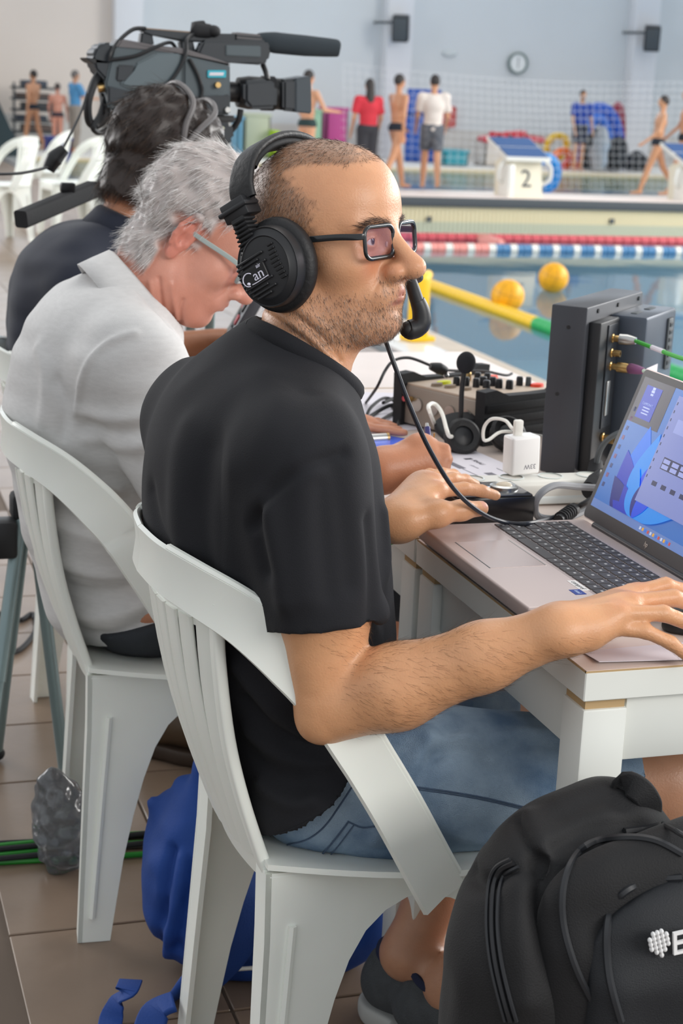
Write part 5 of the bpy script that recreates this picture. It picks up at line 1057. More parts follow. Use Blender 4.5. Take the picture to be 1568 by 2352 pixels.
# ================================================================== people across the pool
M_['hair_bg'] = mat('hair_dark', (52, 46, 44), .6)
def figure(label, px, py, pyhead, Y=None, yaw=0., skin=(206, 152, 118), hair=(48, 42, 40), top=None, bottom=('brief', (36, 44, 56)), walk=.0, arms=(.1, .1), elbow=(.3, .3), long_hair=False, z0=.06, group=None, pxh=None, lean=0., feet=True, tops='short', cap=None):
    b = Zp(px, py, z0) if Y is None else Yp(px, py, Y)
    if 20.1 < b[1] < 24: b = Yp(px, py, 20.1)
    b[2] = z0
    ht = Yp(pxh or px, pyhead, b[1])[2] - z0; S = ht / 1.76; R = Rz(yaw); T = lambda q: b + R @ (A(q) * S)
    def leg(s, a, kn):
        hip = A([0, s * .085, .92]); k_ = hip + .44 * A([math.sin(a), 0, -math.cos(a)]); an = k_ + .42 * A([math.sin(a - kn), 0, -math.cos(a - kn)]); return hip, k_, an
    L = [leg(1, walk, max(0, -walk) * .6 + .06), leg(-1, -walk, max(0, walk) * .6 + .06)]
    dz = -min(L[0][2][2], L[1][2][2]) + .075
    def arm(s, a, e): sh = A([lean * .2, s * .185, 1.42]); el = sh + .29 * A([math.sin(a), s * .18, -math.cos(a)]); wr_ = el + .26 * A([math.sin(a + e), -s * .02, -math.cos(a + e)]); return sh, el, wr_
    AR = [arm(1, arms[0], elbow[0]), arm(-1, arms[1], elbow[1])]; U = lambda q: T(A(q) + A([0, 0, dz]))
    lo = b - A([.75, .75, .02]) * S; hi = b + A([.75, .75, 1.9]) * S; h = .016 * S
    v = Vol(lo, hi, h); k = .04 * S
    tor = [((0, 0, .96), (.105, .150, .10)), ((.0, 0, 1.12), (.095, .130, .14)), ((lean * .12, 0, 1.30), (.108, .158, .15))]
    for c_, r_ in tor: v.ell(U(c_), A(r_) * S, k, R=R)
    v.cap(U((lean * .2, -.14, 1.415)), U((lean * .2, .14, 1.415)), .052 * S, .052 * S, k); hdx = lean * .3
    v.cap(U((lean * .22, 0, 1.42)), U((hdx, 0, 1.58)), .052 * S, .048 * S, .02 * S)
    v.ell(U((hdx + .01, 0, 1.655)), A([.088, .072, .105]) * S, .02 * S, R=R); v.ell(U((hdx + .055, 0, 1.60)), A([.035, .045, .045]) * S, .02 * S, R=R); v.ell(U((hdx + .102, 0, 1.635)), A([.016, .014, .022]) * S, .012 * S, R=R)
    for s in (-1, 1): v.ell(U((hdx, s * .075, 1.64)), A([.016, .010, .028]) * S, .008 * S, R=R)
    for hip, k_, an in L:
        v.cap(U(hip), U(k_), .082 * S, .054 * S, k); v.cap(U(k_), U((k_ + an) / 2), .055 * S, .052 * S, .02 * S); v.cap(U((k_ + an) / 2), U(an), .050 * S, .034 * S, .02 * S); v.cap(U(an + A([-.02, 0, -.03])), U(an + A([.16, 0, -.05])), .036 * S, .024 * S, .02 * S)
    for sh, el, wr_ in AR:
        v.cap(U(sh), U(el), .046 * S, .036 * S, .03 * S); v.cap(U(el), U(wr_), .036 * S, .026 * S, .02 * S); d = (wr_ - el) / np.linalg.norm(wr_ - el); v.cap(U(wr_), U(wr_ + d * .09), .026 * S, .024 * S, .015 * S)
        for f in range(4): v.cap(U(wr_ + d * .08 + A([(f - 1.5) * .018, 0, 0])), U(wr_ + d * .16 + A([(f - 1.5) * .020, 0, 0])), .013 * S, .011 * S, .004 * S)
        v.cap(U(wr_ + d * .03 + A([.02, 0, 0])), U(wr_ + d * .10 + A([.045, 0, 0])), .014 * S, .012 * S, .006 * S)
    v.plane((0, 0, z0 + .001), (0, 0, -1))
    P, Q = v.mesh(2); o = obj('person', (P, Q), M_['skin'], col=skincol(P, skin, seed=31), ang=None, label=label, cat='person', group=group)
    hv = Vol(U((hdx, 0, 1.5)) - .38 * S, U((hdx, 0, 1.5)) + .38 * S, .014 * S); hv.ell(U((hdx - .004, 0, 1.672)), A([.094, .080, .102]) * S, 0, R=R); hv.plane(U((hdx + .062, 0, 1.68)), R @ A([1, 0, -.55])); hv.plane(U((hdx - .02, 0, 1.60)), A([0, 0, -1.0]))
    if long_hair: hv.ell(U((hdx - .055, 0, 1.50)), A([.055, .080, .20]) * S, .03 * S, R=R); hv.ell(U((hdx - .075, 0, 1.36)), A([.04, .06, .14]) * S, .04 * S, R=R)
    obj('hair', hv.mesh(2), mat('hair_bg', hair, .6), o, ang=None)
    def cloth(name, build, rgb, m=None, wob=.010):
        c_ = Vol(lo, hi, h); build(c_); P, Q = c_.mesh(2)
        P = P + vnorm(P, Q) * (noise(P, 9 / S, 4) * wob * S)[:, None]; return obj(name, (P, Q), m or mat(name, rgb, .85, var=.08, vscale=5), o, ang=None)
    e = .024
    if top:
        def bt(c_):
            for cc, r_ in tor: c_.ell(U(cc), (A(r_) + e) * S, k, R=R)
            c_.cap(U((lean * .2, -.14, 1.41)), U((lean * .2, .14, 1.41)), (.052 + e) * S, None, k); c_.plane(U((0, 0, .90)), (0, 0, -1)); c_.cap(U((lean * .22, 0, 1.44)), U((hdx, 0, 1.62)), .056 * S, .07 * S, 0, 'c')
            for sh, el, wr_ in AR:
                q = Vol(lo, hi, h); q.cap(U(sh), U(el), (.050 + e) * S, (.044 + e) * S, 0); q.plane(U(sh + (el - sh) * .75), R @ (el - sh)); kk = .03 * S; mn = np.minimum(c_.d, q.d); c_.d = mn - np.maximum(kk - np.abs(c_.d - q.d), 0) ** 2 / (4 * kk)
        cloth('shirt', bt, top)
    kind, rgb = bottom
    def bb(c_):
        e2_ = .010 if kind == 'brief' else .026; cut = {'brief': .90, 'shorts': .60, 'trousers': .10}[kind]
        c_.ell(U((0, 0, .96)), (A([.105, .150, .10]) + e2_) * S, k, R=R)
        for hip, k_, an in L:
            c_.cap(U(hip), U(k_), (.082 + e2_) * S, (.058 + e2_) * S, k)
            if kind == 'trousers': c_.cap(U(k_), U(an), (.058 + e2_) * S, (.044 + e2_) * S, k)
        c_.plane(U((0, 0, cut)), (0, 0, -1)); c_.plane(U((0, 0, 1.03)), (0, 0, 1))
    cloth({'brief': 'swim_trunks', 'shorts': 'shorts', 'trousers': 'trousers'}[kind], bb, rgb, mat('plaid', rgb, .85, rgb2=(110, 112, 118), vscale=14) if kind == 'shorts' and rgb[0] > 60 else None, .004)
    return o
PI = math.pi
figure('swimmer in dark trunks walking at the far left behind the empty chairs', 75, 345, 160, yaw=2.3, walk=.22, z0=0., pxh=58, skin=(198, 146, 112), arms=(-.2, .3), lean=-.1)
figure('bare-shouldered swimmer standing behind the man in the blue shirt', 132, 350, 192, yaw=1.2, walk=.05, z0=0., pxh=128, skin=(214, 150, 128), bottom=('brief', (60, 50, 60)), hair=(70, 60, 56))
figure('man in a light blue shirt and grey trousers by the far wall', 172, 352, 163, yaw=.3, top=(88, 150, 196), bottom=('trousers', (150, 140, 130)), hair=(110, 104, 100), arms=(.5, .5), elbow=(1.2, 1.1), z0=0.0, pxh=175)
figure('swimmer standing behind the front of the camera lens', 700, 425, 163, yaw=.5, walk=.06, skin=(210, 156, 122), arms=(.2, .5), elbow=(.4, 1.0), bottom=('brief', (40, 60, 60)), pxh=703)
figure('woman with long dark hair in a red shirt seen from behind', 838, 428, 183, yaw=1.6, top=(206, 52, 66), bottom=('trousers', (50, 50, 56)), long_hair=True, arms=(.1, .1), elbow=(.4, .4), pxh=841)
figure('swimmer in dark trunks walking beside the man in white', 905, 430, 168, yaw=.35, walk=.30, skin=(204, 148, 112), arms=(.35, -.25), elbow=(.5, .3), pxh=912)
figure('man in a white T-shirt and plaid shorts walking away', 985, 432, 170, yaw=1.35, walk=.26, top=(226, 216, 208), bottom=('shorts', (72, 78, 88)), arms=(.15, .15), elbow=(.6, .6), pxh=984)
figure('bearded man in a blue shirt and dark shorts standing by the gear', 1325, 393, 208, yaw=-1.5, top=(44, 74, 160), bottom=('shorts', (52, 56, 70)), arms=(.1, .15), elbow=(.3, .3), z0=0.0, pxh=1327)
figure('swimmer in black trunks striding at the right edge, left of the pair', 1500, 446, 216, yaw=2.9, walk=.36, skin=(204, 152, 116), arms=(.3, -.3), elbow=(.6, .4), pxh=1532, lean=-.15)
figure('swimmer in black trunks cut off by the right edge of the view', 1560, 450, 200, yaw=2.7, walk=.25, skin=(210, 160, 128), arms=(-.2, .3), elbow=(.4, .5), pxh=1566)
# ------------------------------------------------------------------ moulded plastic armchairs
M_['chair'] = mat('chair_plastic', (240, 243, 236), 0.34, var=0.05, vscale=6, sss=0.05)
def make_chair(label, group):
    """built where the nearest one stands; faces +X"""
    y0 = 1.83; g = M_['chair']
    t = thing('plastic_armchair', label, 'chair', (0.56, y0, 0), group)
    for s in (-1, 1):                                             # arms: one band from the middle of the back down to the seat
        P = [(.352, y0, .768), (.360, y0 + s * .07, .766), (.386, y0 + s * .13, .757), (.430, y0 + s * .182, .735), (.476, y0 + s * .216, .697), (.514, y0 + s * .234, .655), (.546, y0 + s * .242, .605), (.592, y0 + s * .243, .530), (.640, y0 + s * .238, .445), (.664, y0 + s * .230, .404)]
        P = spline(P, 8); n = len(P); T = np.gradient(P, axis=0); T /= np.linalg.norm(T, axis=1)[:, None]
        out = P - A([.56, y0, 0]); out[:, 2] = 0; out /= np.linalg.norm(out, axis=1)[:, None]
        out[int(n * .55):] = out[int(n * .55):] * .3 + A([.1, s, 0]) * .7; out -= T * (out * T).sum(1)[:, None]; out /= np.linalg.norm(out, axis=1)[:, None]
        W = np.cross(T, out); W *= np.sign(W[0, 2])
        hw_ = np.interp(np.linspace(0, 1, n), [0, .2, .45, .7, 1], [.030, .031, .033, .029, .031])
        lip = A([(-1, 0), (-.9, .5), (0, .12), (.9, .5), (1, 0), (.9, -.35), (0, -.5), (-.9, -.35)])
        V = (P[:, None, :] + W[:, None, :] * (lip[None, :, :1] * hw_[:, None, None]) + out[:, None, :] * (lip[None, :, 1:] * .009)).reshape(-1, 3); k = 8
        F = [(i * k + j, i * k + (j + 1) % k, (i + 1) * k + (j + 1) % k, (i + 1) * k + j) for i in range(n - 1) for j in range(k)] + [tuple(range(k)), tuple(range((n - 1) * k, n * k))]
        obj('armrest', (V, F), g, t, ang=50)
        obj('arm_ridge', tube(P[int(n * .15):] + W[int(n * .15):] * hw_[int(n * .15):, None] * .96, .0045, 6, smooth=False), g, t)
    # seat
    U, Vv = np.meshgrid(np.linspace(0, 1, 14), np.linspace(-1, 1, 16), indexing='ij')
    sx = .470 + U * .385; wy = .172 + .062 * np.sin(np.minimum(U * 2.6, 1.57)) - .02 * np.maximum(0, U - .7); sz = .424 - .012 * np.sin(math.pi * U) * (1 - Vv ** 2) + .006 * Vv ** 2 - .014 * np.maximum(0, U - .8) * 5 * .4
    obj('seat', surf(np.stack([sx, y0 + Vv * wy, sz], -1), .007), g, t, ang=50)
    # back panel: posts, rails and slats
    def bk(v, zf): top = A([.366 + .050 * abs(v) ** 2.2, y0 + v * .150, .738]); bot = A([.450 + .02 * abs(v) ** 2, y0 + v * .136, .432]); p = bot + (top - bot) * zf; p[0] -= .012 * math.sin(math.pi * zf); return p
    for s in (-1, 1):
        P = [bk(s * v, z) for v, z in ((.93, 1.03), (.93, .8), (.94, .5), (.96, .25), (1.02, 0), (1.12, -.12))]
        obj('back_post', sweep(spline(P, 5), rrect(.014, .034, .005), (s * -.5, -.86 * s, 0) if False else (0, 1, 0)), g, t, ang=50)
    for z0, z1, nm in ((.90, 1.06, 'back_rail'), (-.13, .0, 'back_rail')):
        obj(nm, surf(A([[bk(v, z) for z in np.linspace(z0, z1, 4)] for v in np.linspace(-1, 1, 15)]), .006), g, t, ang=50)
    for v in np.linspace(-.82, .82, 9):
        P = [bk(v, z) for z in np.linspace(-.02, .93, 9)]
        tg = bk(v + .05, .5) - bk(v - .05, .5); obj('slat', sweep(A(P), rrect(.006, .0290, .0025, 2), tg / np.linalg.norm(tg)), g, t, ang=50)
    # legs: angled plates, the side plates meeting in an arch
    for s in (-1, 1):
        for f in (0, 1):
            xs = (lambda x: x) if f == 0 else (lambda x: 1.33 - x)
            ys = lambda z: y0 + s * (.172 + .032 * (1 - z / .42) + (.012 if f else 0))
            o1 = [(.468, .425), (.467, .34), (.459, .16), (.452, 0)]; i1 = [(.502, 0), (.511, .06), (.522, .13), (.537, .20), (.553, .26), (.570, .308), (.590, .343), (.614, .366), (.640, .379), (.665, .384)]
            pts = o1 + i1 + [(.665, .425)]
            ft = [(xs(x), ys(z), z) for x, z in pts]; n = len(ft); V = A(ft + [(x + 0, y - s * .007, z) for x, y, z in ft])
            F = [tuple(range(n)), tuple(range(n, 2 * n))[::-1]] + [(i, (i + 1) % n, n + (i + 1) % n, n + i) for i in range(n)]
            w2 = [(xs(x), ys(z), z) for x, z in o1]; dx = .007 * (1 if f == 0 else -1); wd = [.05, .05, .042, .036]
            V2 = A(w2 + [(a[0] + dx * .2, a[1] - s * w, a[2]) for a, w in zip(w2, wd)] + [(a[0] + dx, a[1], a[2]) for a in w2] + [(a[0] + dx * 1.2, a[1] - s * w, a[2]) for a, w in zip(w2, wd)])
            F2 = []
            for i in range(3): F2 += [(i, i + 1, 5 + i, 4 + i), (8 + i, 12 + i, 13 + i, 9 + i), (4 + i, 5 + i, 13 + i, 12 + i), (i, 8 + i, 9 + i, i + 1)]
            F2 += [(0, 4, 12, 8), (3, 11, 15, 7)]
            # a shallow rib down the side plate
            rb = tube([(xs(.50), ys(.36) + s * .002, .36), (xs(.487), ys(.2) + s * .002, .2), (xs(.474), ys(.04) + s * .002, .04)], .005, 6, 4)
            obj('leg', join((V, F), (V2, F2), rb), g, t, ang=30)
    obj('front_apron', box((.845, y0 - .20, .365), (.857, y0 + .20, .420), .004), g, t)
    obj('side_apron', box((.47, y0 - .172, .405), (.85, y0 - .160, .424), .003), g, t); obj('side_apron', box((.47, y0 + .160, .405), (.85, y0 + .172, .424), .003), g, t)
    return t
ch = make_chair('white plastic armchair of the man in black, nearest to the camera', 'white plastic armchairs')
dup(ch, (0.56 - .085, 1.83 + .672, 0), math.radians(-4), 'white plastic armchair under the man in the white polo', 'white plastic armchairs')
dup(ch, (0.56 - .03, 1.83 + 1.34, 0), math.radians(3), 'white plastic armchair under the man in navy, cut by the left edge')
for (px, py, rz, lb) in ((25, 550, 200, 'empty white plastic chair farthest left behind the seated men'), (112, 506, 172, 'empty white plastic chair just right of the leftmost empty one'),
                         (188, 540, 190, 'empty white plastic chair under the tripod handle'), (268, 506, 165, 'empty white plastic chair half hidden by the man in navy')):
    q = Zp(px, py, 0); dup(ch, (q[0], q[1], 0), math.radians(rz), lb, 'empty white plastic chairs')

# ------------------------------------------------------------------ tables
M_['tabletop'] = mat('table_top', (226, 210, 200), 0.3, var=.03, vscale=10); M_['tablewhite'] = mat('table_white', (232, 234, 228), 0.4, var=.03, vscale=9); M_['edge'] = mat('worn_edge', (190, 160, 116), 0.7)
def table(name, label, x0, y0, x1, y1, group):
    t = thing(name, label, 'table', ((x0 + x1) / 2, (y0 + y1) / 2, 0), group); e = .0015
    obj('tabletop', box((x0, y0, .686), (x1, y1, .7185), .0012, 1), M_['tablewhite'], t); obj('laminate', box((x0 + .001, y0 + .001, .7183), (x1 - .001, y1 - .001, .7202)), M_['tabletop'], t, smooth=False)
    obj('edge_wear', join(box((x0 + .0002, y0 + .0002, .7178), (x1, y0 + .0022, .7197)), box((x0 + .0002, y0, .7178), (x0 + .0022, y1, .7197))), M_['edge'], t, smooth=False)
    w = .052
    for X, Y in ((x0 + .004, y0 + .006), (x1 - .004 - w, y0 + .006), (x0 + .004, y1 - .006 - w), (x1 - .004 - w, y1 - .006 - w)):
        obj('leg', box((X, Y, 0), (X + w, Y + w, .674), .003), M_['tablewhite'], t)
        obj('leg_cap', box((X + .003, Y + .003, .674), (X + w - .003, Y + w - .003, .686)), M_['edge'], t, smooth=False)
    for a, b in (((x0 + .058, y0 + .014, .61), (x1 - .058, y0 + .030, .684)), ((x0 + .058, y1 - .030, .61), (x1 - .058, y1 - .014, .684)), ((x0 + .016, y0 + .06, .61), (x0 + .032, y1 - .06, .684)), ((x1 - .032, y0 + .06, .61), (x1 - .016, y1 - .06, .684))):
        obj('apron', box(a, b, .002), M_['tablewhite'], t)
table('side_table', 'white table with the laptop, nearest the camera', .752, 1.468, 1.42, 1.985, 'white tables in a row')
table('side_table', 'white table with the mixer and the black monitor', .752, 1.992, 1.42, 3.06, 'white tables in a row')
table('side_table', 'white table in front of the man in navy', .752, 3.068, 1.42, 3.50, 'white tables in a row')

# ------------------------------------------------------------------ laptop
M_['alu'] = mat('laptop_alu', (206, 190, 186), 0.34, metal=0.25); M_['bezel'] = mat('laptop_bezel', (34, 34, 40), 0.4); M_['key'] = mat('laptop_key', (64, 62, 64), 0.5); M_['keyglyph'] = mat('key_print', (190, 190, 190), 0.6)
L0, L1, LX0, LX1 = 1.608, 1.966, .746, .985; LZ = .745
lt_ = thing('laptop', 'open silver laptop with a blue desktop on its screen', 'laptop', ((LX0 + LX1) / 2, (L0 + L1) / 2, .7202))
obj('base', box((LX0, L0, .7262), (LX1, L1, LZ), .0035, 3), M_['alu'], lt_)
obj('underside', box((LX0 + .006, L0 + .006, .7215), (LX1 - .006, L1 - .006, .729), .003), M_['bezel'], lt_)
for x, y in ((LX0 + .02, L0 + .02), (LX1 - .02, L0 + .02), (LX0 + .02, L1 - .02), (LX1 - .02, L1 - .02)): obj('rubber_foot', cyl((x, y, .7202), (x, y, .7225), .007, n=14), M_['rubber'], lt_)
obj('card_slot', box((LX0 + .055, L0 - .0006, .7335), (LX0 + .115, L0 + .002, .7355)), M_['black'], lt_, smooth=False); obj('audio_jack', cyl((LX0 + .155, L0 - .0006, .736), (LX0 + .155, L0 + .002, .736), .0022, n=12), M_['black'], lt_)
obj('port', box((LX0 + .19, L0 - .0006, .7325), (LX0 + .203, L0 + .002, .7365)), M_['black'], lt_, smooth=False)
yc = 1.800
obj('touchpad', box((LX0 + .018, yc - .058 + .02, LZ - .0003), (LX0 + .090, yc + .058 + .02, LZ + .0003)), mat('touchpad', (198, 182, 178), .25, metal=.2), lt_, smooth=False)
obj('touchpad_bevel', box((LX0 + .0898, yc - .038, LZ - .0003), (LX0 + .0912, yc + .078, LZ + .0006)), M_['steel'], lt_, smooth=False)
obj('touchpad_edge', box((LX0 + .0168, yc - .038, LZ - .0003), (LX0 + .0178, yc + .078, LZ + .0003)), M_['dkgrey'], lt_, smooth=False)
# keyboard: front row nearest the man; keys run along Y (his left is +Y)
rows = [[1, 1, 1, 1, 5.0, 1, 1, 1, 1, 1, 1.0, 1, 1, 1], [2.2] + [1] * 10 + [1.8, 1, 1, 1, 1], [1.7] + [1] * 11 + [1.3, 1, 1, 1, 1], [1.4] + [1] * 12 + [.6, 1, 1, 1, 1], [1] * 13 + [1, 1, 1, 1, 1], [.94] * 19]
kx = LX0 + .100; kb0 = None; kw = .0178
obj('key_well', box((kx - .003, L0 + .010, LZ - .0002), (kx + .113, L1 - .010, LZ + .00015)), mat('key_well', (184, 170, 168), .4, metal=.2), lt_, smooth=False)
for r, row in enumerate(rows):
    tot = sum(row); span = L1 - L0 - .026; y = L1 - .013; dxr = .0185 if r < 5 else .0165
    for wk in row:
        wy_ = span * wk / tot; o = obj('key', box((kx + .0012, y - wy_ + .0012, LZ), (kx + dxr - .0012, y - .0012, LZ + .0016), .0005, 1), M_['key'], lt_)
        g_ = cbox((kx + dxr * .55, y - wy_ * .5, LZ + .00165), (.0032, min(.004, wy_ * .3), .0001)); obj('key_print', g_, M_['keyglyph'], o, smooth=False); y -= wy_
    kx += dxr
def sticker(name, x, y, sx, sy, m, txt=None, tm=None, sz=.006, z=LZ):
    o = obj(name, box((x - sx / 2, y - sy / 2, z), (x + sx / 2, y + sy / 2, z + .0004)), m, lt_, smooth=False)
    if txt: obj('print', text(txt, sz, Rz(-math.pi / 2), (x, y, z + .0005), .0001), tm, o, smooth=False)
sticker('name_label', LX0 + .094, L0 + .070, .011, .040, mat('label_white', (236, 232, 228), .5), 'comprof', M_['dkgrey'], .009)
sticker('maker_sticker', LX0 + .082, L0 + .046, .014, .019, mat('sticker_blue', (26, 60, 150), .4), 'intel', mat('sticker_print', (200, 220, 245), .4), .007)
# lid with screen
HB = A([LX1 - .004, 0, LZ + .004]); tilt = math.atan2(.073, .197); lu = A([math.sin(tilt), 0, math.cos(tilt)]); ln_ = A([-math.cos(tilt), 0, math.sin(tilt)])   # up the lid; towards the man
RL = np.stack([A([0, -1.0, 0]), lu, ln_], 1)            # lid axes: right (seen by the man), up, out of the screen
LCo = HB + A([0, (L0 + L1) / 2, 0]); LH, LWd = .216, .356
lid = obj('lid', xf(prism(rrect(LWd, LH, .008), -.0065, -.0006), RL, LCo + lu * LH / 2), M_['alu'], lt_)
obj('bezel', xf(prism(rrect(LWd - .003, LH - .003, .007), -.0006, .0004), RL, LCo + lu * LH / 2), M_['bezel'], lid)
SW, SH_ = .334, .186; sc0 = LCo + lu * (.019 + SH_ / 2) + ln_ * .0006
def em(name, rgb, e=.85): return mat(name, rgb, .25, emit=e, spec=.2)
def scr(name, x0, y0, x1, y1, m, lev=1): return obj(name, xf(box((x0, y0, .00022 * lev - .0002), (x1, y1, .00022 * lev)), RL, sc0), m, lid, smooth=False)
screen = scr('screen', -SW / 2, -SH_ / 2, SW / 2, SH_ / 2, em('desktop_blue', (62, 112, 186), .42))
scr('taskbar', -SW / 2, -SH_ / 2, SW / 2, -SH_ / 2 + .011, em('taskbar', (104, 132, 190), .42), 2)
for k in range(12): scr('taskbar_icon', -.03 + k * .007, -SH_ / 2 + .0035, -.026 + k * .007, -SH_ / 2 + .0075, em('icon%d' % k, [(200, 210, 235), (230, 170, 60), (60, 120, 220), (200, 80, 70)][k % 4], .4), 3)
for j in range(9):
    for i in range(3):
        if i and (i * 5 + j * 3) % 3: continue
        scr('desktop_icon', -SW / 2 + .006 + i * .019, .045 - j * .0135 - i * .004, -SW / 2 + .012 + i * .019, .051 - j * .0135 - i * .004, em('dicon%d%d' % (i, j), [(40, 60, 120), (150, 170, 210), (120, 80, 120), (40, 56, 96)][(i + j * 2) % 4], .3), 2)
scr('video_window', -SW / 2, SH_ / 2 - .062, -SW / 2 + .084, SH_ / 2, em('window_dark', (58, 58, 72), .4), 2)
po = scr('poster', -SW / 2 + .015, SH_ / 2 - .054, -SW / 2 + .057, SH_ / 2 - .009, em('poster_blue', (34, 62, 176), .45), 3)
wt = em('poster_white', (176, 190, 230), .45)
for y_, h_, w_ in ((.0400, .0034, .007), (.0360, .0034, .008), (.0320, .0026, .007)): scr('poster_block', -SW / 2 + .036 - w_ / 2, SH_ / 2 - .053 + y_, -SW / 2 + .036 + w_ / 2, SH_ / 2 - .053 + y_ + h_, wt, 4)
obj('poster_text', xf(text('CAMPIONATI', .0046, RL, (0, 0, 0), .0001), None, sc0 + RL @ A([-SW / 2 + .036, SH_ / 2 - .0335, .0009])), wt, lid, smooth=False)
for k in range(3): scr('poster_line', -SW / 2 + .027, SH_ / 2 - .039 - k * .004, -SW / 2 + .045, SH_ / 2 - .0375 - k * .004, wt, 4)
def petal(cx, cy, a, L_, wd, m, lev):
    t_ = np.linspace(0, 1, 18); up_ = [(L_ * q, wd * math.sin(math.pi * q ** .8)) for q in t_]; lo_ = [(L_ * q, -wd * .35 * math.sin(math.pi * q)) for q in t_[::-1][1:-1]]
    c, s = math.cos(a), math.sin(a); P = [(cx + c * x - s * y, cy + s * x + c * y) for x, y in up_ + lo_]
    P = [(min(max(x, -SW / 2 + .001), SW / 2 - .001), max(y, -SH_ / 2 + .0115)) for x, y in P]
    obj('wallpaper_ribbon', xf(prism(P, .00022 * lev - .0002, .00022 * lev), RL, sc0), m, lid, smooth=False)
bl = [em('rib%d' % k, c, .45) for k, c in enumerate(((10, 70, 214), (20, 110, 222), (6, 44, 176), (30, 134, 226), (4, 26, 120)))]
for k, (a, l_, w_) in enumerate(((1.35, .135, .050), (1.9, .125, .046), (2.3, .105, .040), (1.65, .115, .036), (2.65, .085, .030), (1.0, .12, .04), (.6, .12, .036), (2.95, .055, .018), (.25, .10, .024))): petal(-.062, -.083, a, l_, w_, bl[k % 5], 2 + k)
for k, (a, l_, w_) in enumerate(((2.5, .060, .024), (2.0, .070, .022), (1.5, .06, .018), (.9, .06, .02))): petal(-.055, -.083, a, l_, w_, bl[(k + 2) % 5], 10 + k)
scr('editor_window', -SW / 2 + .104, -SH_ / 2 + .034, SW / 2, SH_ / 2 - .008, em('window_lilac', (122, 134, 192), .45), 14)
ink = em('ink', (52, 58, 96), .2)
for k in range(10): scr('window_tool', -SW / 2 + .107, SH_ / 2 - .020 - k * .011, -SW / 2 + .109, SH_ / 2 - .016 - k * .011, ink, 15)
scr('window_grid', -SW / 2 + .125, SH_ / 2 - .054, -SW / 2 + .20, SH_ / 2 - .036, em('pane_light', (142, 154, 210), .45), 15); scr('window_grid', -SW / 2 + .130, SH_ / 2 - .102, -SW / 2 + .24, SH_ / 2 - .086, ink, 15)
for k in range(3):
    for j in range(2): scr('window_cell', -SW / 2 + .132 + k * .022, SH_ / 2 - .0935 - j * .0072, -SW / 2 + .148 + k * .022, SH_ / 2 - .0880 - j * .0072, em('cell%d%d' % (k, j), (150, 160, 214), .45), 16)
for k in range(4): scr('window_stamp', -SW / 2 + .126 + k * .024, SH_ / 2 - .125, -SW / 2 + .138 + k * .024, SH_ / 2 - .119, ink, 15)
obj('hinge', cyl((HB[0], L0 + .04, LZ + .001), (HB[0], L1 - .04, LZ + .001), .0048, n=14), M_['bezel'], lt_)
obj('maker_mark', text('hp', .009, RL, LCo + lu * .0095 + ln_ * .0007, .0001), M_['steel'], lid, smooth=False)

# ------------------------------------------------------------------ other things on the near table
M_['paper'] = mat('paper', (226, 222, 230), .7); M_['print'] = mat('print', (120, 118, 128), .7); M_['printdk'] = mat('print_dark', (60, 58, 70), .7)
def sheet(name, c4, m, label, cat, z=.7206, th=.0006, lift=None):
    V = A([list(p[:2]) + [z] for p in c4]); 
    if lift: V[:, 2] += A(lift)
    V = np.concatenate([V, V + A([0, 0, th])]); return obj(name, (V, [(3, 2, 1, 0), (4, 5, 6, 7), (0, 1, 5, 4), (1, 2, 6, 5), (2, 3, 7, 6), (3, 0, 4, 7)]), m, smooth=False, label=label, cat=cat)
sheet('folded_paper', [Zp(1375, 1527, .7206), Zp(1640, 1520, .7206), Zp(1640, 1470, .7206), Zp(1335, 1497, .7206)], M_['paper'], 'folded white paper under the right hand at the table corner', 'paper', lift=(.003, .003, 0, 0))
mp_ = Zp(1585, 1445, .7206); v = Vol(mp_ - A([.09, .06, .01]), mp_ + A([.12, .06, .06]), .002); v.ell(mp_ + A([.02, 0, .004]), (.055, .03, .03), .0); v.plane(mp_ + A([0, 0, .0]), (0, 0, -1), .002)
mo = thing('computer_mouse', 'black computer mouse under the right hand', 'mouse', mp_); obj('shell', v.mesh(2), M_['black'], mo, ang=None); obj('wheel', cyl(mp_ + A([.044, -.003, .026]), mp_ + A([.044, .003, .026]), .006, n=16), M_['dkgrey'], mo)
# joystick box under the left hand
b0 = A([.820, 2.025, .7205]); t = thing('control_box', 'small black control box under the left hand', 'control box', b0 + A([.05, .05, 0]))
obj('case', box(b0 + A([0, -.0, 0]), b0 + A([.118, .085, .042]), .003), mat('case_gloss', (22, 22, 24), .25), t)
obj('lid_plate', box(b0 + A([.003, .003, .042]), b0 + A([.115, .082, .0445]), .001), mat('clear_film', (70, 72, 78), .12, metal=.4), t)
bc = b0 + A([.088, .042, .0445]); obj('button_ring', lathe([(.012, 0), (.020, 0), (.020, .004), (.016, .006), (.012, .004)], 28, None, bc), M_['steel'], t); obj('button', xf(ball((0, 0, 0), (.012, .012, .006), 18, 10), None, bc + A([0, 0, .003])), mat('ivory', (214, 200, 176), .4), t)
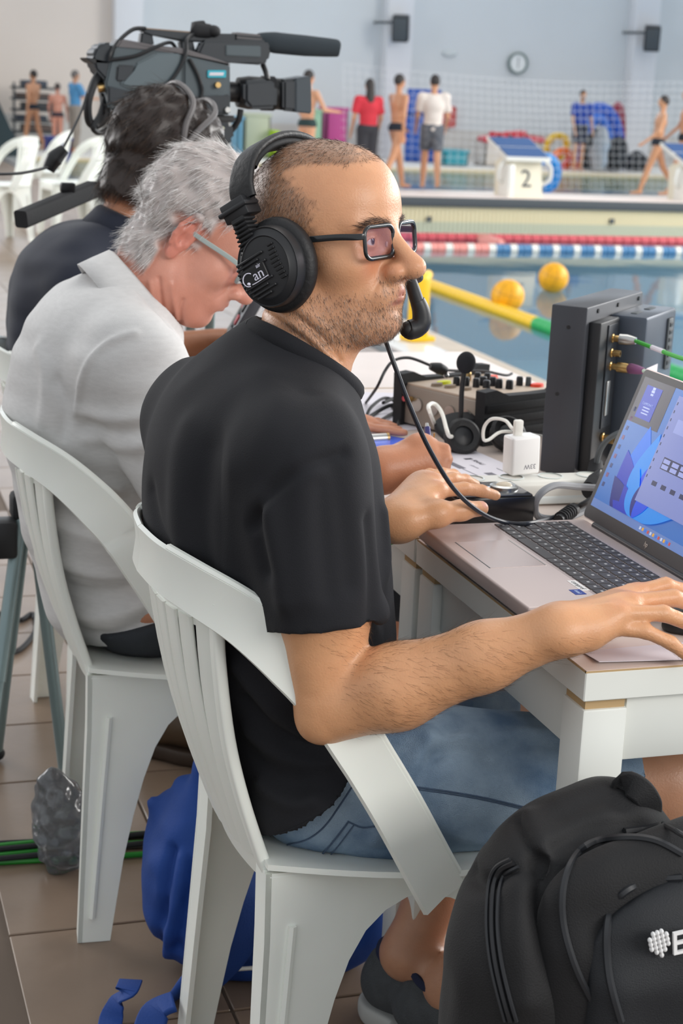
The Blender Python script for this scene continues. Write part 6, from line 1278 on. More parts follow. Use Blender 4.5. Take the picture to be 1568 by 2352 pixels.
# power strip with charger
s0, s1 = A([.845, 2.128, .7205]), A([1.20, 2.180, .758]); t = thing('power_strip', 'white power strip lying behind the black control box', 'power strip', (s0 + s1) / 2 * A([1, 1, 0]) + A([0, 0, .7205]))
obj('body', box(s0, s1, .008, 3), M_['offwhite'], t); obj('lower_shell', box(s0 + A([.002, -.0012, .002]), A([s1[0] - .002, s1[1] + .001, .736]), .004), M_['white'], t)
for k in range(5): c_k = A([s0[0] + .05 + .062 * k, (s0[1] + s1[1]) / 2, s1[2]]); obj('socket', lathe([(.0, -.001), (.017, -.001), (.019, .0012), (.0165, .0016)], 24, None, c_k), M_['white'], t)
cb = Zp(1203, 1094, .760); t = thing('wall_charger', 'white 33W charger plugged into the power strip', 'charger', cb)
CR = Rz(math.radians(8)) @ Ry(math.radians(-2)); cc = cb + A([0, .015, .030])
obj('body', cbox(cc, (.047, .030, .057), .004, CR, 3), mat('charger_white', (240, 238, 236), .3), t)
obj('rating_print', xf(text('33W', .010, Rx(math.radians(90)) @ Rz(math.pi), (0, 0, 0), .0001), CR, cc + CR @ A([.006, -.0152, -.016])), M_['print'], t, smooth=False)
obj('side_band', cbox(cc + CR @ A([.0222, 0, 0]), (.003, .024, .050), .001, CR), mat('charger_grey', (190, 196, 200), .3), t)
obj('plug_tip', xf(box((-.007, -.005, 0), (.007, .005, .024), .003), None, cc + A([-.008, 0, .027])), M_['offwhite'], t)
def cable(name, pts, r, m, label, n=8): return obj(name, tube(pts, r, n, 6), m, label=label, cat='cable')
cable('charging_cable', [cc + A([-.008, 0, .048]), Yp(1178, 985, 2.24), Yp(1160, 966, 2.27), Yp(1130, 962, 2.30), Yp(1112, 980, 2.32), Yp(1110, 1008, 2.33), Yp(1122, 1010, 2.36), Yp(1150, 992, 2.38), Yp(1190, 994, 2.40), Yp(1250, 1003, 2.40)], .0026, M_['offwhite'], 'white charging cable looping up from the charger')
cable('mains_cable', [Zp(1385, 1122, .765), Yp(1330, 1118, 2.07), Yp(1275, 1115, 2.05), Yp(1240, 1135, 2.03), Zp(1228, 1165, .745), Zp(1240, 1188, .7235), Zp(1300, 1190, .7235), Zp(1350, 1170, .7235)], .0052, mat('grey_cable', (132, 134, 138), .5), 'thick grey mains cable looping in front of the power strip')
p = Zp(1365, 1140, .745); t = thing('mains_plug', 'black round mains plug beside the laptop lid', 'plug', p)
obj('plug_body', tube([p + A([.03, .03, .012]), p + A([.01, .01, .012]), p + A([-.012, -.005, .010])], [.022, .021, .013], 18, 4), M_['rubber'], t); obj('plug_ring', lathe([(.021, -.004), (.024, 0), (.021, .004)], 24, Ry(math.pi / 2) @ Rx(.6), p + A([.012, .012, .012])), M_['black'], t)
p0, p1 = Zp(1282, 1195, .731), Zp(1345, 1150, .738); t = thing('video_plug', 'black ribbed cable plug lying behind the keyboard', 'plug', p0)
obj('shell', tube([p0, p0 + (p1 - p0) * .55], [.0075, .0095], 12, smooth=False), M_['black'], t); obj('connector', tube([p0 + (p1 - p0) * .56, p0 + (p1 - p0) * .66], .0045, 10, smooth=False), M_['steel'], t)
for k in range(6): q = p0 + (p1 - p0) * (.08 + .07 * k); obj('grip_ring', tube([q, q + (p1 - p0) * .02], .0104, 12, smooth=False), M_['rubber'], t)
cable('black_cable', [p0 + (p1 - p0) * .66, Yp(1352, 1150, 2.05), Yp(1390, 1120, 2.08), Yp(1440, 1090, 2.1)], .0042, M_['black'], 'black cable running from the ribbed plug behind the screen')

# ------------------------------------------------------------------ broadcast monitor seen from its back
mo_ = A([1.078, 2.322, .7205]); mu = A([.70, .714, 0]); mv = A([.714, -.70, 0]); RM = np.stack([mu, mv, A([0, 0, -1.0])], 1); RM[:, 2] = A([0, 0, 1.0])
mb = lambda a, b, bv=.003: xf(box(a, b, bv), RM, mo_)
t = thing('broadcast_monitor', 'dark grey broadcast monitor seen from its back, cables plugged in', 'monitor', mo_ + mu * .14)
obj('case', mb((0, 0, .004), (.285, .058, .268)), M_['gunmetal'], t); obj('screen_glass', mb((.012, -.001, .02), (.273, .002, .255), .001), mat('screen_off', (12, 12, 14), .1), t)
for u in (.03, .255): obj('foot', mb((u - .015, .005, 0), (u + .015, .05, .006), .001), M_['rubber'], t)
obj('back_step', mb((.012, .058, .010), (.105, .078, .245)), mat('monitor_dark', (24, 26, 30), .45), t)
obj('connector_plate', mb((.045, .078, .075), (.090, .0805, .238), .0008), mat('plate', (44, 48, 54), .4, metal=.3), t)
obj('back_box', mb((.112, .058, .012), (.276, .120, .248), .006), mat('monitor_box', (74, 82, 94), .35, metal=.35), t)
for u in (.135, .205): obj('top_slot', mb((u, .085, .2478), (u + .035, .095, .2492), .0005), M_['dkgrey'], t)
obj('vent_strip', mb((.225, .120, .150), (.250, .124, .235), .003), M_['dkgrey'], t)
for k in range(6): obj('vent_slot', mb((.229, .1235, .158 + k * .0125), (.246, .1252, .165 + k * .0125), .0006), M_['black'], t)
lb_ = obj('rating_label', mb((.125, .1195, .055), (.185, .1208, .145), .0003), mat('label_grey', (170, 180, 184), .5), t, smooth=False)
obj('label_white', mb((.128, .1205, .147), (.188, .1212, .165), .0003), M_['paper'], t, smooth=False)
for k in range(7): obj('print', mb((.130, .1206, .064 + k * .011), (.165 + .012 * (k % 2), .1211, .068 + k * .011), 0), M_['printdk'], lb_, smooth=False)
for u, zz in ((.03, .135), (.02, .03)): obj('screw', cyl(mo_ + RM @ A([-.0008, u, zz + .1]), mo_ + RM @ A([.001, u, zz + .1]), .003, n=12), M_['black'], t)
for u in (.05, .15, .26): obj('screw', cyl(mo_ + RM @ A([u, .0575, .258]), mo_ + RM @ A([u, .060, .258]), .0035, n=12), M_['black'], t)
for zz, L_ in ((.216, .020), (.193, .016), (.172, .020), (.060, .014), (.052, .014)):
    u = .066 if zz > .1 else (.058 if zz > .055 else .078); a = mo_ + RM @ A([u, .079, zz])
    obj('video_socket', lathe([(.0, 0), (.0072, 0), (.0072, .003), (.0052, .004), (.0052, L_), (.003, L_), (.003, L_ * .4), (0, L_ * .4)], 18, np.stack([mu, A([0, 0, 1.0]), mv], 1), a), M_['brass'], t)
obj('serial_port', mb((.052, .080, .095), (.066, .0835, .150), .001), M_['steel'], t)
a = mo_ + RM @ A([.066, .092, .216]); e = Yp(1600, 833, 2.05)
t = thing('video_cable', 'green video cable plugged into the top socket of the monitor', 'cable', a)
obj('connector', tube([a, a + mv * .012, a + mv * .026], [.0082, .0086, .0055], 14, 2), M_['steel'], t); P = [a + mv * .024, mid(a, e, .35) + A([.012, .0, -.001]), mid(a, e, .7) + A([.006, 0, -.002]), e]
obj('cord', tube(P, .0034, 8), mat('cable_green', (64, 176, 60), .45), t); obj('tape', tube([mid(a, e, .35) + A([.012, .0, -.001]), mid(a, e, .52) + A([.0095, .0, -.0015])], .0039, 8, smooth=False), M_['paper'], t)
a = mo_ + RM @ A([.066, .092, .172]); t = thing('video_cable', 'pale video cable with a purple boot on the monitor', 'cable', a)
obj('connector', tube([a, a + mv * .012, a + mv * .024], [.0078, .0082, .0062], 14, 2), M_['brass'], t)
bt = Yp(1478, 852, 2.18); obj('boot', tube([a + mv * .022, (a + mv * .022 + bt) / 2, bt], [.0082, .0070, .0042], 14, 4), mat('boot_purple', (140, 84, 128), .5), t)
obj('cord', tube([bt, Yp(1520, 868, 2.12), Yp(1600, 895, 2.04)], .0034, 8), mat('cable_pale', (188, 208, 192), .45), t)
cable('mains_cable', [Yp(1368, 1100, 2.26), Yp(1372, 1050, 2.24), Yp(1390, 1015, 2.22), Yp(1420, 995, 2.20), Yp(1460, 985, 2.2)], .0045, M_['dkgrey'], 'dark mains cable curving up behind the laptop lid')
obj('mains_socket', tube([Zp(1366, 1098, .735), Yp(1368, 1065, 2.26)], [.014, .011], 14, smooth=False), M_['rubber'], label='black mains connector standing at the foot of the monitor', cat='plug')
# ------------------------------------------------------------------ video camera on its tripod
YC = 3.66
def c2(x, y, dy=0.0): return Yp(x, y, YC) + A([0, dy, 0])
def slab(px, w0, w1, bev=.004):
    P = [c2(x, y) for x, y in px]; n = len(P); V = [p + A([0, w0, 0]) for p in P] + [p + A([0, w1, 0]) for p in P]
    V = A(V); F = [tuple(range(n)), tuple(range(n, 2 * n))[::-1]] + [(i, (i + 1) % n, n + (i + 1) % n, n + i) for i in range(n)]
    bm = bmesh.new(); vs = [bm.verts.new(v) for v in V]
    for f in F: bm.faces.new([vs[i] for i in f])
    bmesh.ops.bevel(bm, geom=list(bm.edges), offset=bev, segments=2, affect='EDGES'); bm.verts.index_update(); V = A([v.co[:] for v in bm.verts]); F = [tuple(v.index for v in f.verts) for f in bm.faces]; bm.free(); return V, F
M_['cam'] = mat('camera_grey', (78, 90, 96), .5, var=.04); M_['camdk'] = mat('camera_dark', (44, 50, 56), .5); M_['camlt'] = mat('camera_panel', (92, 106, 112), .45); M_['camtop'] = mat('camera_top', (96, 92, 94), .45)
vc = thing('video_camera', 'dark grey shoulder video camera with a long foam microphone on a tripod', 'video camera', c2(420, 300))
obj('body', slab([(240, 250), (232, 190), (250, 112), (268, 92), (345, 106), (412, 114), (515, 148), (516, 262), (430, 264)], -.055, .055), M_['cam'], vc)
obj('top_cover', slab([(252, 112), (268, 90), (345, 104), (412, 112), (470, 130), (515, 146), (515, 152), (410, 122), (345, 116)], -.058, .058), M_['camtop'], vc)
obj('side_panel', slab([(262, 192), (300, 165), (300, 145), (345, 122), (402, 122), (402, 216), (300, 208)], -.062, -.05), M_['camlt'], vc)
obj('front_panel', slab([(408, 126), (512, 156), (512, 256), (408, 256)], -.061, -.05), M_['cam'], vc)
obj('lower_band', slab([(236, 196), (300, 212), (402, 222), (480, 222), (512, 214), (512, 262), (236, 236)], -.066, -.05), M_['camdk'], vc)
obj('vent_recess', slab([(258, 148), (300, 150), (292, 192), (254, 186)], -.060, -.05), M_['camdk'], vc)
obj('badge', slab([(461, 161), (503, 161), (503, 178), (461, 178)], -.066, -.058, .001), mat('badge_teal', (40, 176, 196), .4), vc); obj('badge_mark', slab([(466, 166), (498, 166), (496, 173), (464, 173)], -.0675, -.065, .0005), M_['paper'], vc)
for x, y, m in ((391, 238, 'steel'), (411, 239, 'steel'), (483, 194, 'brass'), (505, 250, 'steel'), (276, 254, 'brass')): obj('knob', cyl(c2(x, y, -.060), c2(x, y, -.076), .006, n=14), M_[m], vc)
obj('handle', slab([(322, 66), (440, 76), (535, 78), (600, 88), (600, 100), (520, 98), (420, 96), (345, 80), (322, 76)], -.022, .022), M_['camdk'], vc)
obj('handle_strap', slab([(330, 64), (440, 73), (440, 77), (330, 68)], -.018, .018, .001), mat('handle_tan', (150, 130, 112), .6), vc)
obj('handle_post', slab([(322, 72), (346, 72), (352, 106), (318, 102)], -.016, .016), M_['camdk'], vc); obj('handle_post', slab([(410, 92), (440, 92), (448, 128), (412, 118)], -.016, .016), M_['camdk'], vc)
obj('viewfinder', slab([(455, 92), (600, 92), (610, 112), (604, 140), (590, 150), (520, 138), (470, 140), (440, 124)], -.05, -.008, .006), M_['camdk'], vc)
obj('viewfinder_panel', slab([(505, 104), (585, 106), (585, 132), (505, 128)], -.054, -.045, .002), M_['cam'], vc)
obj('eye_cup', tube([c2(470, 62, -.01), c2(448, 70, -.01), c2(480, 72, -.02)], [.014, .020, .014], 14), M_['rubber'], vc); obj('eye_cup', ball(c2(485, 72, -.02), (.016, .02, .013), 14, 10), M_['rubber'], vc)
obj('mic_clamp', slab([(533, 74), (596, 80), (596, 100), (533, 96)], -.026, .026, .004), M_['camtop'], vc)
for y in (80, 88): obj('clamp_rib', slab([(536, y), (596, y + 5), (596, y + 8), (536, y + 3)], -.029, .029, .001), M_['camdk'], vc)
obj('foam_microphone', tube([c2(588, 91), c2(600, 93), c2(630, 98), c2(700, 105), c2(766, 110), c2(776, 110.5), c2(779, 111)], [.012, .017, .0228, .0225, .0195, .0175, .010], 20, 4), mat('foam_dark', (52, 60, 66), .95, bump=.6, bscale=500), vc)
obj('lens_mount', cyl(c2(512, 210), c2(552, 212), .022), M_['black'], vc); obj('lens_barrel', tube([c2(545, 212), c2(570, 213), c2(640, 216)], [.032, .036, .034], 24, smooth=False), M_['black'], vc)
obj('zoom_ring', cyl(c2(600, 214), c2(628, 215), .0375), M_['rubber'], vc); obj('servo', slab([(545, 185), (600, 180), (622, 195), (620, 248), (560, 250), (545, 232)], -.062, -.030, .008), M_['camdk'], vc)
obj('lens_hood', slab([(636, 182), (697, 176), (697, 258), (636, 252)], -.052, .052, .006), M_['camdk'], vc); obj('hood_glass', slab([(695.5, 186), (698, 186), (698, 248), (695.5, 248)], -.04, .04, .001), mat('lens_front', (14, 16, 22), .05), vc)
obj('matte_box', slab([(662, 180), (698, 174), (700, 260), (662, 256)], -.056, .056, .003), mat('matte_box', (60, 70, 78), .5), vc)
obj('battery', slab([(203, 128), (212, 108), (230, 98), (250, 98), (248, 145), (238, 190), (210, 160)], -.05, .05, .006), M_['camdk'], vc); obj('rear_flap', slab([(190, 132), (202, 134), (240, 140), (240, 147), (205, 146), (193, 138)], -.05, .05, .002), M_['black'], vc)
for k, (x, y) in enumerate(((228, 165), (222, 182), (226, 200), (236, 222))): obj('rear_socket', cyl(c2(x + 12, y, -.03 + .02 * (k % 2)), c2(x - 6, y + 2, -.03 + .02 * (k % 2)), .010, n=14), M_['brass' if k % 2 == 0 else 'black'], vc)
obj('cable_loop', tube([c2(222, 170, -.03), c2(205, 195, -.05), c2(192, 235, -.06), c2(196, 275, -.05), c2(214, 288, -.03), c2(236, 270, -.03), c2(240, 238, -.03)], .009, 8), M_['black'], vc)
obj('cable_loop', tube([c2(236, 225, -.02), c2(222, 262, -.04), c2(205, 290, -.05), c2(222, 304, -.03), c2(252, 296, 0)], .006, 8), M_['black'], vc)
obj('viewfinder_cord', tube([c2(440, 78, -.024), c2(418, 92, -.05), c2(412, 125, -.066), c2(392, 165, -.070), c2(364, 205, -.072), c2(364, 240, -.070), c2(385, 252, -.07), c2(430, 248, -.07), c2(448, 215, -.068), c2(440, 175, -.068), c2(420, 135, -.066)], .0042, 8), M_['black'], vc)
obj('top_cord', tube([c2(330, 66, -.02), c2(300, 68, -.03), c2(268, 92, -.04), c2(245, 120, -.06), c2(240, 140, -.06)], .0045, 8), M_['black'], vc)
obj('top_cord', tube([c2(240, 138, -.06), c2(300, 128, -.066), c2(350, 106, -.062), c2(385, 98, -.03), c2(400, 112, -.02)], .004, 8), M_['black'], vc)
obj('lens_cord', tube([c2(598, 148, -.02), c2(602, 165, -.03), c2(605, 182, -.035)], .006, 8), M_['black'], vc)
obj('lens_cord', tube([c2(545, 250, -.03), c2(540, 275, -.03), c2(525, 300, -.02), c2(505, 318, 0)], .007, 8), M_['black'], vc)
tr = thing('tripod', 'camera tripod with grey metal legs and a black pan handle', 'tripod', A([.86, YC, 0]))
obj('camera_plate', slab([(400, 264), (530, 264), (530, 280), (400, 280)], -.05, .05, .004), M_['black'], tr); obj('fluid_head', slab([(432, 280), (520, 280), (525, 318), (495, 340), (440, 340)], -.06, .06, .008), M_['camdk'], tr)
obj('plate_lever', slab([(462, 268), (484, 272), (484, 278), (462, 276)], -.06, -.048, .001), M_['red'], tr); obj('level_bubble', slab([(474, 288), (500, 288), (500, 296), (474, 296)], -.066, -.058, .002), M_['creamgreen'], tr)
apx = c2(478, 345); obj('bowl', tube([apx + A([0, 0, .01]), apx + A([0, 0, -.07])], [.055, .045], 20, smooth=False), M_['black'], tr)
legm = mat('leg_metal', (132, 150, 152), .35, metal=.5, var=.05)
for ft, lb in ((A([.50, 3.86, 0]), 1), (A([.95, 4.25, 0]), 0), (A([1.45, 3.72, 0]), 0)):
    d = ft - apx; sd = np.cross(d, [0, 0, 1.0]); sd /= np.linalg.norm(sd); kk = apx + d * .52
    for q in (-1, 1):
        obj('leg', tube([apx + sd * .02 * q + A([0, 0, -.04]), kk + sd * .024 * q], .012, 12, smooth=False), legm, tr)
    obj('leg', tube([kk - d * .06, ft + A([0, 0, .012])], .011, 12, smooth=False), legm, tr); obj('leg_clamp', cbox(kk, (.07, .04, .05), .008, Rz(math.atan2(d[1], d[0]) + 1.57)), M_['black'], tr); obj('leg_foot', ball(ft + A([0, 0, .014]), (.022, .022, .014), 14, 8), M_['rubber'], tr)
h0, h1 = Yp(205, 438, 3.45), Yp(48, 504, 3.27)
obj('pan_handle', tube([c2(440, 318, -.05), Yp(300, 395, 3.52), h0], .010, 10, smooth=False), M_['camdk'], tr); obj('handle_grip', sweep(A([h0 + (h0 - h1) * .05, h1]), rrect(.030, .034, .006)), M_['rubber'], tr)
obj('handle_switch', cbox(h0 + (h1 - h0) * .33 + A([0, 0, .024]), (.03, .02, .02), .004), M_['black'], tr)
sd_ = thing('metal_stand', 'grey metal stand folded upright at the left edge behind the white chair', 'stand', A([.31, 2.93, 0])); hub = Yp(62, 1172, 2.93)
for k, (fx, fy_) in enumerate(((-20, 1690), (4, 1640))):
    b_ = Yp(fx, fy_, 2.80 if k == 0 else 3.02); q_ = Yp(48 + 10 * k, 1185, 2.92 + .02 * k); e_ = q_ + (b_ - q_) * (q_[2] - .012) / (q_[2] - b_[2])
    obj('leg', tube([q_, q_ + (e_ - q_) * .55], .0125, 12, smooth=False), legm, sd_); obj('leg', tube([q_ + (e_ - q_) * .5, e_], .0105, 12, smooth=False), legm, sd_); obj('leg_foot', ball(e_ + A([0, 0, .003]), (.016, .016, .014), 12, 8), M_['rubber'], sd_)
e_ = A([.42, 2.90, .012]); obj('leg', tube([hub + A([.01, 0, 0]), e_], .0115, 12, smooth=False), legm, sd_); obj('leg_foot', ball(e_ + A([0, 0, .003]), (.016, .016, .014), 12, 8), M_['rubber'], sd_)
obj('hub', cbox(hub + A([0, 0, .01]), (.06, .05, .05), .01), M_['rubber'], sd_); obj('post', tube([hub, hub + A([.02, 0, .16])], .013, 12, smooth=False), M_['offwhite'], sd_); obj('clamp', cbox(Yp(12, 1235, 2.90), (.04, .05, .07), .008), M_['black'], sd_)
obj('clamp_bar', tube([hub + A([0, 0, .0]), Yp(12, 1235, 2.90)], .008, 8, smooth=False), M_['black'], sd_)
pc = Yp(125, 365, 3.35); t = thing('camera_remote', 'black cable plug hanging on a thin lead left of the camera', 'plug', pc)
obj('plug_body', tube([pc + A([.02, 0, .02]), pc, pc + A([-.012, 0, -.022])], [.010, .017, .012], 12), M_['black'], t)
obj('lead', tube([Yp(200, 215, 3.6), Yp(185, 260, 3.55), Yp(150, 330, 3.42), pc + A([.01, 0, .015])], .0030, 6), M_['black'], t); obj('lead', tube([pc + A([-.01, 0, -.015]), Yp(95, 388, 3.3), Yp(45, 398, 3.25), Yp(-20, 400, 3.2)], .0030, 6), M_['black'], t)
ctl = A([.80, 3.33, .7206]); RT = Rz(-.25) @ Ry(math.radians(-62)); cT = lambda m: xf(m, RT, ctl + A([0, 0, .012]))
t = thing('camera_controller', 'black camera controller with red buttons propped up before the man in navy', 'controller', ctl)
obj('case', cT(box((0, -.10, -.012), (.17, .10, .012), .004)), M_['gunmetal'], t)
for k in range(10): obj('key', cT(box((.03 + .03 * (k % 5), -.08 + .05 * (k // 5), .012), (.05 + .03 * (k % 5), -.045 + .05 * (k // 5), .017), .002)), M_['red' if k in (2, 8) else 'cup'], t)
obj('dark_screen', cT(box((.03, .03, .012), (.15, .09, .0135), .001)), mat('screen_dark', (14, 16, 22), .1), t); obj('stand', box(ctl + A([.02, -.03, 0]), ctl + A([.10, .03, .012]), .003), M_['black'], t)

# ------------------------------------------------------------------ audio mixer and the desk clutter round it
mx0 = A([1.118, 2.668, .7205]); R = Rz(math.radians(24)) @ np.diag([.87, .90, 1.0]); mbx = lambda lo, hi, bv=.003, seg=2: xf(box(lo, hi, bv, seg), R, mx0); mT = lambda q: mx0 + R @ A(q)
t = thing('audio_mixer', 'portable audio mixer with a beige top and black rubber corners', 'mixer', mx0)
obj('case', mbx((-.115, -.105, .004), (.115, .105, .072)), mat('mixer_case', (168, 156, 144), .45, metal=.2, var=.06), t); obj('top_panel', mbx((-.112, -.102, .072), (.112, .102, .076), .001), mat('mixer_top', (206, 186, 166), .5, var=.04), t)
for s in (-1, 1):
    P = [(-.125, .0), (-.128, .092), (-.095, .094), (-.06, .082), (.02, .080), (.07, .080), (.098, .094), (.128, .092), (.125, .0)]
    m = prism(P, -.012, .012, XZ); obj('rubber_bumper', xf((m[0] + A([0, s * .112, 0]), m[1]), R, mx0), M_['rubber'], t, smooth=False)
    for k in range(3): obj('bumper_rib', mbx((-.122, s * .124 - .003, .012 + .022 * k), (.122, s * .124 + .003, .026 + .022 * k), .002), M_['rubber'], t)
for x, y, m, r in ((-.045, .03, 'black', .006), (-.030, .018, 'black', .006), (-.022, -.002, 'black', .006), (-.020, -.028, 'black', .0065), (.02, .062, 'brass', .007), (.032, .045, 'black', .006), (.045, .03, 'black', .006), (.005, .005, 'black', .007), (.02, -.008, 'black', .0065), (.014, -.03, 'black', .0065), (.025, -.048, 'black', .0065), (.075, -.03, 'black', .006), (.088, -.042, 'dkgrey', .005)):
    obj('knob', lathe([(0, .016), (r * .8, .016), (r, .014), (r * 1.05, .0)], 18, None, mT((x, y, .076))), M_[m], t)
btn = lambda x, y, sx, sy, m: obj('button', lathe([(0, .006), (1, .005), (1.1, 0)], 20, R @ np.diag([sx, sy, 1.0]), mT((x, y, .076))), m, t)
btn(.085, .055, .015, .010, mat('button_red', (255, 92, 62), .4)); btn(.100, -.055, .015, .010, mat('button_red2', (255, 84, 58), .4)); btn(.045, .0, .006, .005, mat('led_red', (255, 110, 70), .4, emit=.5)); btn(-.055, .055, .018, .008, mat('button_yellow', (222, 226, 30), .5))
for k, (x, y) in enumerate(((-.085, .045), (-.075, .018), (-.065, -.015), (-.05, -.045))): btn(x, y, .014, .007, mat('button_tan%d' % k, (150, 132, 112), .5))
for k in range(4): obj('input_socket', cyl(mT((-.116, -.07 + .045 * k, .042)), mT((-.119, -.07 + .045 * k, .042)), .012, n=20), M_['steel'], t)
for x, y, c in ((-.118, .09, 'red'), (-.118, .08, 'brass')): obj('input_plug', cyl(mT((x, y, .05)), mT((x - .012, y, .05)), .005, n=12), M_[c], t)
gb_ = Yp(1058, 962, 2.5); t = thing('gooseneck_microphone', 'small desk microphone with a round black foam ball', 'microphone', A([gb_[0], gb_[1], .7205]))
obj('stem', tube([A([gb_[0], gb_[1], .7205]), gb_, Yp(1060, 900, 2.5), Yp(1066, 850, 2.5)], .0042, 10), M_['black'], t); obj('base', lathe([(0, .012), (.022, .012), (.028, .006), (.030, 0)], 24, None, A([gb_[0], gb_[1], .7205])), M_['rubber'], t)
obj('foam_ball', xf(ball((0, 0, 0), (.0165, .012, .0185), 24, 16), None, Yp(1070, 833, 2.5)), mat('foam_black', (32, 33, 38), .95, bump=.5, bscale=600), t)
cable('microphone_cable', [Zp(840, 925, .723), Yp(865, 890, 2.6), Yp(885, 850, 2.6), Yp(905, 828, 2.62), Yp(940, 822, 2.64), Yp(985, 838, 2.66)], .0026, M_['rubber'], 'thin black cable arching up to the floating black connector')
p = Yp(1007, 846, 2.67); t = thing('cable_connector', 'black connector on the thin cable left of the foam ball', 'connector', p); obj('shell', tube([p + A([-.016, 0, .004]), p, p + A([.014, 0, -.006])], [.006, .0105, .008], 12), M_['black'], t); obj('ring', lathe([(.004, 0), (.0055, .0015), (.004, .003)], 14, Rx(1.2), p + A([.012, -.006, -.012])), M_['steel'], t)
cable('microphone_cable', [Yp(1020, 850, 2.68), Yp(1060, 852, 2.72), Yp(1110, 852, 2.76), Yp(1160, 862, 2.80), Yp(1175, 858, 2.84)], .0024, M_['rubber'], 'thin black cable running from the connector behind the mixer')
for k, pts in enumerate(([(838, 968), (850, 938), (880, 915), (905, 922), (918, 955), (905, 990), (880, 1000)], [(826, 975), (860, 950), (900, 930), (940, 935), (985, 945)], [(845, 990), (880, 962), (925, 940), (980, 938), (1040, 950)], [(880, 925), (920, 912), (960, 930), (1000, 968), (1040, 990)], [(900, 935), (950, 948), (1010, 960), (1060, 985)], [(940, 918), (985, 930), (1020, 975), (1060, 1000)], [(960, 950), (1000, 940), (1030, 950), (1045, 990), (1030, 1010)])):
    cable('audio_cable', [Zp(x, y, .7245 + .004 * ((j * 3 + k) % 4)) for j, (x, y) in enumerate(pts)], .0030 + .0006 * (k % 2), M_['rubber'], ['black audio cable looped in a ring nearest the black shirt', 'black audio cable running from the loop to the mixer', 'black audio cable passing under the ring towards the headphones', 'black audio cable bending down beside the white lead', 'black audio cable along the left of the mixer front', 'black audio cable crossing the silver connectors', 'small black cable loop left of the headphones'][k])
cable('white_lead', [Zp(1002, 985, .73), Yp(988, 950, 2.42), Yp(984, 932, 2.44), Yp(998, 928, 2.46), Yp(1015, 950, 2.44), Yp(1030, 1000, 2.40), Zp(1045, 998, .727)], .0034, M_['offwhite'], 'short white lead bent into a loop between the black cables')
def xlr(px, py, ang, label, L=.05):
    p = Zp(px, py, .731); d = A([math.cos(ang), math.sin(ang), 0]); t = thing('audio_connector', label, 'connector', p, 'silver audio connectors')
    obj('shell', tube([p, p + d * L * .62], [.0092, .0098], 16, smooth=False), M_['steel'], t); obj('collar', tube([p + d * L * .60, p + d * L * .68], .0103, 16, smooth=False), M_['brass'], t); obj('boot', tube([p, p - d * L * .3, p - d * L * .5], [.0086, .007, .004], 14, 3), M_['rubber'], t)
xlr(848, 1008, .15, 'silver audio connector lying nearest the black shirt'); xlr(985, 948, 1.0, 'silver audio connector under the white lead loop', .045); xlr(1005, 962, 1.1, 'silver audio connector against the mixer front', .045)
hp0 = Zp(1095, 1035, .7205); t = thing('headphones', 'black headphones lying on the table in front of the mixer', 'headphones', hp0)
pts = [hp0 + A([-.045, .0, .02]), hp0 + A([-.05, .04, .034]), hp0 + A([-.01, .065, .042]), hp0 + A([.04, .055, .038]), hp0 + A([.06, .02, .022])]
obj('headband', sweep(spline(pts, 6), rrect(.026, .012, .005)), M_['rubber'], t, ang=None)
for q, Rr in ((hp0 + A([-.035, -.01, .024]), Rx(1.1) @ Rz(.3)), (hp0 + A([.05, .0, .024]), Rx(.9))): obj('ear_cup', xf(ball((0, 0, 0), (.029, .029, .016), 24, 12), Rr, q), M_['cup'], t); obj('ear_pad', xf(lathe([(.017, .010), (.029, .007), (.031, .014), (.026, .019), (.017, .016)], 28), Rr, q), M_['leatherette'], t)
ph = Zp(862, 1030, .7206); t = thing('phone', 'phone with a lit blue screen lying by the silver connector', 'phone', ph); obj('case', xf(prism(rrect(.072, .145, .010), 0, .008), Rz(-.9), ph), M_['black'], t); obj('screen', xf(prism(rrect(.066, .137, .008), .008, .0084), Rz(-.9), ph), em('phone_blue', (70, 96, 190), .5), t, smooth=False)
sheet('paper', [Zp(790, 1000, .7206), Zp(980, 985, .7206), Zp(960, 905, .7206), Zp(800, 900, .7206)], M_['paper'], 'printed white sheet under the looped black cables', 'paper')
q4 = [Zp(935, 1118, .7206), Zp(1125, 1125, .7206), Zp(1205, 1088, .7206), Zp(1028, 1012, .7206)]
fs = sheet('printed_form', q4, M_['paper'], 'printed form headed FINALI beside the writing fist', 'form', z=.7225)
up_d = (q4[3] - q4[0]) / np.linalg.norm(q4[3] - q4[0]); ri = q4[2] - q4[3]; ri = ri / np.linalg.norm(ri); Rf = np.stack([ri, np.cross([0, 0, 1.0], ri), A([0, 0, 1.0])], 1)
obj('print', text('FINALI', .012, Rf, Zp(1098, 1062, .7234), .00005), M_['printdk'], fs, smooth=False)
obj('print', text('pallanuoto', .006, Rf, Zp(1090, 1072, .7234), .00005), M_['print'], fs, smooth=False)
def pbar(x, y, L, W, m): obj('print_block', xf(box((-L / 2, -W / 2, 0), (L / 2, W / 2, .0002)), Rf, Zp(x, y, .7233)), m, fs, smooth=False)
for x, y, L, W, m in ((1045, 1068, .05, .012, 'print'), (1140, 1095, .055, .014, 'print'), (1075, 1054, .008, .014, 'printdk'), (1080, 1085, .05, .0016, 'print'), (1060, 1092, .07, .0016, 'print'), (1155, 1082, .04, .0016, 'print'), (1050, 1100, .05, .0016, 'print'), (1100, 1105, .03, .006, 'print')): pbar(x, y, L, W, M_[m])

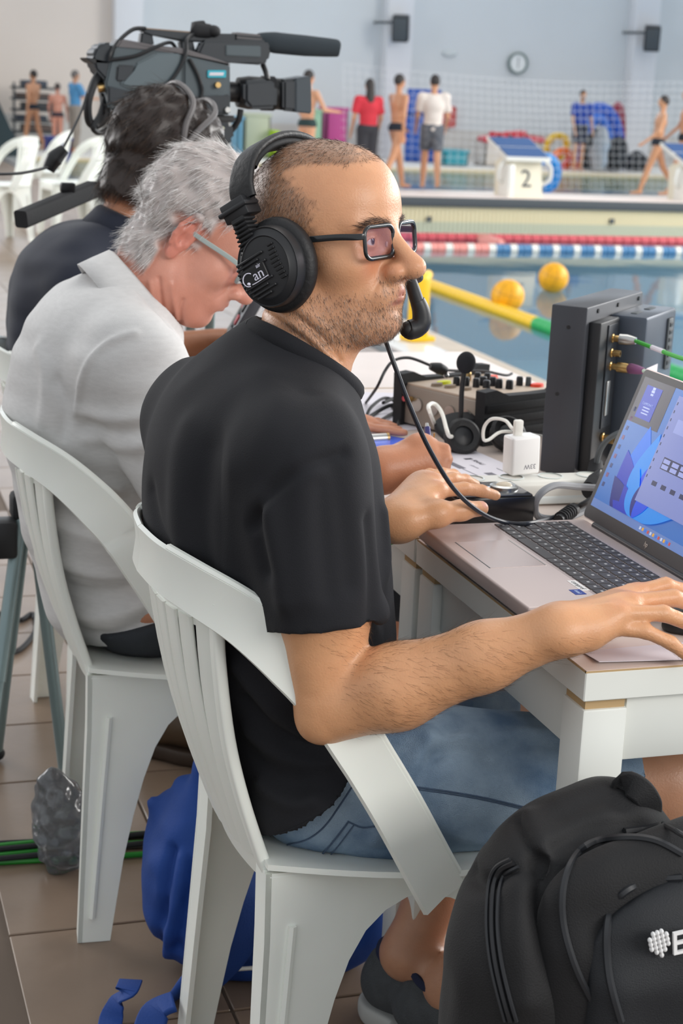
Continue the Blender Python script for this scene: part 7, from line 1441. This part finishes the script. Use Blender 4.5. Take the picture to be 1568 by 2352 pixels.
# ------------------------------------------------------------------ bags and cables on the floor
M_['nylon'] = mat('black_nylon', (15, 15, 18), .72, var=.08, vscale=10, bump=.35, bscale=600, sheen=.08); M_['mesh'] = mat('pocket_nylon', (24, 27, 32), .6, bump=.4, bscale=900); M_['piping'] = mat('piping', (36, 38, 42), .5)
bk = thing('backpack', 'big black backpack with white lettering leaning on the table leg', 'backpack', A([.80, 1.35, 0]))
fy = lambda x, y, Y=1.27: Yp(x, y, Y)
YB, Y1, Y2 = 1.315, 1.275, 1.245
xl = fy(1062, 2100, 1.37)[0]; zt = fy(1370, 1778, 1.40)[2]
bvol = Vol((.50, 1.10, -.02), (1.22, 1.56, .74), .0055)
bvol.rbox((xl + .21, 1.375, (zt - .12) / 2), (.205, .075, (zt - .12) / 2), .07, .02); bvol.ell((xl + .08, 1.375, .36), (.08, .075, .18), .06); bvol.ell((xl + .150, 1.39, zt - .110), (.112, .065, .085), .06)
bvol.cap(fy(1255, 1865, 1.40) + A([0, 0, -.045]), fy(1400, 1815, 1.41) + A([0, 0, -.030]), .040, .036, .05); bvol.ell((xl + .075, 1.37, .16), (.075, .08, .17), .07); bvol.plane((0, 0, .002), (0, 0, -1), .01)
P, Q = bvol.mesh(2); n = vnorm(P, Q); P = P + n * (noise(P, 9, 5) * .006 + noise(P, 22, 8) * .003 + noise(P * A([1, 1, .4]), 40, 9) * .0015)[:, None]
def crease_(P, Q, pts, wd, hh): return folds(P, vnorm(P, Q), [(list(onpx(P, Q, pts, 4)), wd, hh)])
for pts, wd, hh in (([(1188, 1880), (1210, 1925), (1224, 1975)], .007, -.009), ([(1210, 1875), (1232, 1930), (1250, 1965)], .012, .005), ([(1078, 1995), (1100, 2030), (1150, 2015), (1230, 1985)], .010, -.009), ([(1240, 1995), (1240, 2090), (1270, 2200), (1320, 2330)], .012, -.010), ([(1195, 2000), (1190, 2120), (1210, 2300)], .014, .007), ([(1280, 1950), (1360, 1900), (1470, 1895)], .010, -.008), ([(1290, 1870), (1380, 1830), (1430, 1850)], .014, -.006)): P = crease_(P, Q, pts, wd, hh)
P[:, 2] = np.maximum(P[:, 2], 0.001); obj('body', (P, Q), M_['nylon'], bk, ang=None)
def pocket(name, x0, zt_, Yf, dep, mt_, seed, x1=1.02):
    v = Vol((x0 - .05, Yf - .05, -.02), (x1 + .05, Yf + dep + .06, zt_ + .05), .0055); cx_ = (x0 + x1) / 2; hx = (x1 - x0) / 2; ar = .085
    v.rbox((cx_, Yf + dep / 2, (zt_ - ar) / 2 + .003), (hx, dep / 2, (zt_ - ar) / 2), dep * .45, .02); v.ell((cx_, Yf + dep / 2, zt_ - ar), (hx, dep * .52, ar), .02); v.plane((0, 0, .003), (0, 0, -1), .01)
    P_, Q_ = v.mesh(2); P_ = P_ + vnorm(P_, Q_) * (noise(P_, 10, seed) * .004 + noise(P_ * A([1, 1, .4]), 30, seed) * .002)[:, None]; P_[:, 2] = np.maximum(P_[:, 2], .001); obj(name, (P_, Q_), mt_, bk, ang=None); return P_, Q_
P2, Q2 = pocket('front_pocket', fy(1290, 2120, Y1)[0], fy(1430, 1925, Y1 + .02)[2], Y1, .09, M_['nylon'], 2)
P3, Q3 = pocket('lower_pocket', fy(1392, 2160, Y2)[0], fy(1500, 2016, Y2 + .02)[2], Y2, .075, M_['mesh'], 3)
zipm = mat('zip', (40, 41, 44), .4, metal=.3)
def piping(pts, src, r, m, nm): obj(nm, tube(onpx(src[0], src[1], pts, 8), r, 6, smooth=False), m, bk)
piping([(1172, 2345), (1140, 2220), (1130, 2110), (1142, 2010), (1180, 1982)], (P, Q), .0032, zipm, 'zip'); piping([(1186, 2345), (1154, 2220), (1143, 2110), (1155, 2018), (1190, 1990)], (P, Q), .0022, M_['piping'], 'zip_edge'); piping([(1160, 2345), (1128, 2220), (1118, 2110), (1130, 2005), (1172, 1974)], (P, Q), .0022, M_['piping'], 'zip_edge')
piping([(1385, 2345), (1325, 2230), (1292, 2110), (1300, 2010), (1345, 1945), (1420, 1926), (1500, 1930), (1566, 1962)], (P2, Q2), .0036, M_['piping'], 'pocket_piping')
piping([(1425, 2345), (1398, 2240), (1394, 2130), (1420, 2065), (1480, 2028), (1566, 2018)], (P3, Q3), .0040, M_['piping'], 'pocket_piping')
piping([(1432, 1912), (1480, 1906), (1522, 1896)], (P, Q), .0040, zipm, 'zip')
pz = onpx(P, Q, [(1520, 1893), (1524, 1894)], 2)[0]; obj('zip_pull', tube([pz, fy(1545, 1905, 1.275), fy(1580, 1925, 1.27)], .0028, 8), M_['rubber'], bk)
hdl = spline([fy(1418, 1812, 1.42), fy(1432, 1796, 1.39), fy(1470, 1815, 1.375), fy(1492, 1848, 1.375), fy(1492, 1875, 1.385)], 6); obj('grab_handle', sweep(hdl, rrect(.026, .007, .003), (0, 1, 0)), M_['nylon'], bk, ang=None)
RX = Rx(math.radians(88)) @ Rz(math.radians(6)); wl = mat('logo_white', (235, 235, 235), .6); lp = onpx(P3, Q3, [(1545, 2172), (1550, 2172)], 2)[0]; lY = lp[1] - .004
obj('logo_text', text('EN', .034, RX, Yp(1540, 2172, lY), .0015, 'LEFT'), wl, bk, smooth=False)
for i in range(5):
    for j in range(6):
        if abs(i - 2.2) + abs(j - 2) * .8 < 3.2 and not (i > 3 and j > 4): obj('logo_dot', xf(ball((0, 0, 0), (.0021, .0030, .0027), 10, 6), None, Yp(1490 + i * 9.5 + j * 2.0, 2150 + j * 10 + i * -3.5, lY + .001)), wl, bk)
# blue rucksack under the nearest chair
br = thing('backpack', 'blue rucksack lying on the floor under the nearest chair', 'backpack', A([.52, 2.02, 0]))
v = Vol((.36, 1.98, -.02), (.90, 2.40, .46), .0055)
v.ell((.575, 2.19, .13), (.115, .10, .15), .05); v.ell((.500, 2.22, .155), (.060, .075, .130), .05); v.ell((.70, 2.17, .11), (.13, .10, .12), .06); v.cap((.555, 2.19, .22), (.525, 2.18, .335), .045, .026, .05); v.cap((.498, 2.22, .24), (.490, 2.225, .290), .022, .008, .03); v.cap((.475, 2.23, .22), (.452, 2.24, .255), .012, .006, .02); v.plane((0, 0, .002), (0, 0, -1), .01)
P, Q = v.mesh(2); n = vnorm(P, Q); P = P + n * (noise(P * A([1, 1, .35]), 16, 5) * .010 + noise(P, 30, 8) * .004)[:, None]
P = pxfolds(P, Q, [([(395, 1955), (375, 2080), (365, 2190)], .009, -.014), ([(420, 1970), (405, 2080), (385, 2190)], .010, .010), ([(455, 1990), (430, 2090), (405, 2180)], .009, -.012), ([(490, 1900), (480, 1990), (470, 2080)], .010, .008), ([(540, 2060), (520, 2140), (490, 2200)], .010, -.010), ([(600, 2010), (580, 2100), (560, 2190)], .012, .010), ([(860, 2070), (840, 2120), (820, 2160)], .010, -.008)])
P[:, 2] = np.maximum(P[:, 2], .001); obj('body', (P, Q), M_['bagblue'], br, ang=None)
st = spline([Yp(560, 1985, 2.06), Yp(575, 2070, 2.05), Yp(555, 2160, 2.06), Yp(500, 2230, 2.07), Yp(440, 2262, 2.09), Yp(400, 2290, 2.12)], 8); obj('shoulder_strap', sweep(st, rrect(.060, .012, .005), (0.5, -.8, .2)), M_['bagblue'], br, ang=None)
obj('drawcord_tag', tube([Yp(335, 1960, 2.24), Yp(352, 1955, 2.235), Yp(375, 1952, 2.23)], .005, 8), M_['bagblue'], br); obj('reflective_strip', tube([Zp(545, 2226, .05), Zp(600, 2222, .05)], .003, 6, smooth=False), M_['offwhite'], br)
ws = spline([Zp(300, 2252, .040), Zp(290, 2275, .045), Zp(270, 2300, .03), Zp(255, 2340, .01), Zp(250, 2380, .006)], 6); obj('webbing_strap', sweep(ws, rrect(.034, .004, .0015), (0, 0, 1)), M_['bagblue'], label='loose blue webbing strap on the tiles at the lower left', cat='strap', ang=None)
ws = spline([Zp(400, 2300, .05), Zp(360, 2320, .04), Zp(340, 2370, .02)], 6); obj('webbing_strap', sweep(ws, rrect(.045, .010, .004), (0, 0, 1)), M_['bagblue'], label='padded blue strap end under the nearest chair leg', cat='strap', ang=None)
# clear grey bag behind the chair leg
gm = mat('grey_film', (120, 124, 130), .16, trans=.55, alpha=.85, bump=.8, bscale=18); q = Zp(125, 2010, 0.0)
v = Vol(q - A([.12, .12, .02]), q + A([.18, .16, .24]), .005); v.ell(q + A([.02, .02, .07]), (.05, .05, .08), .04); v.ell(q + A([.0, .03, .13]), (.025, .03, .05), .04); v.plane((0, 0, .002), (0, 0, -1)); P, Q = v.mesh(1); obj('plastic_bag', (P + vnorm(P, Q) * (noise(P, 60, 4) * .007)[:, None], Q), gm, label='crumpled clear grey plastic bag behind the chair leg', cat='bag', ang=None)
cg = mat('cable_green_dark', (24, 130, 34), .45)
for k in range(7):
    ys = [2.60 + .012 * k + .012 * math.sin(k * 2.1 + j * 1.3) for j in range(6)]; r = .0052
    cable('floor_cable', [A([-.15 + .20 * j, ys[j] - .02 * j * .25, r + (.009 if k % 3 == 1 else 0)]) for j in range(6)], r, [cg, M_['rubber'], cg, mat('cable_grey', (120, 116, 108), .5), M_['rubber'], cg, M_['rubber']][k],
          ['green cable nearest the camera in the floor bundle', 'black cable lying on top at the front of the bundle', 'second green cable from the front of the bundle', 'grey cable in the middle of the floor bundle', 'black cable on top in the middle of the bundle', 'green cable at the back of the floor bundle', 'black cable at the very back of the floor bundle'][k])
cable('floor_cable', [Zp(-20, 1400, .006), Zp(40, 1425, .006), Zp(75, 1410, .006), Zp(80, 1450, .006), Zp(40, 1495, .006), Zp(-20, 1500, .006)], .006, M_['rubber'], 'black cable curling on the tiles by the tripod leg')
cable('floor_cable', [Zp(80, 1415, .006), Zp(160, 1440, .006), Zp(300, 1470, .006), Zp(420, 1500, .006)], .006, M_['rubber'], 'black cable running from the tripod behind the white chairs')
cable('floor_cable', [Zp(1475, 1620, .005), Zp(1480, 1660, .005), Zp(1492, 1710, .005)], .006, M_['rubber'], 'short black cable on the tiles beyond the table leg')
